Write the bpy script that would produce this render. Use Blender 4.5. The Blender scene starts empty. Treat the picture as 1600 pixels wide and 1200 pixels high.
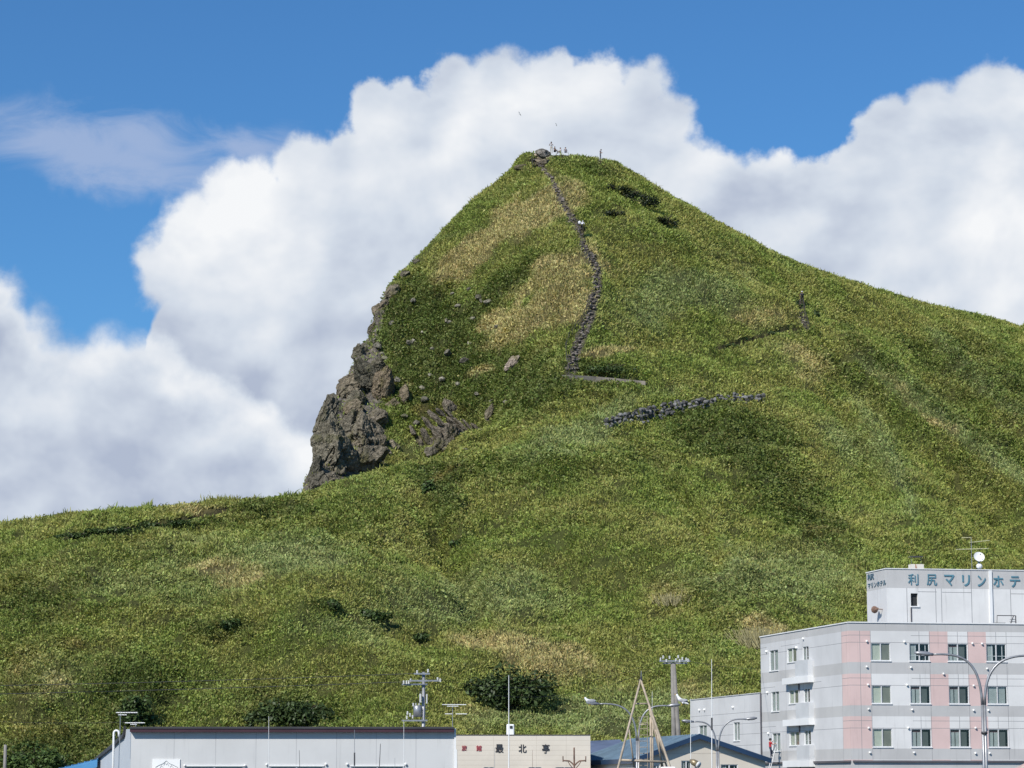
import bpy, math, random
import numpy as np
from math import radians as R, sin, cos, tan, pi, atan2, asin, sqrt
from mathutils import Vector, Matrix
from mathutils.bvhtree import BVHTree

sc = bpy.context.scene
rng = np.random.default_rng(7)
random.seed(7)

# ------------------------------------------------------------------ camera
FPX = 4000.0                       # focal length in photo pixels (1600 wide)
CAM = Vector((0.0, 0.0, 2.5))
HOR = 1222.0                       # photo row of the horizon
PITCH = math.atan((HOR - 600.0) / FPX)
cd = bpy.data.cameras.new("camera")
cam = bpy.data.objects.new("camera", cd)
sc.collection.objects.link(cam)
cd.sensor_width = 36.0
cd.lens = 36.0 * FPX / 1600.0
cd.clip_start = 0.5
cd.clip_end = 20000.0
cam.location = CAM
cam.rotation_euler = (R(90) + PITCH, 0, 0)
sc.camera = cam
CP, SP = cos(PITCH), sin(PITCH)

# ------------------------------------------------------------------ exposure and light
sc.view_settings.view_transform = 'Standard'
sc.view_settings.look = 'None'
sc.view_settings.gamma = 1.0
sc.view_settings.exposure = 0.35
try:
    sc.view_settings.use_curve_mapping = False
    sc.cycles.use_denoising = True
    sc.cycles.max_bounces = 6
    sc.cycles.diffuse_bounces = 3
    sc.cycles.transparent_max_bounces = 12
except Exception:
    pass
SUN_EL, SUN_LEFT = R(41), R(36)     # elevation; how far to the left of straight behind the camera
sl = bpy.data.lights.new("sun", 'SUN')
sl.energy = 4.0
sl.angle = R(0.55)
sl.color = (1.0, 0.955, 0.88)
sun = bpy.data.objects.new("sun", sl)
sc.collection.objects.link(sun)
to_sun = Vector((-sin(SUN_LEFT) * cos(SUN_EL), -cos(SUN_LEFT) * cos(SUN_EL), sin(SUN_EL)))
sun.rotation_euler = to_sun.to_track_quat('Z', 'Y').to_euler()
sun.location = (-60, -60, 120)


class NT:
    """tiny expression helper for shader node trees"""
    def __init__(s, tree):
        s.t = tree
        s.t.nodes.clear()

    def n(s, kind, **kw):
        nd = s.t.nodes.new(kind)
        for k, v in kw.items():
            if k.startswith('i_'):
                key = k[2:]
                key = int(key) if key.isdigit() else key.replace('_', ' ')
                s.put(nd.inputs[key], v)
            else:
                setattr(nd, k, v)
        return nd

    def put(s, sock, v):
        if isinstance(v, bpy.types.NodeSocket):
            s.t.links.new(v, sock)
        elif v is not None:
            sock.default_value = v

    def m(s, op, a, b=None, c=None, clamp=False):
        nd = s.t.nodes.new('ShaderNodeMath')
        nd.operation = op
        nd.use_clamp = clamp
        for i, v in enumerate((a, b, c)):
            if v is not None:
                s.put(nd.inputs[i], v)
        return nd.outputs[0]

    def sm(s, x, lo, hi, a=0.0, b=1.0):
        nd = s.t.nodes.new('ShaderNodeMapRange')
        nd.interpolation_type = 'SMOOTHSTEP'
        for i, v in enumerate((x, lo, hi, a, b)):
            s.put(nd.inputs[i], v)
        return nd.outputs[0]

    def noise(s, vec, scale, detail=4.0, rough=0.55, dist=0.0, out=0):
        nd = s.n('ShaderNodeTexNoise', i_Vector=vec, i_Scale=scale, i_Detail=detail, i_Roughness=rough, i_Distortion=dist)
        return nd.outputs[out]

    def mix(s, f, a, b, kind='MIX'):
        nd = s.t.nodes.new('ShaderNodeMix')
        nd.data_type = 'RGBA'
        nd.blend_type = kind
        s.put(nd.inputs[0], f)
        s.put(nd.inputs[6], a)
        s.put(nd.inputs[7], b)
        return nd.outputs[2]


def px_dir(px, py):
    u, v = (px - 800.0) / FPX, (600.0 - py) / FPX
    return u, CP - v * SP, SP + v * CP


def azel(px, py):
    x, y, z = px_dir(px, py)
    return math.degrees(atan2(x, y)), math.degrees(atan2(z, sqrt(x * x + y * y)))


# ------------------------------------------------------------------ sky with cumulus
world = bpy.data.worlds.new("World")
sc.world = world
world.use_nodes = True
W = NT(world.node_tree)
geo = W.n('ShaderNodeTexCoord')
dirv = geo.outputs['Generated']
sky = W.n('ShaderNodeTexSky', sky_type='NISHITA', sun_disc=False, sun_elevation=SUN_EL,
          sun_rotation=pi + SUN_LEFT, altitude=0.0, air_density=1.0, dust_density=0.25, ozone_density=2.2)
sep = W.n('ShaderNodeSeparateXYZ', i_0=dirv)
DX, DY, DZ = sep.outputs
az = W.m('MULTIPLY', W.m('ARCTAN2', DX, DY), 57.29578)
el = W.m('MULTIPLY', W.m('ARCSINE', DZ), 57.29578)
# warp of the direction for ragged outlines
wn = W.noise(dirv, 26.0, 3.0, 0.6, out=1)
wsep = W.n('ShaderNodeSeparateXYZ', i_0=wn)
AZ_LO, AZ_HI = -20.0, 20.0


def height_curve(points, default):
    nd = W.t.nodes.new('ShaderNodeFloatCurve')
    c = nd.mapping.curves[0]
    pts = []
    for px, py in points:
        a, e = azel(px, py)
        pts.append(((a - AZ_LO) / (AZ_HI - AZ_LO), e / 20.0))
    pts = [(0.0, default / 20.0), (0.06, default * 1.1 / 20.0)] + pts + [(0.96, (default + 1.0) / 20.0), (1.0, default / 20.0)]
    c.points[0].location = pts[0]
    c.points[1].location = pts[-1]
    for p in pts[1:-1]:
        c.points.new(*p)
    for p in c.points:
        p.handle_type = 'VECTOR' if False else 'AUTO_CLAMPED'
    nd.mapping.update()
    return nd


def curve_eval(nd, a):
    x = W.m('DIVIDE', W.m('SUBTRACT', a, AZ_LO), AZ_HI - AZ_LO)
    nd.inputs['Factor'].default_value = 1.0
    W.put(nd.inputs['Value'], x)
    return W.m('MULTIPLY', nd.outputs[0], 20.0)


az_w = W.m('ADD', az, W.m('MULTIPLY', W.m('SUBTRACT', wsep.outputs[0], 0.5), 1.0))
el_w = W.m('ADD', el, W.m('MULTIPLY', W.m('SUBTRACT', wsep.outputs[1], 0.5), 0.5))


# rounded cauliflower lobes (cell noise at two scales) push the outline up and down
def lobes(scale, seed, vec=None):
    mp = W.n('ShaderNodeMapping', i_Vector=vec or dirv, i_Location=(seed, seed * 0.7, 0), i_Scale=(scale, scale, scale * 1.2))
    v = W.n('ShaderNodeTexVoronoi', feature='SMOOTH_F1', i_Vector=mp.outputs[0], i_Scale=1.0)
    W.put(v.inputs['Smoothness'], 0.55)
    return W.m('SUBTRACT', 0.5, v.outputs['Distance'])


warp = W.n('ShaderNodeVectorMath', operation='ADD', i_0=dirv,
           i_1=W.n('ShaderNodeVectorMath', operation='SCALE', i_0=W.noise(dirv, 60.0, 3.0, 0.6, out=1), i_Scale=0.012).outputs[0]).outputs[0]
l1 = lobes(36.0, 1.3, warp)
l2 = lobes(85.0, 4.1, warp)
fine = W.m('SUBTRACT', W.noise(dirv, 170.0, 5.0, 0.6), 0.5)
puff = W.m('ADD', W.m('MULTIPLY', l1, 0.40), W.m('ADD', W.m('MULTIPLY', l2, 0.28), W.m('MULTIPLY', fine, 0.42)))
back = height_curve([(-260, 700), (60, 720), (190, 660), (225, 560), (250, 470), (290, 395), (340, 335), (400, 275), (460, 242), (545, 235),
                     (600, 205), (650, 165), (700, 135), (760, 112), (830, 100), (900, 104), (960, 116), (1010, 130), (1045, 165), (1085, 205), (1130, 222), (1200, 240),
                     (1270, 246), (1330, 222), (1390, 186), (1440, 152), (1500, 130), (1560, 120), (1620, 110), (1750, 70), (1850, 150), (1960, 330), (2060, 480)], 5.0)
low = height_curve([(-260, 360), (-60, 420), (0, 430), (35, 448), (60, 485), (100, 512), (150, 522), (205, 515), (245, 530), (275, 565),
                    (315, 570), (380, 590), (440, 640), (520, 680), (900, 680), (1500, 680)], 5.0)


def blob(px, py, r):
    a, e = azel(px, py)
    s_ = FPX * R(1.0)
    gx, gy = W.m('SUBTRACT', az_w, a), W.m('SUBTRACT', el_w, e)
    return W.m('SUBTRACT', r / s_, W.m('SQRT', W.m('ADD', W.m('MULTIPLY', gx, gx), W.m('MULTIPLY', gy, gy))))


def union(items):
    f = items[0]
    for g in items[1:]:
        f = W.m('SMOOTH_MAX', f, g, 0.22)
    return f


B_BIG = [(271, 430, 75), (314, 365, 75), (386, 310, 85), (466, 265, 70), (541, 252, 55), (596, 185, 66), (636, 168, 50), (708, 140, 66),
         (786, 138, 72), (856, 140, 74), (941, 145, 66), (1001, 148, 62), (1036, 195, 60), (1396, 205, 60), (1466, 175, 66), (1556, 155, 75)]
B_LOW = [(-5, 470, 62), (50, 530, 62), (110, 575, 66), (175, 572, 68), (235, 575, 68)]
d_back = W.m('ADD', union([W.m('SUBTRACT', curve_eval(back, az_w), el)] + [blob(*q) for q in B_BIG]), W.m('SUBTRACT', puff, 0.06))
d_low = W.m('ADD', union([W.m('SUBTRACT', curve_eval(low, az_w), el)] + [blob(*q) for q in B_LOW]), W.m('SUBTRACT', puff, 0.06))
soft_n = W.sm(W.noise(dirv, 9.0, 2.0, 0.5), 0.35, 0.65, 0.10, 0.38)
m_back = W.sm(d_back, -0.06, soft_n)
m_low = W.sm(d_low, -0.08, W.m('ADD', soft_n, 0.28))
# high thin veil at the left
a0, e0 = azel(170, 245)
big = W.m('SUBTRACT', W.noise(dirv, 14.0, 5.0, 0.5), 0.5)
vx = W.m('DIVIDE', W.m('SUBTRACT', az, a0), 3.4)
slope = W.m('MULTIPLY', W.m('SUBTRACT', az, a0), -0.14)
vy = W.m('DIVIDE', W.m('SUBTRACT', W.m('SUBTRACT', el, e0), slope), 0.95)
rr = W.m('SQRT', W.m('ADD', W.m('MULTIPLY', vx, vx), W.m('MULTIPLY', vy, vy)))
v2x = W.m('DIVIDE', W.m('SUBTRACT', az_w, azel(205, 215)[0]), 1.25)
v2y = W.m('DIVIDE', W.m('SUBTRACT', el_w, azel(205, 215)[1]), 0.75)
r2 = W.m('SQRT', W.m('ADD', W.m('MULTIPLY', v2x, v2x), W.m('MULTIPLY', v2y, v2y)))
r3x = W.m('DIVIDE', W.m('SUBTRACT', az_w, azel(400, 215)[0]), 1.8)
r3y = W.m('DIVIDE', W.m('SUBTRACT', el_w, azel(400, 228)[1]), 0.55)
r3 = W.m('ADD', W.m('SQRT', W.m('ADD', W.m('MULTIPLY', r3x, r3x), W.m('MULTIPLY', r3y, r3y))), 0.25)
rr = W.m('SMOOTH_MIN', W.m('SMOOTH_MIN', rr, r2, 0.4), r3, 0.3)
wisp = W.noise(W.n('ShaderNodeMapping', i_Vector=dirv, i_Scale=(1, 1, 2.2)).outputs[0], 24.0, 6.0, 0.6, 0.8)
m_veil = W.m('MULTIPLY', W.sm(W.m('ADD', rr, W.m('MULTIPLY', W.m('SUBTRACT', wisp, 0.5), -2.0)), 1.25, 0.2), 0.72)
m_cloud = W.m('MAXIMUM', m_back, m_low)
# brightness of the cloud masses: sunlit folds, greyer bases and rims
mpb = W.n('ShaderNodeMapping', i_Vector=dirv, i_Location=(0.31, 0.2, 0.11), i_Scale=(1, 1, 1.3))
f1 = W.noise(mpb.outputs[0], 11.0, 5.0, 0.5, 0.15)
mpc = W.n('ShaderNodeMapping', i_Vector=dirv, i_Location=(0.302, 0.2, 0.118), i_Scale=(1, 1, 1.3))
f2 = W.noise(mpc.outputs[0], 11.0, 5.0, 0.5, 0.15)
relief = W.m('MULTIPLY', W.m('SUBTRACT', f1, f2), 2.6)
off_ = W.n('ShaderNodeVectorMath', operation='ADD', i_0=warp, i_1=(0.006, 0.0, -0.008)).outputs[0]
relief = W.m('ADD', relief, W.m('MULTIPLY', W.m('SUBTRACT', l1, lobes(36.0, 1.3, off_)), 0.45))
base_fall = W.sm(el, azel(800, 780)[1], azel(800, 330)[1])
# left mass is brightest around px 340, py 350 and right mass around px 1560, py 500
def glow(px, py, rx, ry):
    a, e = azel(px, py)
    gx = W.m('DIVIDE', W.m('SUBTRACT', az, a), rx)
    gy = W.m('DIVIDE', W.m('SUBTRACT', el, e), ry)
    return W.sm(W.m('SQRT', W.m('ADD', W.m('MULTIPLY', gx, gx), W.m('MULTIPLY', gy, gy))), 1.0, 0.0)
g1 = glow(370, 360, 3.2, 3.6)
g2 = glow(1580, 420, 2.4, 4.5)
g3 = glow(820, 150, 5.0, 1.8)
g4 = glow(150, 590, 2.6, 1.5)
bright = W.m('ADD', W.m('MULTIPLY', base_fall, 0.30), W.m('MULTIPLY', W.m('SUBTRACT', f1, 0.5), 0.7))
bright = W.m('ADD', bright, W.m('ADD', W.m('MULTIPLY', g1, 0.42), W.m('MULTIPLY', g2, 0.38)))
bright = W.m('ADD', bright, W.m('ADD', W.m('MULTIPLY', g3, 0.22), W.m('MULTIPLY', g4, 0.35)))
bright = W.m('ADD', bright, relief)
bright = W.m('SUBTRACT', bright, W.m('MULTIPLY', W.sm(d_low, -1.3, 0.1), W.m('MULTIPLY', W.m('SUBTRACT', 1.0, m_low), 0.22)))
b_low = W.m('ADD', W.m('ADD', W.sm(d_low, 1.6, 0.05, -0.06, 0.62), relief), W.m('ADD', W.m('MULTIPLY', W.m('SUBTRACT', f1, 0.5), 0.7), 0.10))
bright = W.m('ADD', W.m('MULTIPLY', W.m('SUBTRACT', 1.0, m_low), bright), W.m('MULTIPLY', m_low, b_low))
bright = W.m('ADD', bright, 0.19, clamp=True)
ramp = W.n('ShaderNodeValToRGB', i_Fac=bright)
cr = ramp.color_ramp
cr.elements[0].position = 0.0
cr.elements[0].color = (0.43, 0.49, 0.62, 1)
cr.elements[1].position = 1.0
cr.elements[1].color = (0.90, 0.915, 0.935, 1)
e_ = cr.elements.new(0.45)
e_.color = (0.64, 0.70, 0.79, 1)
cloud_bg = W.n('ShaderNodeBackground', i_Color=ramp.outputs[0], i_Strength=0.80)
veil_bg = W.n('ShaderNodeBackground', i_Color=(0.33, 0.40, 0.56, 1), i_Strength=1.0)
tint = W.mix(1.0, sky.outputs[0], (0.52, 1.0, 1.44, 1), 'MULTIPLY')
sky_bg = W.n('ShaderNodeBackground', i_Color=tint, i_Strength=0.062)
mx1 = W.n('ShaderNodeMixShader', i_0=m_veil, i_1=sky_bg.outputs[0], i_2=veil_bg.outputs[0])
mx2 = W.n('ShaderNodeMixShader', i_0=m_cloud, i_1=mx1.outputs[0], i_2=cloud_bg.outputs[0])
wout = W.n('ShaderNodeOutputWorld')
W.t.links.new(mx2.outputs[0], wout.inputs[0])
world.cycles.sampling_method = 'MANUAL'
world.cycles.sample_map_resolution = 512


# ------------------------------------------------------------------ numpy noise
def _h(ix, iy, iz, seed):
    h = (ix * 374761393 + iy * 668265263 + iz * 2147483647 + seed * 974634777) & 0xFFFFFFFF
    h = ((h ^ (h >> 13)) * 1274126177) & 0xFFFFFFFF
    h = ((h ^ (h >> 16)) * 2246822519) & 0xFFFFFFFF
    return ((h ^ (h >> 15)) & 0xFFFFFF) / float(0xFFFFFF)


def vnoise(x, y, z, seed=0):
    xi, yi, zi = np.floor(x).astype(np.int64), np.floor(y).astype(np.int64), np.floor(z).astype(np.int64)
    fx, fy, fz = x - xi, y - yi, z - zi
    fx, fy, fz = [f * f * (3 - 2 * f) for f in (fx, fy, fz)]
    r = 0
    for dx in (0, 1):
        wx = fx if dx else 1 - fx
        for dy in (0, 1):
            wy = fy if dy else 1 - fy
            for dz in (0, 1):
                wz = fz if dz else 1 - fz
                r = r + wx * wy * wz * _h(xi + dx, yi + dy, zi + dz, seed)
    return r


def fbm(x, y, z, seed=0, octs=4, gain=0.5):
    s, a, t = 0, 1.0, 0
    for o in range(octs):
        s = s + a * vnoise(x, y, z, seed + o * 17)
        t += a
        a *= gain
        x, y, z = x * 2.03 + 5.1, y * 2.03 + 1.7, z * 2.03 + 3.3
    return s / t


def smooth(x, lo, hi):
    t = np.clip((x - lo) / (hi - lo), 0, 1)
    return t * t * (3 - 2 * t)


def pchip(xk, yk, xq):
    """monotone cubic along the last axis of yk; xk (K,), yk (..., K), xq (M,) -> (..., M)"""
    h = np.diff(xk)
    d = np.diff(yk, axis=-1) / h
    m = np.zeros_like(yk)
    d0, d1 = d[..., :-1], d[..., 1:]
    w1, w2 = 2 * h[1:] + h[:-1], h[1:] + 2 * h[:-1]
    same = (d0 * d1) > 0
    with np.errstate(divide='ignore', invalid='ignore'):
        hm = (w1 + w2) / (w1 / d0 + w2 / d1)
    m[..., 1:-1] = np.where(same, hm, 0)
    m[..., 0], m[..., -1] = d[..., 0], d[..., -1]
    i = np.clip(np.searchsorted(xk, xq, side='right') - 1, 0, len(xk) - 2)
    t = (xq - xk[i]) / h[i]
    y0, y1, m0, m1, hh = yk[..., i], yk[..., i + 1], m[..., i], m[..., i + 1], h[i]
    return (y0 * (1 + 2 * t) * (1 - t) ** 2 + hh * m0 * t * (1 - t) ** 2 + y1 * t * t * (3 - 2 * t) - hh * m1 * t * t * (1 - t))


def z_at(py, Y):
    v = (600.0 - py) / FPX
    return CAM.z + Y * (SP + v * CP) / (CP - v * SP)


def x_at(px, Y, z):
    """world x so that the point (x, Y, z) stands in photo column px"""
    return (px - 800.0) / FPX * (Y * CP + (z - CAM.z) * SP)


def P(px, py, Y):
    z = z_at(py, Y)
    return Vector((x_at(px, Y, z), Y, z))


def proj(x, y, z):
    zz = z - CAM.z
    den = y * CP + zz * SP
    return 800.0 + FPX * x / den, 600.0 - FPX * (zz * CP - y * SP) / den


# ------------------------------------------------------------------ the headland: one surface, foot to summit and down its far side
K = [
    (-600, [(250, 1100), (285, 900), (293, 906), (303, 925), (315, 940)]),
    (0, [(252, 985), (285, 812), (293, 822), (303, 850), (315, 880)]),
    (240, [(250, 975), (287, 790), (295, 800), (305, 830), (317, 860)]),
    (400, [(250, 965), (293, 776), (301, 786), (310, 812), (320, 840)]),
    (468, [(251, 955), (298, 771), (306, 782), (314, 800), (322, 830)]),
    (486, [(252, 950), (300, 766), (310, 778), (318, 738), (325, 715)]),
    (500, [(252, 948), (300, 760), (311, 770), (322, 715), (330, 665)]),
    (540, [(254, 940), (304, 748), (316, 760), (335, 670), (350, 585)]),
    (600, [(257, 930), (310, 730), (322, 742), (345, 610), (370, 462)]),
    (660, [(260, 920), (315, 718), (327, 726), (350, 560), (380, 392)]),
    (740, [(264, 905), (320, 698), (330, 700), (352, 520), (388, 312)]),
    (800, [(267, 895), (322, 650), (331, 622), (350, 475), (395, 256)]),
    (862, [(270, 885), (325, 595), (333, 555), (348, 440), (400, 237)]),
    (950, [(272, 880), (326, 600), (335, 560), (352, 440), (402, 250)]),
    (1050, [(275, 875), (330, 610), (341, 562), (362, 440), (403, 305)]),
    (1250, [(278, 890), (338, 640), (350, 580), (375, 480), (405, 408)]),
    (1400, [(280, 900), (342, 670), (355, 620), (380, 530), (415, 455)]),
    (1600, [(280, 920), (345, 730), (360, 665), (385, 585), (430, 507)]),
    (2300, [(285, 1000), (350, 880), (365, 830), (390, 770), (440, 700)]),
]
SIL6 = [(474, 830), (488, 764), (497, 735), (505, 702), (511, 674), (521, 638), (539, 606), (553, 582), (563, 556), (584, 522), (590, 493), (606, 466),
        (620, 432), (650, 402), (680, 372), (700, 350), (720, 330), (750, 304), (780, 280), (800, 262), (812, 246), (822, 238), (850, 240),
        (880, 239), (910, 243), (940, 248), (962, 252), (985, 266), (1010, 281), (1050, 305), (1100, 333), (1150, 360), (1200, 388), (1250, 410),
        (1300, 428), (1350, 444), (1400, 459), (1450, 474), (1520, 488), (1560, 498), (1600, 511)]
SIL3 = [(0, 816), (60, 808), (110, 802), (150, 798), (240, 792), (330, 784), (400, 779), (440, 777), (470, 773), (486, 767), (510, 757),
        (540, 748), (580, 736), (600, 731), (650, 720), (700, 708), (740, 699)]
kx = np.array([k[0] for k in K], float)
NK = 9
YK = np.zeros((len(K), NK))
PK = np.zeros((len(K), NK))
for i, (px, kn) in enumerate(K):
    row = [(212, 1256), (228, 1165)] + kn
    for j, (Y, py) in enumerate(row):
        YK[i, j], PK[i, j] = Y, py
inner = np.concatenate([np.arange(440, 640, 1.3), np.arange(-60, 440, 2.6), np.arange(640, 1661, 2.3)])
outer = np.concatenate([np.linspace(-600, -62, 90), np.linspace(1665, 2300, 90)])
XS = np.unique(np.concatenate([inner, outer]))
YKd = np.stack([pchip(kx, YK[:, j], XS) for j in range(NK)], 1)
PKd = np.stack([pchip(kx, PK[:, j], XS) for j in range(NK)], 1)
s6 = np.array(SIL6, float)
s3 = np.array(SIL3, float)
in6 = (XS >= 468) & (XS <= 1600)
PKd[in6, 6] = np.interp(XS[in6], s6[:, 0], s6[:, 1])
in3 = (XS >= 0) & (XS <= 740)
PKd[in3, 3] = np.interp(XS[in3], s3[:, 0], s3[:, 1])
ZKd = np.zeros_like(PKd)
for j in range(7):
    ZKd[:, j] = z_at(PKd[:, j], YKd[:, j])
YKd[:, 7] = YKd[:, 6] + 30
ZKd[:, 7] = ZKd[:, 6] * 0.86
YKd[:, 8] = YKd[:, 6] + 130
ZKd[:, 8] = -3.0
ZKd[:, 0] = -0.8
rows = [(0, 1, 30), (1, 2, 110), (2, 3, 150), (3, 4, 30), (4, 5, 120), (5, 6, 120), (6, 7, 22), (7, 8, 16)]
S = np.concatenate([np.linspace(a, b, n, endpoint=False) for a, b, n in rows] + [np.array([8.0])])
sk = np.arange(NK, dtype=float)
GY = pchip(sk, YKd, S)
GZ = pchip(sk, ZKd, S)
GX = (XS[:, None] - 800.0) / FPX * (GY * CP + (GZ - CAM.z) * SP)
PX, PY = proj(GX, GY, GZ)
NC, NR = GX.shape
SS = np.broadcast_to(S[None, :], GX.shape)
VIS = SS < 6.3


def seg_dist(px, py, line):
    """distance to a polyline on the hillside, and on which side of it (positive = right / below)"""
    best = np.full(np.shape(px), 1e9)
    side = np.zeros(np.shape(px))
    for (x0, y0), (x1, y1) in zip(line[:-1], line[1:]):
        dx, dy = x1 - x0, y1 - y0
        L2 = dx * dx + dy * dy
        t = np.clip(((px - x0) * dx + (py - y0) * dy) / L2, 0, 1)
        ex, ey = px - (x0 + t * dx), py - (y0 + t * dy)
        d = np.sqrt(ex * ex + ey * ey)
        sg = np.sign(-(ex * dy - ey * dx))
        m = d < best
        best = np.where(m, d, best)
        side = np.where(m, sg, side)
    return best, side


def ell(px, py, cx, cy, rx, ry, ang=0.0, soft=0.55):
    a = R(ang)
    x, y = px - cx, -(py - cy)
    u, v = x * cos(a) + y * sin(a), -x * sin(a) + y * cos(a)
    r = np.sqrt((u / rx) ** 2 + (v / ry) ** 2)
    return 1 - smooth(r, 1 - soft, 1 + soft)


STAIR = [(836, 250), (846, 262), (860, 278), (868, 295), (878, 315), (888, 335), (899, 352), (906, 368), (912, 390), (924, 402), (932, 425),
         (933, 450), (926, 470), (923, 490), (912, 515), (904, 535), (897, 555), (893, 578)]
TERRACE = [(878, 590), (905, 590), (940, 593), (975, 596), (1008, 600)]
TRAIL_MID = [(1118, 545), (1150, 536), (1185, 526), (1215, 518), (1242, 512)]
STAIR_MID = [(1248, 470), (1250, 485), (1254, 500), (1258, 512)]
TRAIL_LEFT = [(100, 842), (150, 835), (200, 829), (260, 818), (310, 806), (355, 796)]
TRAIL_LOW = [(920, 692), (955, 686), (985, 678), (1010, 670)]
RIDGE1 = [(1265, 505), (1300, 540), (1360, 590), (1420, 640), (1500, 700), (1600, 770), (1700, 850)]
RIDGE2 = [(1390, 470), (1440, 520), (1500, 590), (1560, 645), (1640, 700)]
FOLD1 = [(1290, 560), (1320, 610), (1370, 700), (1420, 800)]
FOLD2 = [(640, 740), (700, 800), (750, 870), (780, 960), (790, 1010)]
FOLD3 = [(960, 655), (1040, 700), (1100, 770), (1130, 860), (1160, 960)]
SPUR = [(862, 262), (905, 350), (920, 400), (930, 470), (905, 545), (870, 600), (800, 655), (740, 700)]


def rock_mask(px, py, S_):
    """where the bare cliff shows"""
    up = S_ > 3.6
    cliff = smooth(py, 500, 560) * (1 - smooth(px, 588, 606)) * smooth(px, 470, 480)
    edge_x = np.interp(py, s6[:14, 1][::-1], s6[:14, 0][::-1])
    rim = (1 - smooth(px - edge_x, 5, 16)) * smooth(py, 420, 470)
    low = ell(px, py, 702, 680, 30, 18, 20, 0.35)
    m = np.maximum(np.maximum(cliff, rim * 0.9), low * 0.75)
    return m * up


def patchwork(px, py, x, y, z):
    """returns dryness, leafiness (dark broad-leaved scrub), paleness (blue-green bamboo grass), redness; ridge light and shade are added to leafiness and paleness"""
    n1 = fbm(x / 9, y / 9, z / 9, 3, 4) - 0.5
    n2 = fbm(x / 3.0, y / 3.0, z / 3.0, 11, 3) - 0.5
    n3 = fbm(x / 26, y / 40, z / 18, 19, 3) - 0.5
    wx = (fbm(x / 11, y / 11, z / 11, 301, 3) - 0.5) * 120 + (fbm(x / 2.2, y / 2.2, z / 2.2, 303, 2) - 0.5) * 46
    wy = (fbm(x / 9, y / 9, z / 9, 305, 3) - 0.5) * 70 + (fbm(x / 2.0, y / 2.0, z / 2.0, 307, 2) - 0.5) * 30
    def e(px_, py_, cx, cy, rx, ry, ang=0.0):
        k = min(1.0, rx / 70.0)
        return ell(px_ + wx * k, py_ + wy * min(k, max(0.25, ry / 40.0)), cx, cy, rx, ry, ang, 0.8)
    dry = 0.10 + 0.9 * n1
    for a in [(800, 345, 95, 26, 24, 1.25), (715, 405, 62, 22, 32, 1.2), (868, 465, 72, 30, 42, 1.2), (800, 515, 52, 17, 38, 1.3), (890, 405, 40, 12, 30, 0.9),
              (745, 581, 22, 7, 18, 1.5), (640, 610, 12, 24, 0, 0.5), (1200, 500, 60, 20, 8, 0.8), (1260, 560, 60, 26, -20, 0.75), (1140, 470, 90, 16, 4, 0.35), (930, 553, 44, 7, 8, 0.9),
              (960, 545, 40, 8, 5, 0.7), (380, 905, 62, 26, -10, 0.95), (300, 795, 55, 9, 4, 0.95), (860, 1035, 90, 30, -12, 1.0), (760, 1000, 60, 14, -5, 0.8), (1188, 990, 38, 26, 0, 1.3),
              (1050, 925, 36, 22, 0, 0.7), (740, 1110, 60, 26, 0, 0.5), (60, 1070, 90, 50, 0, 0.55), (500, 870, 60, 20, -10, 0.35), (1000, 430, 60, 22, 0, 0.4),
              (900, 290, 60, 14, 0, 0.5), (1150, 345, 110, 14, -32, 0.55), (1480, 500, 200, 14, -13, 0.35), (1560, 700, 60, 12, -40, 0.4), (1430, 640, 110, 9, -40, 0.85), (100, 940, 120, 50, 0, 0.25),
              (1230, 1130, 60, 40, 0, 0.3), (1110, 1090, 60, 25, 0, 0.6), (560, 1060, 160, 30, 0, 0.2), (835, 380, 80, 60, 30, 0.35)]:
        dry = dry + a[5] * e(px, py, a[0], a[1], a[2], a[3], a[4]) * (1 + 1.1 * n2)
    leaf = 0.15 + 0.9 * n3
    for a in [(680, 560, 95, 90, 30, 1.1), (640, 480, 50, 45, 40, 0.9), (780, 470, 110, 20, 38, 0.95), (830, 600, 60, 40, 30, 0.8), (800, 300, 40, 12, 40, 0.5), (1160, 680, 110, 34, -8, 0.75),
              (1210, 740, 120, 34, -38, 0.75), (1280, 825, 70, 22, -20, 0.6), (950, 575, 45, 8, -4, 1.2), (1540, 560, 90, 40, -30, 0.8), (1590, 640, 40, 40, 0, 0.7), (930, 265, 60, 10, -12, 0.8),
              (1000, 312, 40, 10, -25, 0.6), (680, 770, 40, 26, -60, 0.8), (760, 740, 120, 26, 0, 0.5), (950, 720, 120, 25, 0, 0.5), (510, 945, 20, 8, 0, 0.9), (350, 985, 60, 14, 0, 0.6),
              (230, 830, 110, 8, 6, 0.9), (420, 790, 60, 18, 0, 0.7), (60, 950, 70, 30, 0, 0.5), (200, 1100, 40, 60, 0, 0.7), (80, 1180, 90, 30, 0, 0.9), (800, 1075, 80, 30, 0, 0.8), (460, 1110, 70, 30, 0, 0.8),
              (1000, 1060, 60, 20, 0, 0.4), (1380, 560, 120, 12, -42, 0.6), (1500, 660, 90, 12, -40, 0.7), (1240, 520, 30, 12, 10, 0.5), (1080, 390, 90, 16, -10, 0.6), (850, 820, 140, 40, 0, 0.3),
              (690, 990, 60, 10, 0, 0.4), (980, 1000, 90, 14, 0, 0.4), (1140, 940, 90, 60, 0, 0.35), (930, 605, 90, 14, 0, 0.6), (90, 1010, 190, 150, 0, 0.30), (300, 1120, 300, 50, 0, 0.22), (600, 830, 160, 60, 0, 0.22)]:
        leaf = leaf + a[5] * e(px, py, a[0], a[1], a[2], a[3], a[4]) * (1 + 0.9 * n2)
    pale = 0.25 + 1.0 * (fbm(x / 14, y / 14, z / 14, 31, 3) - 0.5)
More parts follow.
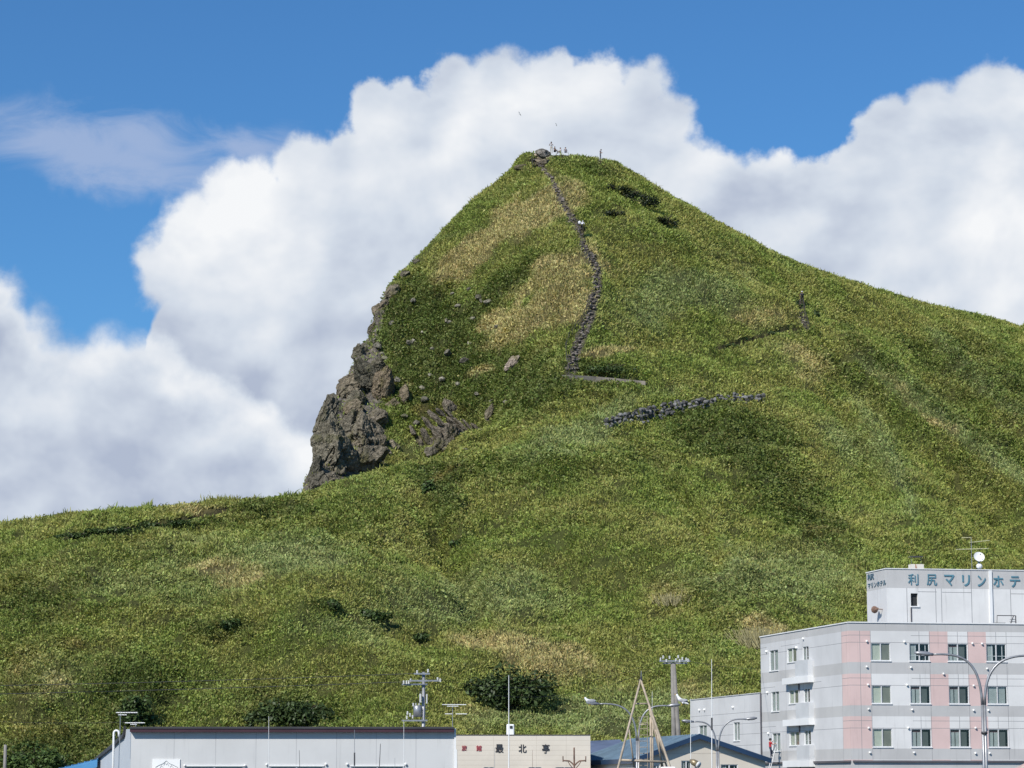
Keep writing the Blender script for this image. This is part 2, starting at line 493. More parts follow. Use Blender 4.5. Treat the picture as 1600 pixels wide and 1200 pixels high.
    for a in [(1050, 470, 120, 34, 0, 0.8), (980, 640, 90, 16, 20, 0.5), (860, 690, 90, 22, 25, 0.7), (1340, 700, 90, 50, -30, 0.5), (740, 940, 140, 40, 0, 0.7), (230, 900, 150, 50, 0, 0.5), (560, 990, 100, 30, 0, 0.5),
              (1000, 1110, 120, 26, 0, 0.5), (1250, 890, 140, 50, 0, 0.55), (850, 1120, 120, 22, 0, 0.6), (460, 870, 60, 30, 0, 0.5), (1480, 620, 80, 60, -35, 0.3), (640, 395, 60, 8, 42, 0.7), (790, 330, 60, 7, 34, 0.5)]:
        pale = pale + a[5] * e(px, py, a[0], a[1], a[2], a[3], a[4]) * (1 + 0.8 * n2)
    for ln_, wd in ((RIDGE1, 20), (RIDGE2, 24), (FOLD1, 15)):  # ridge shading put into plant colour: dark scrub right, pale grass left
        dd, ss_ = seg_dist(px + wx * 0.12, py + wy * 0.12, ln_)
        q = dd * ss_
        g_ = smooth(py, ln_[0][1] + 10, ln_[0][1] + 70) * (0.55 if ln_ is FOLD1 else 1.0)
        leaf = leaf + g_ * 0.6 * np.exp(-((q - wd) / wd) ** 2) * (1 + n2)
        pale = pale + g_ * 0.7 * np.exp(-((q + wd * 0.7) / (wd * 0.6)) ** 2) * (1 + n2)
    red = np.zeros_like(px)
    for a in [(1285, 832, 45, 10, -12, 0.6), (20, 1075, 30, 60, 0, 0.9), (60, 1150, 50, 22, 0, 0.6), (690, 745, 30, 6, 30, 0.7), (700, 640, 30, 12, 0, 0.9), (610, 610, 12, 22, 0, 0.8), (700, 700, 30, 16, 0, 0.6), (1045, 925, 30, 16, 0, 0.5),
              (660, 640, 24, 10, 0, 0.8), (1010, 880, 40, 20, 0, 0.25), (100, 1010, 60, 16, 0, 0.4), (130, 1010, 30, 8, 0, 0.4), (640, 772, 16, 8, 0, 0.7), (870, 905, 40, 20, 0, 0.4), (1190, 880, 60, 30, 0, 0.35)]:
        red = red + a[5] * e(px, py, a[0], a[1], a[2], a[3], a[4]) * (1 + 1.6 * n2)
    return dry, leaf, pale, red


C_GREEN = np.array([0.258, 0.312, 0.072])
C_OLIVE = np.array([0.335, 0.338, 0.094])
C_PALE = np.array([0.315, 0.362, 0.140])
C_DARK = np.array([0.112, 0.146, 0.038])
C_TAN = np.array([0.54, 0.45, 0.20])
C_RED = np.array([0.25, 0.16, 0.060])
C_ROCK = np.array([0.17, 0.15, 0.125])


def mixc(a, b, t):
    t = np.clip(t, 0, 1)[..., None]
    return a * (1 - t) + b * t


def veg_colour(px, py, x, y, z, masks):
    dry, leaf, pale, red = masks
    big = fbm(x / 5.5, y / 5.5, z / 5.5, 57, 3)
    c = mixc(np.broadcast_to(C_GREEN, x.shape + (3,)), C_OLIVE, smooth(big, 0.3, 0.7))
    c = mixc(c, C_PALE, smooth(pale, 0.3, 0.95) * 0.8)
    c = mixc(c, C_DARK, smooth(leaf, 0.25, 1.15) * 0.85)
    c = mixc(c, C_TAN, smooth(dry, 0.42, 1.15) * 0.85)
    c = mixc(c, C_RED, smooth(red, 0.2, 1.1) * 0.6)
    return c


# relief of the surface
DRY, LEAF, PALE, RED = patchwork(PX, PY, GX, GY, GZ)
ROCK = rock_mask(PX, PY, SS)
LF = smooth(LEAF, 0.25, 1.0)
fade = smooth(SS, 0.2, 1.0) * (1 - 0.6 * smooth(SS, 7, 8))
# keep the relief off the silhouette lines a little so that the outline stays where it is
near_top = 1 - 0.7 * np.exp(-((SS - 6.0) / 0.16) ** 2)
hum = (fbm(GX / 2.3, GY / 2.3, GZ / 2.3, 71, 3) - 0.5) * (1.1 + 2.4 * LF)
swell = (fbm(GX / 10, GY / 14, GZ / 10, 83, 3) - 0.5) * 5.0 + (fbm(GX / 27, GY / 38, GZ / 27, 87, 2) - 0.5) * 9.0
strands = (fbm(GX / 1.0, GY / 1.0, GZ / 1.0, 91, 2) - 0.5) * (0.7 + 0.7 * LF)
DZ_ = (hum + swell + strands) * fade * near_top
behind = (1 - smooth(PX, 440, 476)) * smooth(SS, 3.05, 3.3)
DZ_ *= 1 - 0.9 * behind
for ln, w, a in [(RIDGE1, 26, 4.4), (RIDGE2, 30, 4.0), (FOLD1, 22, 3.2), (FOLD2, 26, 2.4), (FOLD3, 18, 1.8)]:
    d, sd = seg_dist(PX, PY, ln)
    if ln in (RIDGE1, RIDGE2):
        a = a * smooth(PY, ln[0][1] + 15, ln[0][1] + 90)
    if ln in (FOLD1, FOLD2, FOLD3):
        a = a * smooth(PY, ln[0][1], ln[0][1] + 90) * (1 - smooth(PY, ln[-1][1] - 100, ln[-1][1]))
    q = d * sd
    DZ_ -= a * np.exp(-((q - w * 0.8) / w) ** 2) * (1 - smooth(SS, 5.2, 5.8))
    DZ_ += 0.6 * a * np.exp(-((q + w * 0.4) / (w * 0.5)) ** 2) * (1 - smooth(SS, 5.2, 5.8))
d, sd = seg_dist(PX, PY, SPUR)
DZ_ += 1.0 * np.exp(-(d / 24) ** 2) * (SS > 2.9) * (SS < 5.7)
GZ2 = GZ + DZ_
# settle the crest lines back onto the skyline of the headland
for it in range(4):
    _, pyf = proj(GX, GY, GZ2)
    top6 = np.where((SS > 3.6) & (SS < 6.7), pyf, 9e9).min(1)
    top3 = np.where((SS > 1.9) & ((SS < 3.4) | (XS[:, None] < 462)), pyf, 9e9).min(1)
    e6 = np.where(in6, np.interp(XS, s6[:, 0], s6[:, 1]) + 3.0 - top6, 0.0)
    e3 = np.where(in3 & (XS < 700), np.interp(XS, s3[:, 0], s3[:, 1]) + 3.0 - top3, 0.0)
    ker = np.hanning(9) / np.hanning(9).sum()
    e6, e3 = [np.convolve(np.pad(q_, 4, mode='edge'), ker, 'valid') for q_ in (e6, e3)]
    GZ2 -= (e6[:, None] * GY / FPX) * smooth(SS, 4.4, 5.9) * (1 - smooth(SS, 6.8, 8.0))
    GZ2 -= (e3[:, None] * GY / FPX) * smooth(SS, 1.8, 2.9) * (1 - smooth(SS, 3.2, 4.0) * (XS[:, None] > 462))
# the true place of every point of the relief, then what is written on it: plants, rock, paths
PX, PY = proj(GX, GY, GZ2)
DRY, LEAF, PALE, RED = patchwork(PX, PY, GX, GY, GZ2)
ROCK = rock_mask(PX, PY, SS)
LF = smooth(LEAF, 0.25, 1.0)
for ln, w, a in [(STAIR, 5.0, 0.45), (TRAIL_MID, 3.5, 0.8), (TRAIL_LEFT, 4.0, 0.8), (STAIR_MID, 6.0, 0.2), (TRAIL_LOW, 3.0, 0.5)]:
    d, sd = seg_dist(PX, PY, ln)
    GZ2 -= a * np.exp(-(d / w) ** 2) * (SS > 2.4) * (SS < 6.3)
# cliff: push the bare rock in and out horizontally (towards the left and the viewer)
rg = 1 - np.abs(2 * fbm(GX / 4.2, GY / 4.2, GZ2 / 4.2, 101, 4) - 1)
rg2 = fbm(GX / 1.2, GY / 1.2, GZ2 / 1.8, 131, 3)
push = ROCK * ((rg - 0.6) * 3.6 + (rg2 - 0.5) * 1.4)
GX2 = GX - push * 0.55
GY2 = GY - push * 0.8

path_d = seg_dist(PX, PY, STAIR)[0]
path_w = np.interp(PY, [250, 350, 450, 580], [4.6, 6.4, 7.8, 10.0])
PATHM = 1 - smooth(path_d / path_w, 0.7, 1.25)
PATHM = np.maximum(PATHM, 1 - smooth(seg_dist(PX, PY, TERRACE)[0], 2.0, 3.5))
PATHM = np.maximum(PATHM, 1 - smooth(seg_dist(PX, PY, STAIR_MID)[0], 4.0, 6.5))
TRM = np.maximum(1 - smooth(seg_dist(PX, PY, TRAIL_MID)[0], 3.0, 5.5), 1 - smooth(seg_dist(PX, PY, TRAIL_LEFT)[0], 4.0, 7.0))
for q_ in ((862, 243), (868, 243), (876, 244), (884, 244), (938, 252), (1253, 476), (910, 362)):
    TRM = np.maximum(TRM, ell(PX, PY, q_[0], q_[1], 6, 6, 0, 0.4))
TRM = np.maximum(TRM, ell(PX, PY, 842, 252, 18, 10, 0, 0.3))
for m_ in (PATHM, TRM):
    m_ *= (SS > 2.5) & (SS < 6.3)


def link(o, parent=None):
    sc.collection.objects.link(o)
    if parent is not None:
        o.parent = parent
    return o


def tag(o, label=None, cat=None, group=None, kind=None):
    for k, v in (('label', label), ('category', cat), ('group', group), ('kind', kind)):
        if v:
            o[k] = v
    return o


def np_mesh(name, verts, faces4, mat, col=None, smooth_=False, col_domain='POINT', kind=None, label=None, parent=None, rock=None):
    me = bpy.data.meshes.new(name)
    nv, nf = len(verts), len(faces4)
    me.vertices.add(nv)
    me.vertices.foreach_set('co', np.ascontiguousarray(verts, np.float32).ravel())
    me.loops.add(nf * 4)
    me.loops.foreach_set('vertex_index', np.ascontiguousarray(faces4, np.int32).ravel())
    me.polygons.add(nf)
    me.polygons.foreach_set('loop_start', np.arange(0, nf * 4, 4, dtype=np.int32))
    me.polygons.foreach_set('loop_total', np.full(nf, 4, np.int32))
    if smooth_:
        me.polygons.foreach_set('use_smooth', np.ones(nf, bool))
    if col is not None:
        at = me.attributes.new('tint', 'FLOAT_COLOR', col_domain)
        c4 = np.ones((len(col), 4), np.float32)
        c4[:, :3] = col
        at.data.foreach_set('color', c4.ravel())
    if rock is not None:
        at = me.attributes.new('rock', 'FLOAT', 'POINT')
        at.data.foreach_set('value', np.ascontiguousarray(rock, np.float32))
    me.update()
    me.validate()
    me.materials.append(mat)
    o = bpy.data.objects.new(name, me)
    link(o, parent)
    tag(o, label=label, kind=kind)
    return o


def new_mat(name):
    m = bpy.data.materials.new(name)
    m.use_nodes = True
    return m, NT(m.node_tree)


def finish(N, shader):
    o = N.n('ShaderNodeOutputMaterial')
    N.t.links.new(shader, o.inputs[0])


# ---- materials of the hillside
m_hill, N = new_mat('hillside soil and stone')
at = N.n('ShaderNodeAttribute', attribute_name='tint')
rk = N.n('ShaderNodeAttribute', attribute_name='rock')
pos = N.n('ShaderNodeNewGeometry').outputs['Position']
nz = N.noise(pos, 1.4, 6.0, 0.65)
nz2 = N.noise(pos, 0.35, 4.0, 0.6)
stone = N.mix(N.sm(nz, 0.3, 0.7), (0.085, 0.075, 0.065, 1), (0.30, 0.265, 0.22, 1))
stone = N.mix(N.m('MULTIPLY', N.sm(nz2, 0.52, 0.7), 0.7), stone, (0.13, 0.14, 0.07, 1))
c = N.mix(rk.outputs['Fac'], N.mix(N.m('MULTIPLY', nz, 0.6), at.outputs['Color'], (0.05, 0.05, 0.02, 1)), stone)
vor = N.n('ShaderNodeTexVoronoi', feature='DISTANCE_TO_EDGE', i_Vector=pos, i_Scale=0.75)
crack = N.sm(vor.outputs['Distance'], 0.0, 0.09)
ms = N.noise(pos, 0.9, 7.0, 0.7, 0.6)
h = N.m('ADD', N.m('MULTIPLY', crack, 0.12), N.m('ADD', nz, N.m('MULTIPLY', ms, 1.6)))
bp = N.n('ShaderNodeBump', i_Height=h, i_Strength=1.0, i_Distance=0.5)
b = N.n('ShaderNodeBsdfPrincipled', i_Base_Color=c, i_Roughness=0.9, i_Normal=bp.outputs[0])
b.inputs['Specular IOR Level'].default_value = 0.15
finish(N, b.outputs[0])

m_leaf, N = new_mat('grass and leaf blades')
at = N.n('ShaderNodeAttribute', attribute_name='tint')
df = N.n('ShaderNodeBsdfPrincipled', i_Base_Color=at.outputs['Color'], i_Roughness=0.5)
df.inputs['Specular IOR Level'].default_value = 0.18
tr = N.n('ShaderNodeBsdfTranslucent', i_Color=N.mix(1.0, at.outputs['Color'], (1.0, 1.05, 0.6, 1), 'MULTIPLY'))
finish(N, N.n('ShaderNodeMixShader', i_0=0.22, i_1=df.outputs[0], i_2=tr.outputs[0]).outputs[0])

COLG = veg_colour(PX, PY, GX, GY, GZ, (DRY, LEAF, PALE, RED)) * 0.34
COLG = mixc(COLG, np.array([0.16, 0.14, 0.11]), PATHM)
COLG = mixc(COLG, np.array([0.06, 0.048, 0.028]), TRM * 0.85)  # trail soil darkened to carry the shade of overhanging grass
idx = np.arange(NC * NR).reshape(NC, NR)
F = np.stack([idx[:-1, :-1], idx[1:, :-1], idx[1:, 1:], idx[:-1, 1:]], -1).reshape(-1, 4)
V = np.stack([GX2, GY2, GZ2], -1).reshape(-1, 3)
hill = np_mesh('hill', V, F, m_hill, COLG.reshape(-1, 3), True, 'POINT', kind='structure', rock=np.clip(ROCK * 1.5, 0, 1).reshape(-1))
tag(hill, label='steep green headland rising to a rocky summit')
BVH = BVHTree.FromPolygons([tuple(v) for v in V], [tuple(f) for f in F], all_triangles=False)


def hit(px, py):
    d = Vector(px_dir(px, py)).normalized()
    p, n, i, dist = BVH.ray_cast(CAM, d)
    return p, n


def ground_z(x, y):
    p, n, i, dist = BVH.ray_cast(Vector((x, y, 300)), Vector((0, 0, -1)))
    return p.z if p else 0.0


# ---- blades and leaves
def blades(name, count, weight, length, width, spread, lift, seed, label, colour_gain=1.0, jitter=0.12, clump=0.0):
    r = np.random.default_rng(seed)
    Vg = np.stack([GX2, GY2, GZ2], -1)
    a, b_, c_ = Vg[:-1, :-1], Vg[1:, :-1], Vg[:-1, 1:]
    cr_ = np.cross(b_ - a, c_ - a)
    area = np.linalg.norm(cr_, axis=-1)
    nrm = cr_ / np.maximum(area[..., None], 1e-9)
    wgt = (area * weight[:-1, :-1] * (330.0 / np.clip(GY2[:-1, :-1], 200, 330)) ** 2).ravel()
    ci = r.choice(len(wgt), size=count, p=wgt / wgt.sum())
    i, j = np.unravel_index(ci, area.shape)
    u, v = r.random(count), r.random(count)
    def bil(G):
        return (G[i, j] * (1 - u) * (1 - v) + G[i + 1, j] * u * (1 - v) + G[i, j + 1] * (1 - u) * v + G[i + 1, j + 1] * u * v)
    base = np.stack([bil(GX2), bil(GY2), bil(GZ2)], -1)
    nn = nrm[i, j]
    nn[nn[:, 2] < 0] *= -1
    px, py = proj(base[:, 0], base[:, 1], base[:, 2])
    mk = [bil(g) for g in (DRY, LEAF, PALE, RED)]
    x, y, z = base.T
    col = veg_colour(px, py, x, y, z, mk)
    dryv = smooth(mk[0], 0.45, 1.1)
    # wind-combed lean, coherent over a few metres
    wa = fbm(x / 6, y / 6, z / 6, 201, 2) * 2 * pi * 1.6
    lean = np.stack([np.cos(wa), np.sin(wa) * 0.6, np.zeros(count)], -1) * spread * 0.6
    rnd = r.normal(size=(count, 3)) * spread
    d = nn * 0.45 + np.array([0, 0, 0.75]) + lean + rnd
    d /= np.linalg.norm(d, axis=1)[:, None]
    L = length * np.exp(r.normal(size=count) * 0.30)
    L = L * (0.75 + 0.9 * np.clip(fbm(x / 1.6, y / 1.6, z / 1.6, 211, 2) - 0.2, 0, 1))
    near = np.clip(y / 330.0, 0.6, 1.0)
    L = L * near
    w_ = near * width * np.exp(r.normal(size=count) * 0.25)
    side = np.cross(d, r.normal(size=(count, 3)) + np.array([0, 1.2, 0.2]))
    side /= np.maximum(np.linalg.norm(side, axis=1), 1e-6)[:, None]
    base = base - nn * 0.05 + nn * (lift * r.random(count))[:, None]
    droop = np.stack([np.zeros(count), np.zeros(count), -0.22 * L], -1) + side * (r.normal(size=count) * 0.12 * L)[:, None]
    v0 = base
    mid = base + d * (L * 0.55)[:, None]
    v1 = mid - side * (w_ * 0.5)[:, None]
    v3 = mid + side * (w_ * 0.5)[:, None]
    v2 = base + d * L[:, None] + droop * (1 - 0.5 * dryv)[:, None]
    verts = np.stack([v0, v1, v2, v3], 1).reshape(-1, 3)
    g = np.exp(r.normal(size=count) * jitter) * colour_gain
    tuft = 0.78 + 0.46 * vnoise(x / 0.7, y / 0.7, z / 0.7, 5)
    col = col * (g * tuft)[:, None]
    col = col * (1 + r.normal(size=(count, 3)) * 0.05)
    if name == 'undergrowth':
        odd = (r.random(count) < 0.09) & (vnoise(x / 1.3, y / 1.3, z / 1.3, 77) > 0.45)
        col[odd] = col[odd] * 0.4 + np.array([0.20, 0.15, 0.055]) * 0.6
    # a few straw or bright tips everywhere
    tip = r.random(count) < 0.012
    col[tip] = col[tip] * 0.5 + C_TAN * 0.55
    f = np.arange(count * 4).reshape(-1, 4)
    return np_mesh(name, verts, f, m_leaf, np.clip(col, 0.004, 0.8), False, 'FACE', kind='stuff', label=label)


inframe = ((XS > -70) & (XS < 1670))[:, None] * 1.0
front = (SS > 0.2) * (SS < 6.25)
dens = front * (inframe + (1 - inframe) * 0.12) * (1 - PATHM * 0.92) * (1 - TRM * 0.97) * (1 - np.clip(ROCK * 1.25, 0, 1) * 0.93)
hidden = 1 - 0.7 * ((SS > 3.35) & (SS < 3.9) & (PX < 720))
dens = dens * hidden
LFm = smooth(LEAF + 0.9 * (fbm(GX / 1.5, GY / 1.5, GZ / 1.5, 333, 2) - 0.5), 0.3, 0.85)
bare = smooth(fbm(GX / 1.7, GY / 1.7, GZ / 1.7, 301, 2), 0.24, 0.42)
QK = 1.0
blades('grass', int(1120000 * QK), dens * (1 - LFm * 0.75) * (0.14 + 0.86 * bare), 0.46, 0.108, 0.42, 0.10, 21, 'long grass and bamboo grass covering the headland')
blades('undergrowth', int(540000 * QK), dens * (0.06 + LFm) * (0.16 + 0.84 * bare), 0.34, 0.215, 0.62, 0.35, 22, 'dark low broad-leaved scrub between the grass of the headland', 1.0, 0.18)
# tall weeds that stand clear of the grass along the skylines
sky_w = (np.exp(-((SS - 6.0) / 0.05) ** 2) * (PX > 640) + np.exp(-((SS - 3.0) / 0.06) ** 2) * (PX < 480) * 1.4) * inframe
blades('weeds', int(9000 * QK), sky_w * smooth(fbm(GX / 2.2, GY / 2.2, GZ / 2.2, 401, 2), 0.4, 0.62) * (1 - PATHM), 0.85, 0.11, 0.24, 0.15, 23, 'tall seeding weeds standing up along the skyline', 0.9)

# ================================================================== helpers for built things
class MB:
    def __init__(s):
        s.v, s.f, s.m, s.mats = [], [], [], []

    def mi(s, mat):
        if mat not in s.mats:
            s.mats.append(mat)
        return s.mats.index(mat)

    def face(s, pts, mat):
        i = len(s.v)
        s.v += [tuple(p) for p in pts]
        s.f.append(tuple(range(i, i + len(pts))))
        s.m.append(s.mi(mat))

    def hexa(s, c, mat):
        """8 corners: bottom 0-3, top 4-7"""
        i = len(s.v)
        s.v += [tuple(p) for p in c]
        k = s.mi(mat)
        for q in ((3, 2, 1, 0), (4, 5, 6, 7), (0, 1, 5, 4), (1, 2, 6, 5), (2, 3, 7, 6), (3, 0, 4, 7)):
            s.f.append(tuple(i + a for a in q))
            s.m.append(k)

    def box(s, c, size, mat, rz=0.0):
        ca, sa = cos(rz), sin(rz)
        hx, hy, hz = [a / 2 for a in size]
        pts = []
        for z in (-hz, hz):
            for x, y in ((-hx, -hy), (hx, -hy), (hx, hy), (-hx, hy)):
                pts.append((c[0] + x * ca - y * sa, c[1] + x * sa + y * ca, c[2] + z))
        s.hexa(pts, mat)

    def tube(s, pts, r, mat, n=8, caps=True):
        pts = [Vector(p) for p in pts]
        rr = r if isinstance(r, (list, tuple)) else [r] * len(pts)
        k = s.mi(mat)
        base = len(s.v)
        ref = Vector((0.31, 0.92, 0.23)).normalized()
        for i, p in enumerate(pts):
            t = (pts[min(i + 1, len(pts) - 1)] - pts[max(i - 1, 0)])
            t = t.normalized() if t.length > 1e-9 else Vector((0, 0, 1))
            a = t.cross(ref)
            if a.length < 0.05:
                a = t.cross(Vector((1, 0, 0)))
            a.normalize()
            b = t.cross(a).normalized()
            for j in range(n):
                q = 2 * pi * j / n
                s.v.append(tuple(p + (a * cos(q) + b * sin(q)) * rr[i]))
        for i in range(len(pts) - 1):
            for j in range(n):
                j2 = (j + 1) % n
                s.f.append((base + i * n + j, base + i * n + j2, base + (i + 1) * n + j2, base + (i + 1) * n + j))
                s.m.append(k)
        if caps:
            s.f.append(tuple(base + j for j in reversed(range(n))))
            s.m.append(k)
            s.f.append(tuple(base + (len(pts) - 1) * n + j for j in range(n)))
            s.m.append(k)

    def ball(s, c, r, mat, nu=12, nv=8, squash=(1, 1, 1), half=False):
        k = s.mi(mat)
        base = len(s.v)
        lo = 0 if half else -pi / 2
        for i in range(nv + 1):
            a = lo + (pi / 2 - lo) * i / nv
            for j in range(nu):
                q = 2 * pi * j / nu
                s.v.append((c[0] + r * squash[0] * cos(a) * cos(q), c[1] + r * squash[1] * cos(a) * sin(q), c[2] + r * squash[2] * sin(a)))
        for i in range(nv):
            for j in range(nu):
                j2 = (j + 1) % nu
                s.f.append((base + i * nu + j, base + i * nu + j2, base + (i + 1) * nu + j2, base + (i + 1) * nu + j))
                s.m.append(k)

    def build(s, name, parent=None, smooth_=False, label=None, cat=None, group=None, kind=None):
        me = bpy.data.meshes.new(name)
        o = bpy.data.objects.new(name, me)
        if parent is not None:
            off = Vector(parent.location)
            vs = [tuple(Vector(p) - off) for p in s.v]
            if parent.parent is not None:
                vs = [tuple(Vector(p) - off - Vector(parent.parent.location)) for p in s.v]
        else:
            vs = s.v
        if parent is None and s.v:
            a = np.array(s.v)
            org = Vector(((a[:, 0].min() + a[:, 0].max()) / 2, (a[:, 1].min() + a[:, 1].max()) / 2, a[:, 2].min()))
            o.location = org
            vs = [tuple(Vector(p) - org) for p in s.v]
        me.from_pydata(vs, [], s.f)
        for m in s.mats:
            me.materials.append(m)
        me.polygons.foreach_set('material_index', s.m)
        if smooth_:
            me.polygons.foreach_set('use_smooth', [True] * len(s.f))
        me.validate()
        me.update()
        link(o, parent)
        tag(o, label, cat, group, kind)
        return o


def thing(name, loc, label, cat, group=None):
    o = bpy.data.objects.new(name, None)
    o.location = loc
    o.empty_display_size = 0.3
    link(o)
    return tag(o, label, cat, group)


def copy_tree(o, parent=None):
    c = o.copy()
    sc.collection.objects.link(c)
    c.parent = parent
    for ch in list(o.children):
        copy_tree(ch, c)
    return c


class Frame:
    """a vertical facade: u runs right along the wall, w stands out of it, z up"""
    def __init__(s, org, ang):
        s.o = Vector((org[0], org[1], 0))
        s.d = Vector((cos(ang), sin(ang), 0))
        s.n = Vector((sin(ang), -cos(ang), 0))

    def p(s, u, z, w=0.0):
        q = s.o + s.d * u + s.n * w
        return Vector((q.x, q.y, z))

    def uz(s, px, py, w=0.0):
        x, y, z = px_dir(px, py)
        d = Vector((x, y, z))
        o = s.p(0, 0, w)
        t = (o - Vector((CAM.x, CAM.y, 0))).dot(s.n) / Vector((x, y, 0)).dot(s.n)
        h_ = CAM + d * t
        return (h_ - o).dot(s.d), h_.z

    def box(s, mb, u0, u1, z0, z1, w0, w1, mat):
        pts = [s.p(u, z, w) for z in (z0, z1) for u, w in ((u0, w1), (u1, w1), (u1, w0), (u0, w0))]
        mb.hexa(pts, mat)


def facade(mb, fr, u0, u1, z0, z1, holes, colour, cuts_u=(), cuts_z=(), joints_u=(), joints_z=(), jm=None, depth=0.16, reveal=None, jw=0.014):
    """one plane of wall with real window openings; panel colours and joints are cells of that plane"""
    us, zs = {u0, u1}, {z0, z1}
    for h_ in holes:
        us |= {h_[0], h_[1]}
        zs |= {h_[2], h_[3]}
    us |= set(cuts_u)
    zs |= set(cuts_z)
    jus = [(j[0], j[1], j[2]) if isinstance(j, tuple) else (j, z0, z1) for j in joints_u]
    jzs = [(j[0], j[1], j[2]) if isinstance(j, tuple) else (j, u0, u1) for j in joints_z]
    for j, a, b2 in jus:
        us |= {j - jw, j + jw}
        zs |= {a, b2}
    for j, a, b2 in jzs:
        zs |= {j - jw, j + jw}
        us |= {a, b2}
    us = sorted(u for u in us if u0 <= u <= u1)
    zs = sorted(z for z in zs if z0 <= z <= z1)
    for a, b in zip(us[:-1], us[1:]):
        if b - a < 1e-6:
            continue
        for c, d_ in zip(zs[:-1], zs[1:]):
            if d_ - c < 1e-6:
                continue
            um, zm = (a + b) / 2, (c + d_) / 2
            if any(h_[0] < um < h_[1] and h_[2] < zm < h_[3] for h_ in holes):
                continue
            isj = any(abs(um - j) < jw and lo < zm < hi for j, lo, hi in jus) or any(abs(zm - j) < jw and lo < um < hi for j, lo, hi in jzs)
            mt = jm if (isj and jm) else colour(um, zm)
            mb.face([fr.p(a, c), fr.p(b, c), fr.p(b, d_), fr.p(a, d_)], mt)
    rv = reveal or colour(u0, z0)
    for (a, b, c, d_) in [h_[:4] for h_ in holes]:
        mb.face([fr.p(a, c), fr.p(a, d_), fr.p(a, d_, -depth), fr.p(a, c, -depth)], rv)
        mb.face([fr.p(b, c), fr.p(b, c, -depth), fr.p(b, d_, -depth), fr.p(b, d_)], rv)
        mb.face([fr.p(a, c), fr.p(a, c, -depth), fr.p(b, c, -depth), fr.p(b, c)], rv)
        mb.face([fr.p(a, d_), fr.p(b, d_), fr.p(b, d_, -depth), fr.p(a, d_, -depth)], rv)


def paint(name, col, rough=0.6, var=0.06, scale=0.6, streak=0.0, metal=0.0, bump=0.0, spec=0.4):
    m, N = new_mat(name)
    pos = N.n('ShaderNodeNewGeometry').outputs['Position']
    a = N.noise(pos, scale, 5.0, 0.6)
    col = tuple(col)
    dk = tuple(c * (1 - var * 2) for c in col) + (1,)
    lt = tuple(min(1, c * (1 + var)) for c in col) + (1,)
    c = N.mix(N.sm(a, 0.3, 0.7), dk, lt)
    if streak:
        mp = N.n('ShaderNodeMapping', i_Vector=pos, i_Scale=(5.0, 5.0, 0.28))
        s_ = N.noise(mp.outputs[0], 1.0, 5.0, 0.65)
        c = N.mix(N.m('MULTIPLY', N.sm(s_, 0.55, 0.78), streak), c, tuple(x * 0.55 for x in col) + (1,))
    b = N.n('ShaderNodeBsdfPrincipled', i_Base_Color=c, i_Roughness=rough, i_Metallic=metal)
    b.inputs['Specular IOR Level'].default_value = spec
    if bump:
        bp = N.n('ShaderNodeBump', i_Height=N.noise(pos, scale * 8, 4.0, 0.6), i_Strength=bump, i_Distance=0.03)
        N.t.links.new(bp.outputs[0], b.inputs['Normal'])
    finish(N, b.outputs[0])
    return m


WHITE = paint('white wall panel', (0.71, 0.70, 0.68), 0.55, 0.05, 0.3, 0.45)
WHITE2 = paint('bright trim', (0.78, 0.78, 0.77), 0.5, 0.03, 0.4, 0.05)
GREYB = paint('grey band panel', (0.51, 0.50, 0.485), 0.55, 0.05, 0.3, 0.45)
WHITE_SHADE = paint('shaded white panel', (0.62, 0.615, 0.61), 0.55, 0.05, 0.3, 0.45)  # white panel greyed for left-facing walls, their shade put into the colour
PINK = paint('pink panel', (0.67, 0.50, 0.465), 0.55, 0.05, 0.3, 0.45)
JOINT = paint('panel joint', (0.24, 0.24, 0.25), 0.8, 0.05)
DARKM = paint('dark metal', (0.07, 0.07, 0.075), 0.5, 0.1)
GUTTER = paint('gutter', (0.12, 0.11, 0.12), 0.5, 0.08)
ALU = paint('window frame metal', (0.62, 0.62, 0.62), 0.4, 0.04)
GALV = paint('galvanised steel', (0.33, 0.335, 0.345), 0.42, 0.1, 3.0, 0.15, 0.5)
WPLAST = paint('white plastic', (0.82, 0.82, 0.80), 0.4, 0.03)
CONC = paint('weathered concrete', (0.23, 0.215, 0.195), 0.85, 0.12, 2.0, 0.3, 0, 0.4)
RUST = paint('rusty brown steel', (0.20, 0.12, 0.085), 0.75, 0.25, 4.0, 0.4)
CREAMSTEEL = paint('tan painted steel', (0.40, 0.33, 0.25), 0.6, 0.15, 3.0, 0.3)
CREAM = paint('beige siding', (0.635, 0.575, 0.485), 0.65, 0.04, 0.5, 0.12)
CREAM_D = paint('beige siding joint', (0.44, 0.38, 0.31), 0.7, 0.04)  # darker tone for the joints between siding boards
BLUEROOF = paint('blue metal roof', (0.15, 0.225, 0.29), 0.55, 0.12, 0.8, 0.2)
BLUEROOF2 = paint('slate blue metal roof', (0.12, 0.15, 0.22), 0.5, 0.1, 0.8, 0.2)
NAVY = paint('navy verge board', (0.02, 0.045, 0.095), 0.4, 0.1)
SHED = paint('light grey cladding', (0.56, 0.56, 0.55), 0.5, 0.04, 0.25, 0.35)
SHED_J = paint('cladding seam', (0.42, 0.42, 0.42), 0.6, 0.04)
SHED_SHADE = paint('shaded gable cladding', (0.47, 0.50, 0.53), 0.5, 0.04, 0.3, 0.08)  # left gable's weaker sunlight put into a darker cladding colour
MAROON = paint('dark maroon fascia', (0.055, 0.022, 0.03), 0.45, 0.1)
CHARCOAL = paint('charcoal roof edge', (0.055, 0.052, 0.055), 0.45, 0.1)
SKYBLUE = paint('bright blue sheet roof', (0.09, 0.27, 0.50), 0.35, 0.08)
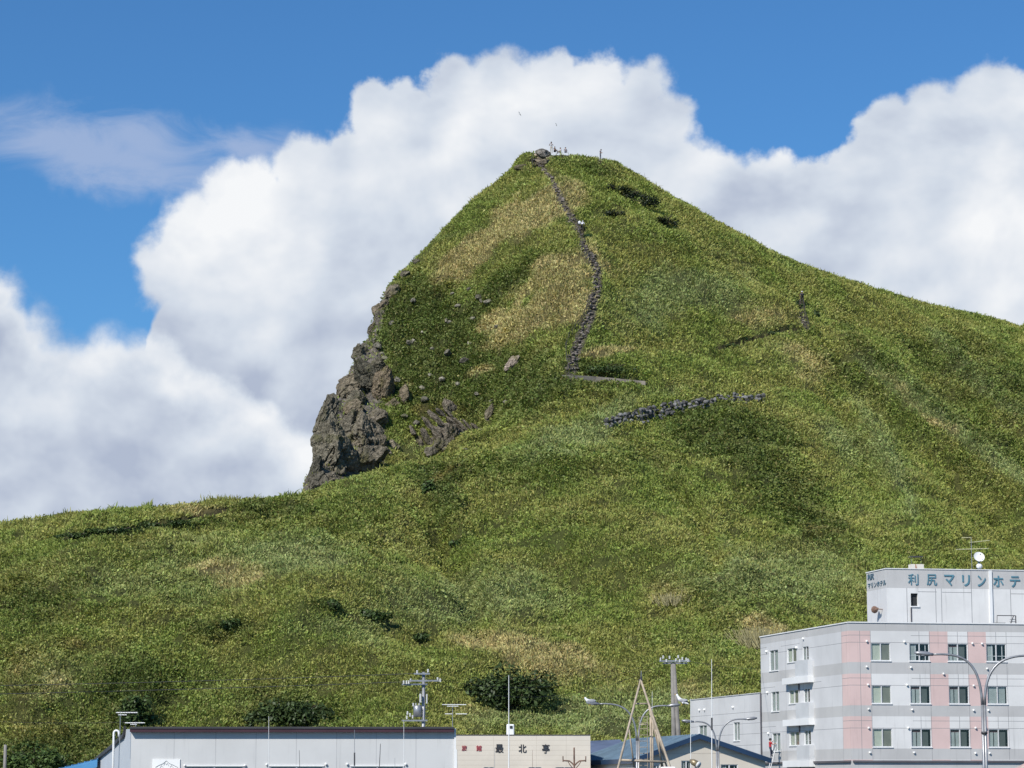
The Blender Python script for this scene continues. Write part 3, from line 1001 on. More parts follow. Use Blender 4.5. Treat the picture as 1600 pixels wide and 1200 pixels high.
TEAL = paint('teal sign paint', (0.10, 0.235, 0.30), 0.5, 0.08)
TEAL_D = paint('deep teal sign paint', (0.05, 0.13, 0.19), 0.5, 0.08)
REDP = paint('faded red paint', (0.42, 0.07, 0.08), 0.6, 0.1)
BLACKP = paint('black sign paint', (0.03, 0.025, 0.03), 0.6, 0.1)
CERAM = paint('white ceramic', (0.62, 0.62, 0.61), 0.2, 0.03)
CABLE = paint('black cable', (0.03, 0.03, 0.03), 0.6, 0.1)
CURT = paint('pale curtain', (0.46, 0.48, 0.40), 0.8, 0.05)
CURT2 = paint('grey lace curtain', (0.34, 0.37, 0.36), 0.8, 0.08)
SCREEN = paint('insect screen', (0.10, 0.11, 0.10), 0.7, 0.1)
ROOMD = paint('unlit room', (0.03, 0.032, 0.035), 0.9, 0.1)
REDLINT = paint('dark red curtain header', (0.10, 0.03, 0.035), 0.8, 0.1)
FLATROOF = paint('flat roof sheet', (0.30, 0.30, 0.31), 0.8, 0.1)

m_glass, N = new_mat('window glass')
fr_ = N.n('ShaderNodeLayerWeight', i_Blend=0.5)
gl = N.n('ShaderNodeBsdfGlossy', i_Color=(0.9, 0.95, 1, 1), i_Roughness=0.04)
tp = N.n('ShaderNodeBsdfTransparent', i_Color=(0.93, 0.96, 0.95, 1))
finish(N, N.n('ShaderNodeMixShader', i_0=N.m('ADD', N.m('MULTIPLY', N.m('POWER', fr_.outputs['Facing'], 4.0), 0.7), 0.06), i_1=tp.outputs[0], i_2=gl.outputs[0]).outputs[0])

m_rock, N = new_mat('weathered volcanic rock')
pos = N.n('ShaderNodeNewGeometry').outputs['Position']
oi = N.n('ShaderNodeObjectInfo')
nz = N.noise(pos, 2.2, 6.0, 0.68)
nz2 = N.noise(pos, 0.5, 4.0, 0.6)
c = N.mix(N.sm(nz, 0.28, 0.72), (0.085, 0.080, 0.062, 1), (0.36, 0.33, 0.265, 1))
c = N.mix(N.m('MULTIPLY', N.sm(nz2, 0.5, 0.68), 0.75), c, (0.15, 0.15, 0.075, 1))
c = N.mix(N.m('MULTIPLY', N.sm(N.noise(pos, 5.0, 3.0), 0.66, 0.72), 0.5), c, (0.55, 0.52, 0.46, 1))
c = N.mix(1.0, c, oi.outputs['Color'], 'MULTIPLY')
vor = N.n('ShaderNodeTexVoronoi', feature='DISTANCE_TO_EDGE', i_Vector=N.n('ShaderNodeVectorMath', operation='ADD', i_0=pos, i_1=N.noise(pos, 0.9, 3.0, out=1)).outputs[0], i_Scale=0.5)
crack = N.sm(vor.outputs['Distance'], 0.0, 0.06)
bp = N.n('ShaderNodeBump', i_Height=N.m('ADD', N.m('MULTIPLY', crack, 0.16), N.m('ADD', N.m('MULTIPLY', nz, 0.8), N.m('MULTIPLY', N.noise(pos, 1.0, 7.0, 0.72, 0.8), 1.8))), i_Strength=1.0, i_Distance=0.45)
b = N.n('ShaderNodeBsdfPrincipled', i_Base_Color=c, i_Roughness=0.92, i_Normal=bp.outputs[0])
b.inputs['Specular IOR Level'].default_value = 0.1
finish(N, b.outputs[0])


def ico(sub):
    import bmesh
    bm = bmesh.new()
    bmesh.ops.create_icosphere(bm, subdivisions=sub, radius=1.0)
    v = np.array([p.co[:] for p in bm.verts])
    f = [tuple(p.index for p in q.verts) for q in bm.faces]
    bm.free()
    return v, f


ICO = {k: ico(k) for k in (2, 3, 4, 5, 6)}


def rock_shape(sub, size, seed, planes=16, rough=0.10, flat=0.62):
    r = np.random.default_rng(seed)
    v, f = ICO[sub]
    n = r.normal(size=(planes, 3))
    n /= np.linalg.norm(n, axis=1)[:, None]
    d = r.uniform(flat, 1.0, planes)
    dots = v @ n.T
    rad = np.min(np.where(dots > 0.05, d[None] / np.maximum(dots, 0.05), 9), axis=1)
    rad = np.minimum(rad, 1.15)
    o = r.random(3) * 50
    q = v * rad[:, None]
    nn = fbm(q[:, 0] * 2.2 + o[0], q[:, 1] * 2.2 + o[1], q[:, 2] * 2.2 + o[2], seed, 4) - 0.5
    rid = 1 - np.abs(2 * fbm(q[:, 0] * 1.6 + o[1], q[:, 1] * 1.6 + o[2], q[:, 2] * 1.6 + o[0], seed + 5, 4) - 1)
    rad = rad * (1 + nn * rough * 2 + (rid - 0.7) * rough * 1.6)
    if sub >= 4:
        S3 = np.array(size)
        w3 = q * S3[None]
        g = fbm(w3[:, 0] / 1.5 + o[2], w3[:, 1] / 1.5 + o[0], w3[:, 2] / 3.2 + o[1], seed + 9, 3)
        g2 = fbm(w3[:, 0] / 0.8 + o[0], w3[:, 1] / 0.8 + o[2], w3[:, 2] / 0.9 + o[1], seed + 13, 3)
        rad = rad * (1 - 0.15 * np.exp(-((g - 0.5) / 0.022) ** 2) - 0.07 * np.exp(-((g2 - 0.5) / 0.03) ** 2) + 0.10 * (np.round(g2 * 6) / 6 - 0.5))
    return v * rad[:, None] * np.array(size), f


def rot_xyz(v, rx=0, ry=0, rz=0):
    M = Matrix.Rotation(rz, 3, 'Z') @ Matrix.Rotation(ry, 3, 'Y') @ Matrix.Rotation(rx, 3, 'X')
    return v @ np.array(M).T


def rock_obj(name, px, py, size, seed, label, cat='rock', sub=4, group=None, rot=(0, 0, 0), tintc=(1, 1, 1), push=0.0, planes=16, rough=0.1, Y=None, extra=None, flat=0.62):
    p, n = hit(px, py) if Y is None else (P(px, py, Y), None)
    if p is None:
        p = P(px, py, 350)
    if n is not None and push:
        p = p + (CAM - p).normalized() * push
    v, f = rock_shape(sub, size, seed, planes, rough, flat)
    v = rot_xyz(v, *rot)
    allv, allf = [v], list(f)
    off = len(v)
    for e in (extra or []):
        dx, dy, dz, sz, sd, rt = e
        v2, f2 = rock_shape(max(sub - 1, 2), sz, sd, planes, rough, flat)
        v2 = rot_xyz(v2, *rt) + np.array([dx, dy, dz])
        allv.append(v2)
        allf += [tuple(a + off for a in q) for q in f2]
        off += len(v2)
    me = bpy.data.meshes.new(name)
    me.from_pydata([tuple(a) for a in np.concatenate(allv)], [], allf)
    me.materials.append(m_rock)
    o = bpy.data.objects.new(name, me)
    o.location = p
    o.color = tuple(tintc) + (1,)
    link(o)
    return tag(o, label, cat, group)


# ------------------------------------------------------------------ ground and sea
m_ground, N = new_mat('quay asphalt and gravel')
pos = N.n('ShaderNodeNewGeometry').outputs['Position']
b = N.n('ShaderNodeBsdfPrincipled', i_Base_Color=N.mix(N.noise(pos, 0.4, 6.0, 0.6), (0.045, 0.045, 0.045, 1), (0.09, 0.085, 0.08, 1)), i_Roughness=0.9)
finish(N, b.outputs[0])
mb = MB()
mb.face([(-9000, -9000, 0), (9000, -9000, 0), (9000, 9000, 0), (-9000, 9000, 0)], m_ground)
mb.build('ground', label='grey quay ground below the headland', kind='structure')

# ------------------------------------------------------------------ cliff rocks
RK = [
    # px, py, (sx, sy, sz), seed, rot, tint, push, sub, rough, label
    (520, 707, (3.3, 3.4, 4.2), 11, (0.1, 0.25, 0.3), (0.95, 0.97, 0.92), 1.6, 6, 0.19, 'huge cracked grey-brown boulder bulging at the foot of the cliff'),
    (512, 650, (1.7, 2.2, 2.7), 12, (0, 0.5, 0.1), (0.85, 0.88, 0.86), 1.2, 5, 0.14, 'rounded split boulder sticking out over the huge one at the cliff foot'),
    (571, 680, (2.4, 2.6, 3.5), 13, (0.1, -0.25, 0.4), (1.08, 1.04, 1.0), 1.6, 6, 0.22, 'craggy grey boulder inland of the huge bulging one'),
    (548, 610, (2.4, 2.2, 3.0), 14, (0.2, 0.1, 0.9), (1.05, 0.95, 0.82), 0.8, 5, 0.15, 'brown jagged rock with a pale top above the split boulder'),
    (574, 598, (2.4, 2.2, 3.6), 15, (0.2, -0.35, 0.2), (0.62, 0.66, 0.62), 1.2, 5, 0.10, 'dark smooth-faced rock high on the cliff edge'),
    (601, 612, (1.8, 1.8, 3.4), 16, (0.3, 0.1, 0.3), (1.25, 1.0, 0.78), 0.8, 5, 0.12, 'orange-brown bare rock face beside the dark smooth rock'),
    (566, 722, (3.3, 2.6, 2.2), 17, (0, -0.3, 0.5), (0.9, 0.88, 0.85), 1.6, 5, 0.18, 'low broken rock resting on the grass under the craggy boulder'),
    (489, 742, (0.9, 1.4, 2.6), 18, (0, 0.35, 0.1), (0.5, 0.55, 0.58), -1.0, 4, 0.12, 'narrow dark rock behind the seaward foot of the cliff'),
    (562, 553, (1.2, 1.4, 1.4), 19, (0.1, 0.4, 0.1), (0.75, 0.78, 0.72), 0.1, 4, 0.16, 'grey knob on the cliff edge above the dark smooth rock'),
    (583, 514, (0.8, 1.0, 1.4), 20, (0.1, 0.4, 0.2), (0.85, 0.82, 0.74), 0.1, 4, 0.16, 'steep brown stone half way up the cliff edge'),
    (594, 484, (1.1, 1.2, 1.5), 21, (0.1, 0.3, 0.2), (1.15, 1.0, 0.85), 0.1, 4, 0.18, 'overhanging brown nose of rock on the cliff edge'),
    (613, 455, (0.9, 1.0, 1.3), 22, (0.1, 0.7, 0.2), (1.05, 0.98, 0.85), 0.0, 4, 0.16, 'pale brown slab on the cliff edge above the overhanging nose'),
    (631, 430, (0.8, 0.9, 0.8), 23, (0.1, 0.7, 0.5), (0.8, 0.82, 0.72), 0.0, 4, 0.2, 'grey broken stones where the cliff edge turns to grass'),
    (652, 410, (0.6, 0.8, 0.6), 24, (0.1, 0.7, 0.7), (0.75, 0.8, 0.68), -0.2, 4, 0.2, 'topmost grey stone of the cliff edge, below the tan grass'),
    (543, 668, (1.3, 1.6, 2.2), 31, (0, 0.3, 0.7), (0.8, 0.8, 0.78), 1.2, 4, 0.2, 'dark wedge of rock between the split boulder and the craggy one'),
    (552, 640, (1.5, 1.6, 1.4), 32, (0, 0.1, 0.2), (1.1, 0.95, 0.75), 0.8, 4, 0.2, 'ochre rock ledge under the brown jagged rock'),
    (548, 727, (1.5, 1.6, 2.3), 33, (0, 0.4, 0.2), (0.95, 0.92, 0.88), 1.6, 4, 0.18, 'tilted grey block right of the bulging boulder, at the grass edge'),
    (592, 655, (1.6, 1.4, 1.6), 34, (0, 0.2, 0.9), (1.0, 0.95, 0.92), 1.2, 4, 0.2, 'knobbly grey rock at the landward top of the craggy boulder'),
    (541, 596, (1.0, 1.2, 1.1), 35, (0, 0.2, 0.9), (1.3, 1.2, 1.1), 0.4, 4, 0.2, 'pale knob on top of the brown jagged rock'),
    (586, 690, (1.6, 1.4, 1.8), 36, (0, 0.5, 0.9), (0.85, 0.82, 0.78), 1.4, 4, 0.2, 'dark broken rock at the landward foot of the craggy boulder'),
    (560, 625, (1.3, 1.4, 1.6), 37, (0, -0.3, 0.4), (0.8, 0.82, 0.78), 1.0, 4, 0.2, 'grey rock wedged below the dark smooth one'),
    (590, 572, (1.4, 1.4, 1.3), 38, (0, -0.1, 0.4), (0.8, 0.8, 0.72), 0.8, 4, 0.2, 'mossy rock shelf above the dark smooth one'),
    (498, 754, (1.6, 1.5, 1.3), 41, (0, 0.2, 0.3), (0.7, 0.72, 0.72), 0.8, 4, 0.2, 'dark low rock at the seaward foot of the bulging boulder'),
    (520, 751, (1.8, 1.4, 1.0), 42, (0, 0.1, 0.9), (0.95, 0.92, 0.9), 1.0, 4, 0.2, 'flat grey rock in the grass under the bulging boulder'),
    (690, 700, (1.3, 1.1, 1.3), 43, (0, 0.3, 0.5), (0.9, 0.88, 0.85), 0.6, 4, 0.2, 'broken grey rock at the foot of the slanting slabs, by the meadow edge'),
    (672, 706, (1.1, 1.0, 0.9), 44, (0, -0.3, 0.5), (0.8, 0.8, 0.8), 0.6, 4, 0.2, 'dark little rock at the lower seaward corner of the slanting slabs'),
    (632, 615, (0.9, 1.0, 1.5), 25, (0.2, 0, 0.3), (1.2, 1.0, 0.82), 0.2, 4, 0.18, 'small brown rock in the scrub inland of the cliff'),
    (615, 634, (1.3, 1.0, 1.0), 26, (0.2, 0, 0.3), (1.15, 1.0, 0.82), 0.2, 4, 0.18, 'flat brown rock in scrub just above the craggy boulder'),
    (706, 643, (1.0, 0.9, 1.7), 27, (0.2, -0.5, 0.3), (1.15, 1.05, 1.05), 0.5, 4, 0.12, 'leaning grey stone above the slabby outcrop'),
    (763, 648, (0.7, 0.8, 1.6), 28, (0.2, 0.2, 0.3), (0.95, 0.9, 0.72), 0.2, 4, 0.18, 'mossy brown rock right of the slabby outcrop'),
    (613, 697, (1.0, 1.0, 0.9), 29, (0.2, 0.2, 0.3), (1.35, 1.3, 1.2), 0.4, 4, 0.18, 'pale stone in the grass between the cliff and the slabby outcrop'),
    (604, 706, (0.7, 0.8, 0.6), 30, (0.2, 0.2, 0.3), (1.45, 1.4, 1.3), 0.4, 4, 0.18, 'smallest pale stone at the top edge of the lower meadow'),
]
for px, py, sz, sd, rt, tc, ps, sub, rg_, lab in RK:
    mt_ = sum(tc) / 3
    tc = tuple((0.55 * mt_ + 0.45 * q_) * 0.95 for q_ in tc)
    tc = (tc[0] * 1.04, tc[1], tc[2] * 0.95)
    sub = min(6, sub + 1)
    rock_obj('boulder', px, py, sz, sd, lab, 'rock', sub, None, rt, tc, ps, 22, rg_)


def slabs(seed, spots):
    r = np.random.default_rng(seed)
    out = []
    for dx, dz, sx, sz_, a in spots:
        out.append((dx, r.uniform(-0.6, 0.4), dz, (sx, 0.8, sz_), int(r.integers(1e6)), (r.uniform(-.2, .2), a, r.uniform(-.4, .4))))
    return out


rock_obj('rock_outcrop', 700, 680, (1.4, 1.2, 1.8), 51, 'outcrop of slanting dark slabs above the meadow edge', 'rock', 4, None, (0, -0.4, 0), (0.95, 0.88, 0.85), 0.8, rough=0.14,
         extra=slabs(5, [(-2.6, 1.6, 0.45, 1.5, -0.7), (-1.6, 2.2, 0.4, 1.4, -0.8), (-3.0, -0.2, 0.5, 1.5, -0.5), (-1.4, 0.2, 0.6, 1.6, -0.6), (0.6, 1.6, 0.4, 1.7, -0.9), (1.8, 1.2, 0.3, 1.7, -0.8), (2.9, 0.9, 0.3, 1.5, -0.7),
                         (3.9, 0.7, 0.3, 1.3, -0.8), (0.4, -0.8, 0.5, 1.5, -0.2), (1.0, -1.9, 0.6, 1.6, 0.0), (-0.4, -2.2, 0.6, 1.3, 0.1), (2.2, -1.2, 0.4, 1.2, -0.4), (-2.4, -2.6, 0.8, 1.2, 0.3), (-4.1, -2.3, 0.8, 1.0, 0.5), (0.2, 2.8, 0.3, 1.0, -0.7), (-3.6, -1.4, 0.6, 1.2, -0.2), (-2.0, -1.6, 0.5, 1.4, -0.1), (-4.6, 0.4, 0.4, 1.0, -0.6), (3.2, -0.3, 0.35, 1.2, -0.5), (1.6, -2.6, 0.5, 1.1, 0.2), (-1.0, 3.0, 0.35, 0.9, -0.8), (4.6, 0.2, 0.3, 0.9, -0.8)]))
rock_obj('rock_outcrop', 801, 567, (0.9, 0.8, 1.2), 52, 'pinkish pale rock outcrop alone in scrub left of the stairway foot', 'rock', 4, None, (0, 0.5, 0), (1.7, 1.5, 1.5), 0.5, rough=0.14,
         extra=slabs(6, [(-0.5, -0.6, 0.5, 0.7, 0.9), (0.5, 0.6, 0.4, 0.8, 0.7), (0.1, -0.2, 0.6, 0.6, 1.1)]))
rock_obj('summit_rock', 848, 240.5, (1.05, 0.9, 0.75), 53, 'flat-topped grey rock slab crowning the very summit', 'rock', 4, None, (0, 0.05, 0), (1.0, 1.0, 1.1), 0.4, rough=0.08)
SUMR = [(838, 243, 0.5, 1.5, 'pale tan stone under the left end of the summit slab'), (846, 247, 0.6, 1.2, 'brown stone directly below the summit slab'), (857, 247, 0.6, 1.25, 'brown stone below the right end of the summit slab'),
        (841, 252, 0.5, 1.1, 'lower brown stone at the head of the stone path'), (851, 254, 0.6, 1.0, 'broad dull stone at the head of the stone path'), (862, 248, 0.5, 1.0, 'rightmost brown stone of the summit outcrop'),
        (835, 258, 0.5, 0.8, 'dark stone beside the upper railing foot'), (813, 262, 0.8, 0.75, 'lone grey rock on the skyline just below the summit')]
for px, py, s_, t_, lab in SUMR:
    rock_obj('summit_stone', px, py, (s_ * 1.2, s_, s_ * 0.8), int(px * 7), lab, 'stone', 3, 'stones of the summit outcrop', (0, 0.2, px), (t_ * 1.1, t_, t_ * 0.9), 0.25, rough=0.12)
SMALL = [(748, 465, 0.5, 0.8), (753, 470, 0.4, 0.9), (764, 472, 0.6, 1.3), (738, 498, 0.35, 1.8), (716, 478, 0.4, 1.3), (639, 535, 0.55, 1.0), (646, 532, 0.3, 1.7), (597, 553, 0.4, 1.8), (699, 552, 0.6, 1.0), (725, 564, 0.6, 0.6),
         (696, 502, 0.45, 1.3), (704, 505, 0.5, 1.0), (734, 536, 0.35, 1.8), (660, 519, 0.25, 2.0), (690, 592, 0.4, 1.6), (672, 586, 0.25, 1.9), (660, 606, 0.4, 1.4), (663, 624, 0.5, 0.9), (776, 510, 0.4, 0.9), (792, 628, 0.4, 1.3),
         (730, 706, 0.55, 1.2), (590, 540, 0.5, 1.1), (585, 533, 0.5, 1.0), (602, 560, 0.5, 1.2), (620, 594, 0.5, 1.3), (768, 628, 0.35, 1.1), (706, 460, 0.35, 1.0), (733, 452, 0.4, 0.8), (645, 470, 0.4, 1.1), (612, 505, 0.4, 1.2),
         (655, 560, 0.3, 1.4), (676, 545, 0.3, 1.2), (715, 600, 0.35, 1.5), (745, 615, 0.35, 1.1), (632, 650, 0.4, 1.3), (650, 660, 0.4, 1.0)]
srt = sorted(SMALL)
for i_, (px, py, s_, t_) in enumerate(srt):
    rock_obj('hillside_stone', px, py, (s_ * 1.3, s_, s_ * 0.9), int(px * 3 + py), 'small loose stone showing through the scrub of the steep seaward face', 'stone', 2,
             'loose stones in the scrub of the seaward face', (0, 0.3, px), (t_, t_, t_ * 0.97), 0.45, rough=0.12)


def stone_mat(name, lo, hi, lo2, hi2, amt):
    m, N = new_mat(name)
    pos = N.n('ShaderNodeNewGeometry').outputs['Position']
    rpi = N.n('ShaderNodeNewGeometry').outputs['Random Per Island']
    c = N.mix(N.sm(N.noise(pos, 1.9, 2.0, 0.5), 0.35, 0.65), lo + (1,), hi + (1,))
    c = N.mix(amt, c, N.mix(N.m('POWER', rpi, 1.6), lo2 + (1,), hi2 + (1,)))
    bp = N.n('ShaderNodeBump', i_Height=N.noise(pos, 6.0, 4.0), i_Strength=0.6, i_Distance=0.1)
    b_ = N.n('ShaderNodeBsdfPrincipled', i_Base_Color=c, i_Roughness=0.9, i_Normal=bp.outputs[0])
    finish(N, b_.outputs[0])
    return m


m_wallstone = stone_mat('grey dry stone', (0.02, 0.02, 0.02), (0.17, 0.165, 0.16), (0.035, 0.033, 0.032), (0.27, 0.265, 0.255), 0.6)
m_pathstone = stone_mat('trodden path stone', (0.05, 0.043, 0.036), (0.20, 0.17, 0.145), (0.06, 0.05, 0.042), (0.33, 0.285, 0.25), 0.55)

# ------------------------------------------------------------------ stone stairway, terrace, walls
def drape(line, step=6.0):
    pts = []
    for (x0, y0), (x1, y1) in zip(line[:-1], line[1:]):
        n = max(1, int(math.hypot(x1 - x0, y1 - y0) / step))
        for k in range(n):
            pts.append((x0 + (x1 - x0) * k / n, y0 + (y1 - y0) * k / n))
    pts.append(line[-1])
    return pts


def step_stones(name, line, width, seed, label, tintc=(1, 1, 1), dens=2.0, sz=0.30):
    """worn treads: many small stones bedded in one trodden path"""
    r = np.random.default_rng(seed)
    allv, allf, off = [], [], 0
    for (x, y) in drape(line, 2.4):
        w = np.interp(y, [250, 350, 450, 580], width)
        for k in range(int(dens + r.random())):
            qx, qy = x + r.uniform(-w, w), y + r.uniform(-2.4, 2.4)
            p, n = hit(qx, qy)
            if p is None:
                continue
            s_ = sz * r.uniform(0.3, 1.2)
            v, f = rock_shape(2, (s_ * 1.15, s_, s_ * 0.5), int(r.integers(1e6)), 10, 0.06)
            v = rot_xyz(v, r.uniform(-.6, .6), r.uniform(-.6, .6), r.uniform(0, 6)) + np.array(p) + np.array([0, -0.03, 0.03])
            allv.append(v)
            allf += [tuple(a + off for a in q) for q in f]
            off += len(v)
    me = bpy.data.meshes.new(name)
    me.from_pydata([tuple(a) for a in np.concatenate(allv)], [], allf)
    me.materials.append(m_pathstone)
    o = bpy.data.objects.new(name, me)
    link(o)
    return tag(o, label, kind='structure')


step_stones('path', STAIR, (3.8, 5.2, 6.4, 9.0), 61, 'rough stone stairway climbing to the summit', (1.1, 1.05, 1.05), 3.2)
step_stones('path', STAIR_MID, (4, 5, 5, 5), 62, 'short stone stairway below the lone hiker', (0.8, 0.8, 0.8), 2.0, 0.2)

# terrace of pale concrete at the foot of the stairway
mb = MB()
m_terr = paint('trodden pale concrete', (0.27, 0.235, 0.19), 0.9, 0.15, 1.2, 0.0, 0, 0.6)
tp_ = [hit(x, y + 2)[0] for x, y in drape(TERRACE, 8)]
tz_ = np.convolve(np.pad([p_.z for p_ in tp_], 3, mode='edge'), np.ones(7) / 7, 'valid')
ty_ = np.convolve(np.pad([p_.y for p_ in tp_], 3, mode='edge'), np.ones(7) / 7, 'valid')
for p_, z_, y_ in zip(tp_, tz_, ty_):
    p_.z, p_.y = z_, y_
for a, b_ in zip(tp_[:-1], tp_[1:]):
    mb.hexa([a + Vector((0, -0.5, -0.9)), b_ + Vector((0, -0.5, -0.9)), b_ + Vector((0, 1.4, -0.9)), a + Vector((0, 1.4, -0.9)),
             a + Vector((0, -0.5, 0.42)), b_ + Vector((0, -0.5, 0.42)), b_ + Vector((0, 1.4, 0.45)), a + Vector((0, 1.4, 0.45))], m_terr)
mb.build('path', label='pale concrete landing at the foot of the stairway', kind='structure')


def stone_wall(line, rows_px, seed, label, tintc):
    r = np.random.default_rng(seed)
    allv, allf, off = [], [], 0
    pts = drape(line, 4.6)
    for i, (x, y) in enumerate(pts):
        t = i / (len(pts) - 1)
        hpx = np.interp(t, [0, 0.5, 1], rows_px)
        p, n = hit(x, y)
        if p is None:
            continue
        k = max(1, int(round(hpx / 4.2)))
        for q in range(k + 1):
            if r.random() < 0.04:
                continue
            s_ = r.uniform(0.15, 0.33)
            v, f = rock_shape(3, (s_ * 1.3, s_, s_), int(r.integers(1e6)), 9, 0.05, 0.5)
            v = rot_xyz(v, r.uniform(-.3, .3), r.uniform(-.3, .3), r.uniform(0, 6)) + np.array(p) + np.array([r.uniform(-.22, .22), -0.10 + 0.16 * q, -0.05 + q * 0.42])
            allv.append(v)
            allf += [tuple(a + off for a in g) for g in f]
            off += len(v)
    me = bpy.data.meshes.new('stone_wall')
    me.from_pydata([tuple(a) for a in np.concatenate(allv)], [], allf)
    me.materials.append(m_wallstone)
    o = bpy.data.objects.new('stone_wall', me)
    o.color = tuple(tintc) + (1,)
    link(o)
    return tag(o, label, 'stone wall', 'dry stone walls on the slope')


stone_wall([(949, 668), (975, 662), (1000, 660), (1030, 654), (1060, 645), (1085, 640), (1116, 633)], (11, 18, 9), 71, 'long grey dry-stone retaining wall slanting across the slope', (1, 1, 1))
stone_wall([(1124, 627), (1145, 629), (1165, 630), (1192, 627)], (9, 11, 7), 72, 'short dark stretch of dry-stone wall, higher up in the scrub', (0.8, 0.8, 0.8))

# ------------------------------------------------------------------ railings beside the stairways
POSTM = paint('weathered timber post', (0.10, 0.085, 0.07), 0.85, 0.2, 5.0)


def railing(line, n, h_, label):
    pts = drape(line, 3.0)
    sel = [pts[int(round(i * (len(pts) - 1) / (n - 1)))] for i in range(n)]
    base = [hit(x, y)[0] for x, y in sel]
    base = [b_ for b_ in base if b_]
    t = thing('railing', base[0], label, 'railing')
    tops = []
    for b_ in base:
        mb = MB()
        mb.tube([b_ + Vector((0, 0, -0.3)), b_ + Vector((0, 0, h_))], 0.042, POSTM, 6)
        mb.build('post', t)
        tops.append(b_)
    for lv in (0.92, 0.5):
        mb = MB()
        pp = []
        for a, b_ in zip(tops[:-1], tops[1:]):
            for k in range(5):
                q = a.lerp(b_, k / 5) + Vector((0, 0, h_ * lv - 0.18 * h_ * sin(pi * k / 5)))
                pp.append(q)
        pp.append(tops[-1] + Vector((0, 0, h_ * lv)))
        mb.tube(pp, 0.028, CABLE, 5)
        mb.build('rope', t)
    return t


railing([(889, 582), (885, 565), (884, 545), (889, 532), (899, 518), (909, 505), (916, 490), (919, 475)], 15, 1.15, 'rope railing on dark posts along the foot of the long stairway')
railing([(902, 352), (905, 366), (908, 380), (914, 398), (924, 404)], 8, 0.95, 'rope railing beside the climber in white')
railing([(833, 246), (831, 254), (832, 263), (840, 264), (848, 262)], 6, 1.1, 'rope railing on pale posts just under the summit slab')
railing([(1255, 474), (1257, 486), (1258, 496), (1262, 506), (1264, 514)], 7, 1.15, 'rope railing running down from the lone hiker')


# ------------------------------------------------------------------ shrubs
BARK = paint('shrub bark', (0.09, 0.07, 0.05), 0.9, 0.2, 4.0)
LEAF_M = {}


def leafmat(name, col):
    m, N = new_mat(name)
    pos = N.n('ShaderNodeNewGeometry').outputs['Position']
    a = N.noise(pos, 2.0, 4.0, 0.7)
    c = N.mix(N.sm(a, 0.35, 0.65), tuple(x * 0.42 for x in col) + (1,), tuple(x * 1.35 for x in col) + (1,))
    d_ = N.n('ShaderNodeBsdfPrincipled', i_Base_Color=c, i_Roughness=0.5)
    d_.inputs['Specular IOR Level'].default_value = 0.3
    t_ = N.n('ShaderNodeBsdfTranslucent', i_Color=c)
    finish(N, N.n('ShaderNodeMixShader', i_0=0.2, i_1=d_.outputs[0], i_2=t_.outputs[0]).outputs[0])
    return m


LM_DARK = leafmat('dark evergreen leaves', (0.065, 0.105, 0.028))
LM_BLACK = leafmat('very dark conifer sprays', (0.060, 0.092, 0.028))
LM_INK = leafmat('almost black juniper sprays', (0.028, 0.040, 0.015))
LM_MID = leafmat('mid green leaves', (0.085, 0.135, 0.035))


def shrub(name, px, py, rx, ry, rz, label, mat, nleaf=900, leaf=0.28, seed=0, depth=None, nlobe=14, cat='bush', group=None):
    """(px, py): middle of the crown's lower edge; radii in metres"""
    r = np.random.default_rng(seed)
    p, n = hit(px, py)
    if p is None:
        return
    t = thing(name, p, label, cat, group)
    mb = MB()
    for k in range(5):
        a = r.uniform(0, 2 * pi)
        tip = p + Vector((cos(a) * rx * 0.6, sin(a) * ry * 0.6, rz * r.uniform(0.7, 1.1)))
        mid = p.lerp(tip, 0.5) + Vector((0, 0, rz * 0.2))
        mb.tube([p + Vector((0, 0, -0.5)), mid, tip], [0.09, 0.06, 0.02], BARK, 5)
    mb.build('stem', t)
    lob = []
    for k in range(nlobe):
        a, q = r.uniform(0, 2 * pi), sqrt(r.random()) * 0.9
        lob.append((cos(a) * q * rx, sin(a) * q * ry, rz * r.uniform(0.35, 0.95) * (1 - 0.4 * q), r.uniform(0.22, 0.5)))
    lob = np.array(lob)
    li = r.integers(0, nlobe, nleaf)
    d_ = r.normal(size=(nleaf, 3))
    d_ /= np.linalg.norm(d_, axis=1)[:, None]
    rad = r.uniform(0.55, 1.05, nleaf) ** 0.6
    c_ = lob[li, :3] + d_ * rad[:, None] * (lob[li, 3:4] * np.array([[rx, ry, rz]]) * 0.95)
    slope_n = Vector(n) if n else Vector((0, 0, 1))
    up = d_ * 0.7 + np.array([0, 0, 0.6]) + r.normal(size=(nleaf, 3)) * 0.45
    up /= np.linalg.norm(up, axis=1)[:, None]
    s1 = np.cross(up, r.normal(size=(nleaf, 3)))
    s1 /= np.linalg.norm(s1, axis=1)[:, None]
    s2 = np.cross(up, s1)
    L = leaf * np.exp(r.normal(size=nleaf) * 0.3)
    v = np.stack([c_ - s1 * (L * 0.7)[:, None], c_ - s2 * (L * 0.36)[:, None], c_ + s1 * (L * 0.7)[:, None], c_ + s2 * (L * 0.36)[:, None]], 1).reshape(-1, 3)
    crown = np_mesh('crown', v, np.arange(nleaf * 4).reshape(-1, 4), mat, parent=t)
    return t


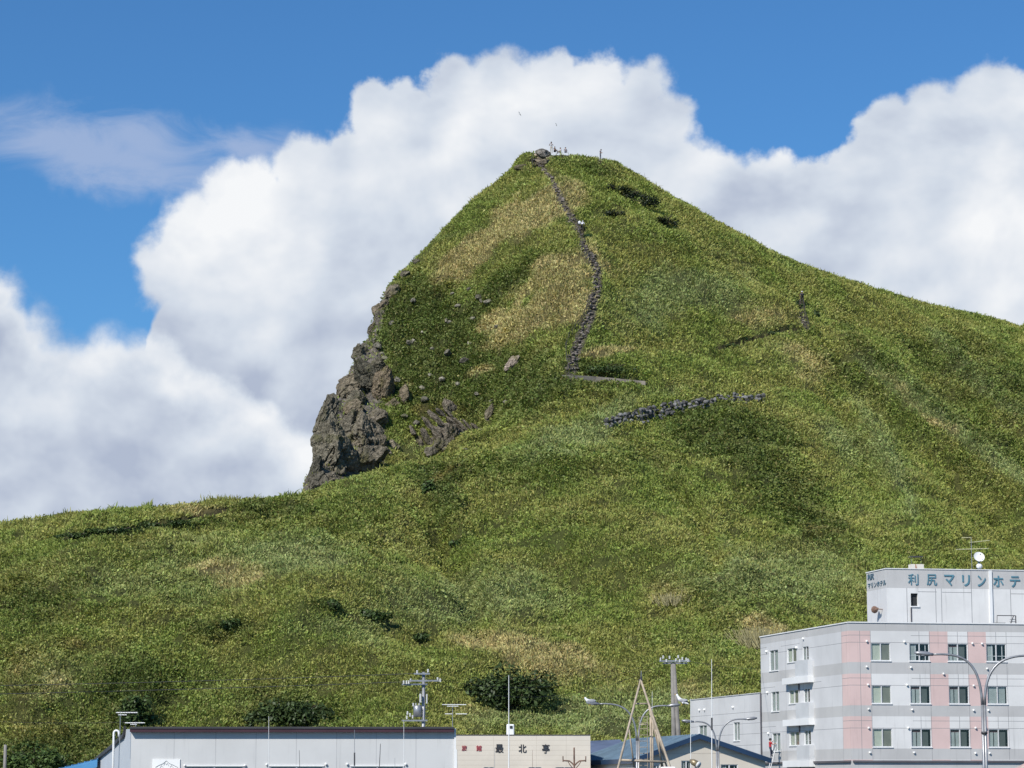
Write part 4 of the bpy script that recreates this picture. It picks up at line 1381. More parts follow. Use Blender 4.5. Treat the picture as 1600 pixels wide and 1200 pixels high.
SH = [
    ('shrub', 962, 300, 2.0, 1.2, 1.2, 'narrow dark bush, first of the line below the summit ridge', LM_INK, 700),
    ('shrub', 985, 312, 2.6, 1.4, 1.5, 'long dark bush in the middle of the line below the summit ridge', LM_INK, 1000),
    ('shrub', 1006, 324, 2.3, 1.4, 1.7, 'thick dark bush at the lower end of the line below the summit ridge', LM_INK, 900),
    ('shrub', 962, 339, 1.6, 1.2, 1.0, 'small oval dark bush right of the climber in white', LM_INK, 600),
    ('shrub', 1040, 353, 2.2, 1.4, 1.5, 'dark bush lowest and farthest down from the summit bushes', LM_INK, 900),
    ('shrub', 945, 585, 4.6, 1.5, 1.3, 'low dark bush stretched along the concrete landing', LM_DARK, 1500),
    ('shrub', 585, 970, 1.6, 1.2, 1.2, 'round dark bush alone in the pale grass of the lower slope', LM_DARK, 800),
    ('shrub', 518, 952, 0.9, 0.8, 0.8, 'tiny dark bush up-slope of the round one', LM_DARK, 400),
    ('shrub', 668, 770, 1.0, 0.9, 1.6, 'scraggy dark bush under the meadow edge', LM_DARK, 500),
    ('shrub', 712, 855, 0.9, 0.8, 0.8, 'small dark bush in mid meadow below the slabby outcrop', LM_DARK, 400),
    ('shrub', 362, 982, 1.2, 1.0, 0.9, 'small dark bush in the lower meadow above the white shed', LM_DARK, 450),
    ('shrub', 803, 1106, 4.3, 2.4, 3.4, 'biggest dark bush, spreading behind the beige inn', LM_BLACK, 5200),
    ('shrub', 462, 1140, 4.2, 2.2, 2.5, 'broad dark bush behind the white shed roof', LM_BLACK, 3600),
    ('shrub', 215, 1136, 1.5, 1.2, 2.9, 'upright dark bush behind the white shed corner', LM_DARK, 1700),
    ('shrub', 50, 1218, 3.3, 2.0, 2.6, 'feathery green bush beside the grey post', LM_MID, 3200),
    ('shrub', 655, 1000, 0.9, 0.8, 0.7, 'small dark bush low in the meadow above the utility pole', LM_DARK, 350),
    ('shrub', 120, 842, 2.6, 0.9, 0.7, 'low dark shrub at the seaward end of the faint shoulder track', LM_DARK, 700),
    ('shrub', 178, 835, 3.0, 0.9, 0.8, 'long low dark shrub, second along the faint shoulder track', LM_DARK, 900),
    ('shrub', 232, 828, 2.4, 0.9, 0.8, 'dark shrub at the middle of the faint shoulder track', LM_DARK, 700),
    ('shrub', 278, 822, 1.8, 0.9, 0.7, 'dark shrub where the faint shoulder track turns tan', LM_DARK, 500),
    ('shrub', 1140, 545, 2.0, 0.8, 0.6, 'low dark shrub on the thin trail across the slope', LM_DARK, 420),
    ('shrub', 1207, 524, 1.0, 0.8, 0.7, 'dark tuft at the bend of the thin trail', LM_BLACK, 350),
    ('shrub', 1275, 494, 0.8, 0.8, 0.7, 'dark tuft right of the short stairway', LM_BLACK, 350),
    ('shrub', 1244, 480, 1.1, 0.8, 0.9, 'dark shrub close behind the lone hiker', LM_BLACK, 450),
]
for i, a in enumerate(SH):
    shrub(a[0], a[1], a[2], a[3], a[4], a[5], a[6], a[7], a[8], 0.22 if a[2] < 900 else 0.26, 500 + i)


# pale reeds fanning up behind the hotel
def reeds(px, py, label, seed, n=330, spread_=2.0, hh=2.1):
    r = np.random.default_rng(seed)
    p, _ = hit(px, py)
    b0 = np.array(p) + r.normal(size=(n, 3)) * np.array([spread_ * 0.6, spread_ * 0.45, 0.15])
    d_ = np.stack([(b0[:, 0] - p.x) * 0.28 + r.normal(size=n) * 0.12, r.normal(size=n) * 0.15, np.ones(n)], 1)
    d_ /= np.linalg.norm(d_, axis=1)[:, None]
    L = hh * r.uniform(0.6, 1.15, n)
    w = r.uniform(0.03, 0.055, n)
    sx = np.tile([1.0, 0.2, 0], (n, 1))
    tip = b0 + d_ * L[:, None] + np.stack([r.normal(size=n) * 0.25, r.normal(size=n) * 0.2, -0.1 * L], 1)
    v = np.stack([b0 - sx * w[:, None], b0 + sx * w[:, None], tip + sx * w[:, None] * 0.4, tip - sx * w[:, None] * 0.4], 1).reshape(-1, 3)
    me = np_mesh('reed_clump', v, np.arange(n * 4).reshape(-1, 4), REEDM)
    return tag(me, label, 'reeds')


REEDM = paint('dry reed stalk', (0.34, 0.30, 0.15), 0.7, 0.2, 3.0)
reeds(1190, 1012, 'tall clump of dry tan reeds behind the hotel roof corner', 81)
reeds(1052, 945, 'small faded clump of dry reeds in the lower meadow', 82, 110, 1.3, 1.2)

# ================================================================== buildings
def window(fr, parent, u0, u1, z0, z1, style='half', fw=0.045, rec=0.05, label=None, left_open=False):
    """aluminium slider window set in its opening: frame > panes; curtains behind"""
    mb = MB()
    for a, b_, c_, d_ in ((u0, u1, z0, z0 + fw), (u0, u1, z1 - fw, z1), (u0, u0 + fw, z0 + fw, z1 - fw), (u1 - fw, u1, z0 + fw, z1 - fw)):
        fr.box(mb, a, b_, c_, d_, -rec - 0.05, -rec + 0.02, ALU)
    um = (u0 + u1) / 2
    fr.box(mb, um - 0.035, um + 0.035, z0 + fw, z1 - fw, -rec - 0.05, -rec + 0.03, ALU)
    fr.box(mb, u0 - 0.05, u1 + 0.05, z0 - 0.06, z0 - 0.002, -0.05, 0.06, WHITE2)
    w = mb.build('window', parent, label=label)
    g = MB()
    g.face([fr.p(u0 + fw, z0 + fw, -rec - 0.015), fr.p(um - 0.035, z0 + fw, -rec - 0.015), fr.p(um - 0.035, z1 - fw, -rec - 0.015), fr.p(u0 + fw, z1 - fw, -rec - 0.015)], m_glass)
    g.face([fr.p(um + 0.035, z0 + fw, -rec - 0.03), fr.p(u1 - fw, z0 + fw, -rec - 0.03), fr.p(u1 - fw, z1 - fw, -rec - 0.03), fr.p(um + 0.035, z1 - fw, -rec - 0.03)], m_glass)
    g.build('pane', w)

    def folds(name, a, b_, za, zb, mat, amp=0.006, n=9):
        cm = MB()
        prev = None
        for k in range(n * 2 + 1):
            u = a + (b_ - a) * k / (n * 2)
            ww = -rec - 0.075 + (amp if k % 2 else -amp)
            q = (fr.p(u, za, ww), fr.p(u, zb, ww))
            if prev:
                cm.face([prev[0], q[0], q[1], prev[1]], mat)
            prev = q
        cm.build(name, w)
    if style == 'half':       # pale curtain left, insect screen right
        folds('curtain', u0 + 0.03, um, z0 + 0.03, z1 - 0.03, CURT)
        sm_ = MB()
        sm_.face([fr.p(um + 0.03, z0 + fw, -rec - 0.045), fr.p(u1 - fw, z0 + fw, -rec - 0.045), fr.p(u1 - fw, z1 - fw, -rec - 0.045), fr.p(um + 0.03, z1 - fw, -rec - 0.045)], SCREEN2)
        sm_.build('insect_screen', w)
    elif style == 'lace':
        folds('curtain', u0 + 0.03, u0 + (um - u0) * 0.52, z0 + 0.03, z1 - 0.22, CURT2)
        folds('curtain', u0 + (um - u0) * 0.60, um - 0.02, z0 + 0.03, z1 - 0.22, CURT2)
        hm = MB()
        hm.face([fr.p(u0 + 0.03, z1 - 0.26, -rec - 0.09), fr.p(um, z1 - 0.26, -rec - 0.09), fr.p(um, z1, -rec - 0.09), fr.p(u0 + 0.03, z1, -rec - 0.09)], REDLINT)
        hm.build('curtain_header', w)
        sm_ = MB()
        sm_.face([fr.p(um + 0.03, z0 + fw, -rec - 0.045), fr.p(u1 - fw - 0.16, z0 + fw, -rec - 0.045), fr.p(u1 - fw - 0.16, z1 - 0.2, -rec - 0.045), fr.p(um + 0.03, z1 - 0.2, -rec - 0.045)], SCREEN)
        sm_.build('insect_screen', w)
    elif style == 'open':
        folds('curtain', u0 + 0.1, u0 + (u1 - u0) * 0.36, z0 + 0.03, z1 - 0.1, CURT2)
        sm_ = MB()
        fr.box(sm_, u0 + (u1 - u0) * 0.30, u0 + (u1 - u0) * 0.335, z0 + fw, z1 - fw, -rec - 0.09, -rec - 0.06, ALU)
        fr.box(sm_, u0 + (u1 - u0) * 0.80, u0 + (u1 - u0) * 0.835, z0 + fw, z1 - fw, -rec - 0.09, -rec - 0.06, ALU)
        fr.box(sm_, u0 + fw, u1 - fw, z0 + (z1 - z0) * 0.3, z0 + (z1 - z0) * 0.33, -rec - 0.09, -rec - 0.06, ALU)
        sm_.build('sash', w)
    elif style == 'full':
        folds('curtain', u0 + 0.03, um - 0.03, z0 + 0.03, z1 - 0.03, CURT2)
        folds('curtain', um + 0.05, u1 - 0.12, z0 + 0.03, z1 - 0.03, CURT2)
    return w


SCREEN2 = paint('olive insect screen', (0.20, 0.20, 0.16), 0.7, 0.1)


def cap_vent(parent, fr, u, z, mat=None, r=0.10):
    r = r * 0.72
    mb = MB()
    c_ = fr.p(u, z, 0.0)
    mb.tube([c_ - fr.n * 0.02, c_ + fr.n * 0.05], [r * 0.8, r * 0.8], WPLAST, 10)
    q = c_ + fr.n * 0.07
    mb.ball((q.x, q.y, q.z), r, WPLAST, 10, 6)
    return mb.build('vent_cap', parent, True)


def text_mesh(body, name, fr, u0, u1, z0, z1, mat, parent, w=0.05, bold=0.03, extrude=0.03):
    cu = bpy.data.curves.new(name, 'FONT')
    cu.body = body
    cu.size = 1.0
    cu.offset = bold
    cu.extrude = extrude
    cu.resolution_u = 3
    to = bpy.data.objects.new(name, cu)
    sc.collection.objects.link(to)
    dg = bpy.context.evaluated_depsgraph_get()
    dg.update()
    me = bpy.data.meshes.new_from_object(to.evaluated_get(dg))
    sc.collection.objects.unlink(to)
    bpy.data.objects.remove(to)
    n = len(me.vertices)
    a = np.zeros(n * 3)
    me.vertices.foreach_get('co', a)
    a = a.reshape(-1, 3)
    lo, hi = a.min(0), a.max(0)
    q = np.zeros_like(a)
    off = np.array(parent.location)
    U = u0 + (a[:, 0] - lo[0]) / max(hi[0] - lo[0], 1e-6) * (u1 - u0)
    Z = z0 + (a[:, 1] - lo[1]) / max(hi[1] - lo[1], 1e-6) * (z1 - z0)
    Wd = w + (a[:, 2] - (lo[2] + hi[2]) / 2)
    q = np.array(fr.o)[None] + U[:, None] * np.array(fr.d)[None] + Wd[:, None] * np.array(fr.n)[None]
    q[:, 2] = Z
    me.vertices.foreach_set('co', (q - off).ravel())
    me.materials.clear()
    me.materials.append(mat)
    me.update()
    o = bpy.data.objects.new(name, me)
    link(o, parent)
    return o


# ---------------- hotel
HC = P(1326, 973, 175.0)
FA = R(9.5)
LA = R(9.5 + 92.5) + pi        # frame runs left-to-right, so it points from the far corner towards the near one
hf = Frame((HC.x, HC.y), FA)
ldir = Vector((cos(R(9.5 + 94)), sin(R(9.5 + 94)), 0))
hl_len = 15.0
for _ in range(40):              # length of the left wall so that its far edge stands at column 1188
    q = Vector((HC.x, HC.y, 0)) + ldir * hl_len
    e_px, _y = proj(q.x, q.y, HC.z)
    hl_len += (e_px - 1188) * 0.05
far = Vector((HC.x, HC.y, 0)) + ldir * hl_len
hl = Frame((far.x, far.y), atan2(-ldir.y, -ldir.x))
print('hotel left length', hl_len, 'roof z', HC.z, 'left end row', proj(far.x, far.y, HC.z))
ZT = HC.z
hotel = thing('hotel', (HC.x, HC.y, 0), 'white, grey and pink panelled hotel with a lettered roof tower', 'hotel')


def fz(py, px=1345):
    return hf.uz(px, py)[1]


def fu(px, py=1080):
    return hf.uz(px, py)[0]


U_END = 27.0
# rows measured at the corner bay
rows_ = [dict(bt=fz(973.5), bb=fz(985.5), line=fz(1003.5), wt=fz(1004.5), wb=fz(1032), g0=fz(1034.5), g1=fz(1052.5)),
         dict(line=fz(1070.5), wt=fz(1071), wb=fz(1099), g0=fz(1102), g1=fz(1119)),
         dict(line=fz(1137.5), wt=fz(1138.5), wb=fz(1167), g0=fz(1169.5), g1=fz(1187))]
ZB = fz(1188.5)
wcols = [(fu(1361, 1018), fu(1391, 1018)), (fu(1421, 1018), fu(1452, 1018)), (fu(1481, 1018), fu(1512, 1018)), (fu(1541, 1018), fu(1572, 1018))]
step = wcols[3][0] - wcols[2][0]
wcols += [(wcols[3][0] + step * k, wcols[3][1] + step * k) for k in (1, 2, 3)]
holes = []
for r_ in rows_:
    for (a, b_) in wcols:
        if b_ < U_END - 0.5:
            holes.append((a, b_, r_['wb'], r_['wt']))
holes_low = [(a, b_, 1.0, 2.6) for a, b_ in wcols if b_ < U_END - 0.5]
bands = [(r_['g1'], r_['g0']) for r_ in rows_]
bands = [(min(a), max(a)) for a in bands]
pinks = [(0.0, wcols[0][0] - 0.02), (wcols[1][1], wcols[2][0]), (wcols[2][1], wcols[3][0])]


def front_colour(u, z):
    if z > rows_[0]['bb']:
        return GREYB
    if z < ZB:
        return GREYB
    for a, b_ in bands:
        if a < z < b_:
            return GREYB
    for a, b_ in pinks:
        if a < u < b_:
            return PINK
    return WHITE


jz = [r_['line'] for r_ in rows_]
upper = []
for i, r_ in enumerate(rows_):
    top = rows_[0]['bb'] if i == 0 else rows_[i - 1]['g1']
    zz = r_['line'] + (top - r_['line']) * 0.62
    upper.append((zz, 0.0, wcols[0][0]))
    upper.append((zz, wcols[1][1] - 1.3, U_END))
ju = [wcols[0][0] - 0.03, pinks[0][1] / 2]
for a, b_ in wcols[1:]:
    ju.append((a + b_) / 2)
    ju.append(b_ + 0.03)
ju2 = []
for r_i, r_ in enumerate(rows_):
    top = rows_[0]['bb'] if r_i == 0 else rows_[r_i - 1]['g1']
    for j in ju:
        inside = any(a < j < b_ for a, b_ in wcols)
        ju2.append((j, r_['line'] if inside else r_['g1'], top))
mb = MB()
cu_ = [a for p_ in pinks for a in p_]
cz_ = [a for p_ in bands for a in p_] + [rows_[0]['bb'], ZB]
facade(mb, hf, 0, U_END, -0.5, ZT, holes + holes_low, front_colour, cu_, cz_, ju2, jz + upper, JOINT, 0.18, WHITE2)

# left wall
def lz(px, py):
    return hl.uz(px, py)


lw = []
for (x0, x1, y0, y1) in [(1202, 1216, 1017, 1047), (1230, 1244.5, 1014, 1033.5), (1254, 1263.5, 1011, 1032), (1205, 1217.5, 1081.5, 1111), (1232.5, 1247.5, 1079, 1098.5), (1255.5, 1265.5, 1076.5, 1097),
                         (1206.5, 1219.5, 1146, 1173.5), (1233.5, 1249, 1144, 1164.5), (1256.5, 1267, 1142, 1163.5)]:
    ua, za = lz(x0, y0)
    ub, zb = lz(x1, y1)
    lw.append((min(ua, ub), max(ua, ub), min(za, zb), max(za, zb)))
pk0 = lz(1315, 1018)[0]


def left_colour(u, z):
    if z > rows_[0]['bb'] or z < ZB:
        return GREYB
    for a, b_ in bands:
        if a < z < b_:
            return GREYB
    return PINK if u > pk0 else WHITE_SHADE


jl = [r_['line'] for r_ in rows_] + [(rows_[0]['line'] + 0.42, 4.6, 8.6), (rows_[1]['line'] + 0.42, 0.0, 3.2), (rows_[2]['line'] + 0.42, 0, 3.2), (rows_[1]['line'] + 0.45, hl_len * .62, hl_len * .7), (rows_[0]['line'] + 0.5, 0, 1.4)]
jl += [(z_, pk0, hl_len) for z_, a, b_ in upper if a == 0.0]
facade(mb, hl, 0, hl_len, -0.5, ZT, lw, left_colour, [pk0], cz_, [(hl_len * 0.30, -0.5, rows_[0]['bb']), (hl_len * 0.50, ZB, rows_[0]['bb']), pk0], jl, JOINT, 0.14, WHITE2)
# right and rear walls, roof, lining behind the windows
A_ = hf.p(0, 0)
B_ = hf.p(U_END, 0)
back = ldir * hl_len
for a, b_ in ((B_, B_ + back), (B_ + back, A_ + back)):
    mb.face([(a.x, a.y, -0.5), (b_.x, b_.y, -0.5), (b_.x, b_.y, ZT), (a.x, a.y, ZT)], WHITE)
rf = [A_, B_, B_ + back, A_ + back]
mb.face([(p_.x, p_.y, ZT - 0.25) for p_ in rf], FLATROOF)
mb.build('wall', hotel)
lin = MB()
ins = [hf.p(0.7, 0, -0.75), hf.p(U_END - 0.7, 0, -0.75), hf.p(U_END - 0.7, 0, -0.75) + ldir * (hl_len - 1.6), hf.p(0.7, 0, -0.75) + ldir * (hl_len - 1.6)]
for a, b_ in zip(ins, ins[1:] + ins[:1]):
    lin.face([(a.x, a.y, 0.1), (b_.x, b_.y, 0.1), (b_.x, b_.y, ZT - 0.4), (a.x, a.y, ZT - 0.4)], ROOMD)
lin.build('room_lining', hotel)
cp = MB()
hf.box(cp, -0.06, U_END + 0.06, ZT + 0.003, ZT + 0.075, -0.3, 0.06, WHITE2)
hl.box(cp, -0.06, hl_len - 0.3, ZT + 0.003, ZT + 0.075, -0.3, 0.06, WHITE2)
cp.build('roof_coping', hotel)
gt = MB()
hf.box(gt, 0.10, U_END, ZB - 0.11, ZB + 0.02, 0.003, 0.14, GUTTER)
hl.box(gt, 0.0, hl_len - 0.10 + 0.08, ZB - 0.11, ZB + 0.02, 0.003, 0.14, GUTTER)
gt.build('gutter', hotel)
styles = {(0, 0): 'half', (0, 1): 'open', (0, 2): 'lace', (0, 3): 'open', (1, 0): 'half', (2, 0): 'half', (1, 3): 'full'}
for ri, r_ in enumerate(rows_):
    for ci_, (a, b_) in enumerate(wcols):
        if b_ < U_END - 0.5:
            window(hf, hotel, a, b_, r_['wb'], r_['wt'], styles.get((ri, ci_), 'lace'))
for a, b_, c_, d_ in holes_low:
    window(hf, hotel, a, b_, c_, d_, 'lace')
for k, (a, b_, c_, d_) in enumerate(lw):
    window(hl, hotel, a, b_, c_, d_, 'full' if k % 3 == 0 else ('half' if k % 3 == 1 else 'open'), 0.035, 0.07)
# vent caps
for px, py in [(1354, 1002), (1413, 1003), (1519, 1005.5), (1534, 1006), (1356, 1070), (1417, 1070.5), (1521, 1071.5), (1357, 1137.5), (1419, 1137.5), (1524, 1137.5), (1540, 1137.5), (1354, 1042), (1423, 1043), (1542, 1045),
               (1357, 1108), (1425, 1109), (1521, 1110), (1544, 1110), (1359, 1176), (1428, 1176), (1524, 1177), (1546, 1177), (1474, 1053)]:
    u, z = hf.uz(px, py)
    cap_vent(hotel, hf, u, z, r=0.11)
for px, py in [(1198.5, 1018), (1256, 998), (1245.5, 1012), (1199.5, 1082), (1201.5, 1146)]:
    u, z = hl.uz(px, py)
    cap_vent(hotel, hl, u, z, r=0.13)
# bay boxes with a slab beneath, stacked on the left wall
BAYM = paint('translucent bay cladding', (0.58, 0.59, 0.60), 0.4, 0.05)
for (x0, x1, ya, yb, xs) in [(1250, 1270, 1033, 1066, 1231), (1251, 1271.5, 1099, 1132.5, 1232), (1252.5, 1272.5, 1165, 1198, 1232)]:
    ua = lz(x0, ya)[0]
    ub = lz(x1, ya)[0]
    zt, zb_ = lz(x0, ya)[1], lz(x1, yb)[1]
    us = lz(xs, yb)[0]
    m1 = MB()
    hl.box(m1, ua, ub, zb_ + 0.46, zt, 0.003, 0.38, BAYM)
    bay = m1.build('bay_box', hotel)
    m2 = MB()
    hl.box(m2, us, ub + 0.1, zb_, zb_ + 0.455, 0.003, 0.45, WHITE2)
    m2.build('slab', bay)
    m3 = MB()
    hl.box(m3, ua - 0.25, ua - 0.16, zb_ - 0.55, zb_ - 0.004, 0.003, 0.09, GUTTER)
    m3.build('drain_pipe', bay)
# downpipe at the far corner of the left wall
m1 = MB()
q = hl.p(0.12, 0, 0.10)
m1.tube([(q.x, q.y, 0), (q.x, q.y, lz(1190, 1082)[1])], 0.05, GUTTER, 8)
m1.build('downpipe', hotel)

# roof tower
TC = P(1386.5, 972, 178.6)
tf = Frame((TC.x, TC.y), FA)
tl_len = 4.0
for _ in range(40):
    q = Vector((TC.x, TC.y, 0)) + ldir * tl_len
    tl_len += (proj(q.x, q.y, TC.z)[0] - 1355.5) * 0.03
tfar = Vector((TC.x, TC.y, 0)) + ldir * tl_len
tl = Frame((tfar.x, tfar.y), atan2(-ldir.y, -ldir.x))
TZ = tf.uz(1388, 889)[1]
TB = tf.uz(1388, 918.5)[1]
tu = lambda px, py=930: tf.uz(px, py)[0]
mb = MB()
wu0, wz1 = tf.uz(1423, 927)
wu1, wz0 = tf.uz(1434.5, 947)
TEND = 21.0
tj = [(tu(1417), ZT, TB), (tu(1462), ZT, TB), (tu(1471), ZT, TB), (tu(1518), ZT, TZ), (tu(1546), ZT, TZ), (tu(1579), ZT, TB), (tu(1424), ZT, tf.uz(1424, 949)[1])]
tzj = [(tf.uz(1470, 925)[1], tu(1434), tu(1464)), (tf.uz(1480, 925.5)[1], tu(1472), tu(1518)), (tf.uz(1590, 928)[1], tu(1579), TEND)]
facade(mb, tf, 0, TEND, ZT - 0.3, TZ, [(wu0, wu1, wz0, wz1)], lambda u, z: GREYB if z > TB else WHITE, [], [TB], tj, tzj, JOINT, 0.2, WHITE2, jw=0.02)
facade(mb, tl, 0, tl_len, ZT - 0.3, TZ, [], lambda u, z: GREYB if z > TB else WHITE_SHADE, [], [TB], [tl_len * 0.55], [], JOINT, jw=0.012)
a, b_ = tf.p(0, 0), tf.p(TEND, 0)
bk = ldir * tl_len
for s1, s2 in ((b_, b_ + bk), (b_ + bk, a + bk)):
    mb.face([(s1.x, s1.y, ZT - 0.3), (s2.x, s2.y, ZT - 0.3), (s2.x, s2.y, TZ), (s1.x, s1.y, TZ)], WHITE)
mb.face([(p_.x, p_.y, TZ - 0.12) for p_ in (a, b_, b_ + bk, a + bk)], FLATROOF)
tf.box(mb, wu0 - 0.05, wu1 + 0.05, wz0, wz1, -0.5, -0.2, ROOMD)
tower = mb.build('roof_tower', hotel)
m1 = MB()
tf.box(m1, -0.05, TEND, TZ + 0.003, TZ + 0.06, -0.2, 0.05, WHITE2)
tl.box(m1, -0.05, tl_len - 0.2, TZ + 0.003, TZ + 0.06, -0.2, 0.05, WHITE2)
m1.build('coping', tower)
m1 = MB()
tf.box(m1, wu0 - 0.03, wu1 + 0.10, wz0 - 0.08, wz0 - 0.003, 0.003, 0.08, WHITE2)
q = tf.p(wu0 - 0.02, 0, 0.05)
m1.tube([(q.x, q.y, ZT - 0.2), (q.x, q.y, wz0 - 0.09)], 0.035, GUTTER, 6)
m1.build('window_sill', tower)
m1 = MB()
tf.box(m1, tu(1545.5), tu(1550), ZT - 0.2, TZ - 0.03, 0.003, 0.10, WHITE2)
m1.build('pilaster', tower)
for ch, cx in zip('利尻マリンホテル', (1426.5, 1455.5, 1483, 1509, 1533.5, 1559.5, 1585.5, 1612)):
    w_px = {'リ': 12.5, 'ン': 13.5}.get(ch, 16.5)
    u0, z1 = tf.uz(cx - w_px / 2, 896.5 + (cx - 1426) * 0.022)
    u1, z0 = tf.uz(cx + w_px / 2, 914.0 + (cx - 1426) * 0.022)
    text_mesh(ch, 'sign_character', tf, u0, u1, z0, z1, TEAL, hotel, 0.04, 0.004 if ch in '利尻' else 0.016, 0.012)
for body, x0, x1, y0, y1, xs in (('利尻', 1356, 1366, 897.5, 907.5, 0), ('マリンホテル', 1356.5, 1385, 911.5, 919.5, 0)):
    u0, z0 = tl.uz(x0, y1 + (0 if body == '利尻' else 0.5))
    u1, _z = tl.uz(x1, y1)
    z1 = tl.uz(x0, y0)[1]
    text_mesh(body, 'sign_lettering', tl, u0, u1, z0, z1, TEAL_D, hotel, 0.03, 0.004, 0.01)

# horn loudspeaker on the tower
hp_u, hp_z = tl.uz(1379, 952)
q = tl.p(hp_u, hp_z, 0.0)
horn = thing('loudspeaker', q, 'small rusty horn loudspeaker bracketed to the tower side of the hotel', 'loudspeaker')
mb = MB()
mb.tube([q, q + tl.n * 0.35], 0.03, RUST, 6)
mb.build('bracket', horn)
mb = MB()
c0 = q + tl.n * 0.40
mb.tube([c0 + tl.d * 0.12 + Vector((0, 0, 0.05)), c0, c0 - tl.d * 0.22, c0 - tl.d * 0.5], [0.07, 0.08, 0.12, 0.26], RUST, 12)
mb.build('horn', horn)

# steel rail and hatch at the foot of the tower
mb = MB()
ra, rz_ = tf.uz(1547, 972)
rb, _ = tf.uz(1580, 972)
hr = thing('access_hatch', tf.p(ra, ZT, 0.8), 'dark steel access hatch and handrail at the foot of the lettered tower', 'hatch')
tf.box(mb, ra, ra + 0.75, ZT - 0.2, ZT + 0.24, 0.35, 1.0, DARKM)
mb.build('hatch_box', hr)
mb = MB()
zt_ = tf.uz(1552, 963)[1]
mb.tube([tf.p(ra + 0.2, zt_, 0.9), tf.p(rb, zt_, 0.9)], 0.03, DARKM, 6)
mb.tube([tf.p(rb, ZT - 0.2, 0.9), tf.p(rb, zt_, 0.9)], 0.04, DARKM, 6)
mb.tube([tf.p(ra + 0.15, ZT - 0.2, 0.9), tf.p(ra + 0.2, zt_, 0.9)], 0.02, DARKM, 6)
mb.build('handrail', hr)
mb = MB()
for k in range(4):
    tf.box(mb, rb - 0.42 + k * 0.03, rb - 0.02, ZT + 0.02 + 0.15 * k, ZT + 0.06 + 0.15 * k, 0.62, 0.88, GALV)
mb.tube([tf.p(rb - 0.5, ZT - 0.1, 0.9), tf.p(rb - 0.15, zt_, 0.9)], 0.035, DARKM, 6)
mb.build('step_ladder', hr)

# rusty vent stack on the tower roof
u0, zt_ = tf.uz(1429, 880)
u1, _ = tf.uz(1448.5, 880)
st_ = thing('roof_vent', tf.p((u0 + u1) / 2, TZ, -1.0), 'short rust-streaked white vent box with a floating cap on the hotel tower', 'roof vent')
m_rusty, N = new_mat('rust streaked white metal')
pos = N.n('ShaderNodeNewGeometry').outputs['Position']
mp = N.n('ShaderNodeMapping', i_Vector=pos, i_Scale=(7.0, 7.0, 0.5))
s_ = N.noise(mp.outputs[0], 1.0, 4.0, 0.6)
b = N.n('ShaderNodeBsdfPrincipled', i_Base_Color=N.mix(N.sm(s_, 0.48, 0.66), (0.72, 0.68, 0.60, 1), (0.36, 0.13, 0.05, 1)), i_Roughness=0.7)
finish(N, b.outputs[0])
mb = MB()
tf.box(mb, u0, u1, TZ - 0.1, zt_, -1.4, -0.7, m_rusty)
mb.build('vent_box', st_)
mb = MB()
zc = tf.uz(1440, 868)[1]
tf.box(mb, u0 + 0.02, u1 - 0.02, zc - 0.03, zc + 0.03, -1.4, -0.7, DARKM)
for uu in (u0 + 0.1, u1 - 0.1):
    mb.tube([tf.p(uu, zt_, -1.0), tf.p(uu, zc, -1.0)], 0.012, GALV, 5)
mb.build('cap', st_)


def yagi(base, booms, label, mast_top, cat='antenna', mat=None, group=None, ang=0.0):
    """roof TV aerial: mast > booms with elements"""
    t = thing('tv_antenna', base, label, cat, group)
    mb = MB()
    mb.tube([base, Vector((base.x, base.y, mast_top))], 0.022, GALV, 6)
    mb.build('mast', t)
    for (z, du, L, el, ne, tilt) in booms:
        mb = MB()
        d_ = Vector((cos(ang), sin(ang), tilt)).normalized()
        n_ = Vector((-sin(ang), cos(ang), 0))
        c_ = Vector((base.x, base.y, z)) + Vector((cos(ang), sin(ang), 0)) * du
        mb.tube([c_ - d_ * L / 2, c_ + d_ * L / 2], 0.024, mat or WPLAST, 6)
        for k in range(ne):
            q_ = c_ - d_ * L / 2 + d_ * L * (k + 0.5) / ne
            mb.tube([q_ - n_ * el / 2, q_ + n_ * el / 2], 0.010, mat or WPLAST, 5)
        mb.build('boom', t)
    return t


YEL = paint('brass coloured aluminium', (0.62, 0.60, 0.36), 0.4, 0.05)
q = tf.p(tu(1529), 0, -1.2)
yb = Vector((q.x, q.y, TZ - 0.1))
yz = [tf.uz(1530, v, -1.2)[1] for v in (846, 843, 858)]
yagi(yb, [(yz[0], 0.6, 1.5, 0.7, 9, 0.12), (yz[1] + 0.12, -0.35, 0.7, 0.6, 4, 0.05), (yz[2], 0.05, 2.4, 0.9, 9, 0.04)], 'tall aerial with three crossed booms beside the dish on the hotel', yz[1] + 0.15, mat=YEL, ang=FA)

# satellite dish
q = tf.p(tu(1538), 0, -1.0)
dz = tf.uz(1538, 871.5, -1.0)[1]
dish = thing('satellite_dish', (q.x, q.y, TZ - 0.1), 'white satellite dish on the roof tower of the hotel', 'satellite dish')
mb = MB()
mb.tube([(q.x, q.y, TZ - 0.12), (q.x, q.y, dz - 0.1)], 0.05, GALV, 8)
mb.ball((q.x + 0.03, q.y - 0.12, dz - 0.62), 0.22, WPLAST, 10, 6)
mb.build('mount', dish)
mb = MB()
ax = Vector((0.1, -0.9, 0.42)).normalized()
s1 = ax.cross(Vector((0, 0, 1))).normalized()
s2 = ax.cross(s1)
c0 = Vector((q.x, q.y - 0.15, dz))
ring = []
for k in range(6):
    rr_ = 0.385 * k / 5
    dd = 0.12 * (k / 5) ** 2
    ring.append([c0 + ax * dd + (s1 * cos(t_) + s2 * sin(t_)) * rr_ for t_ in np.linspace(0, 2 * pi, 25)[:-1]])
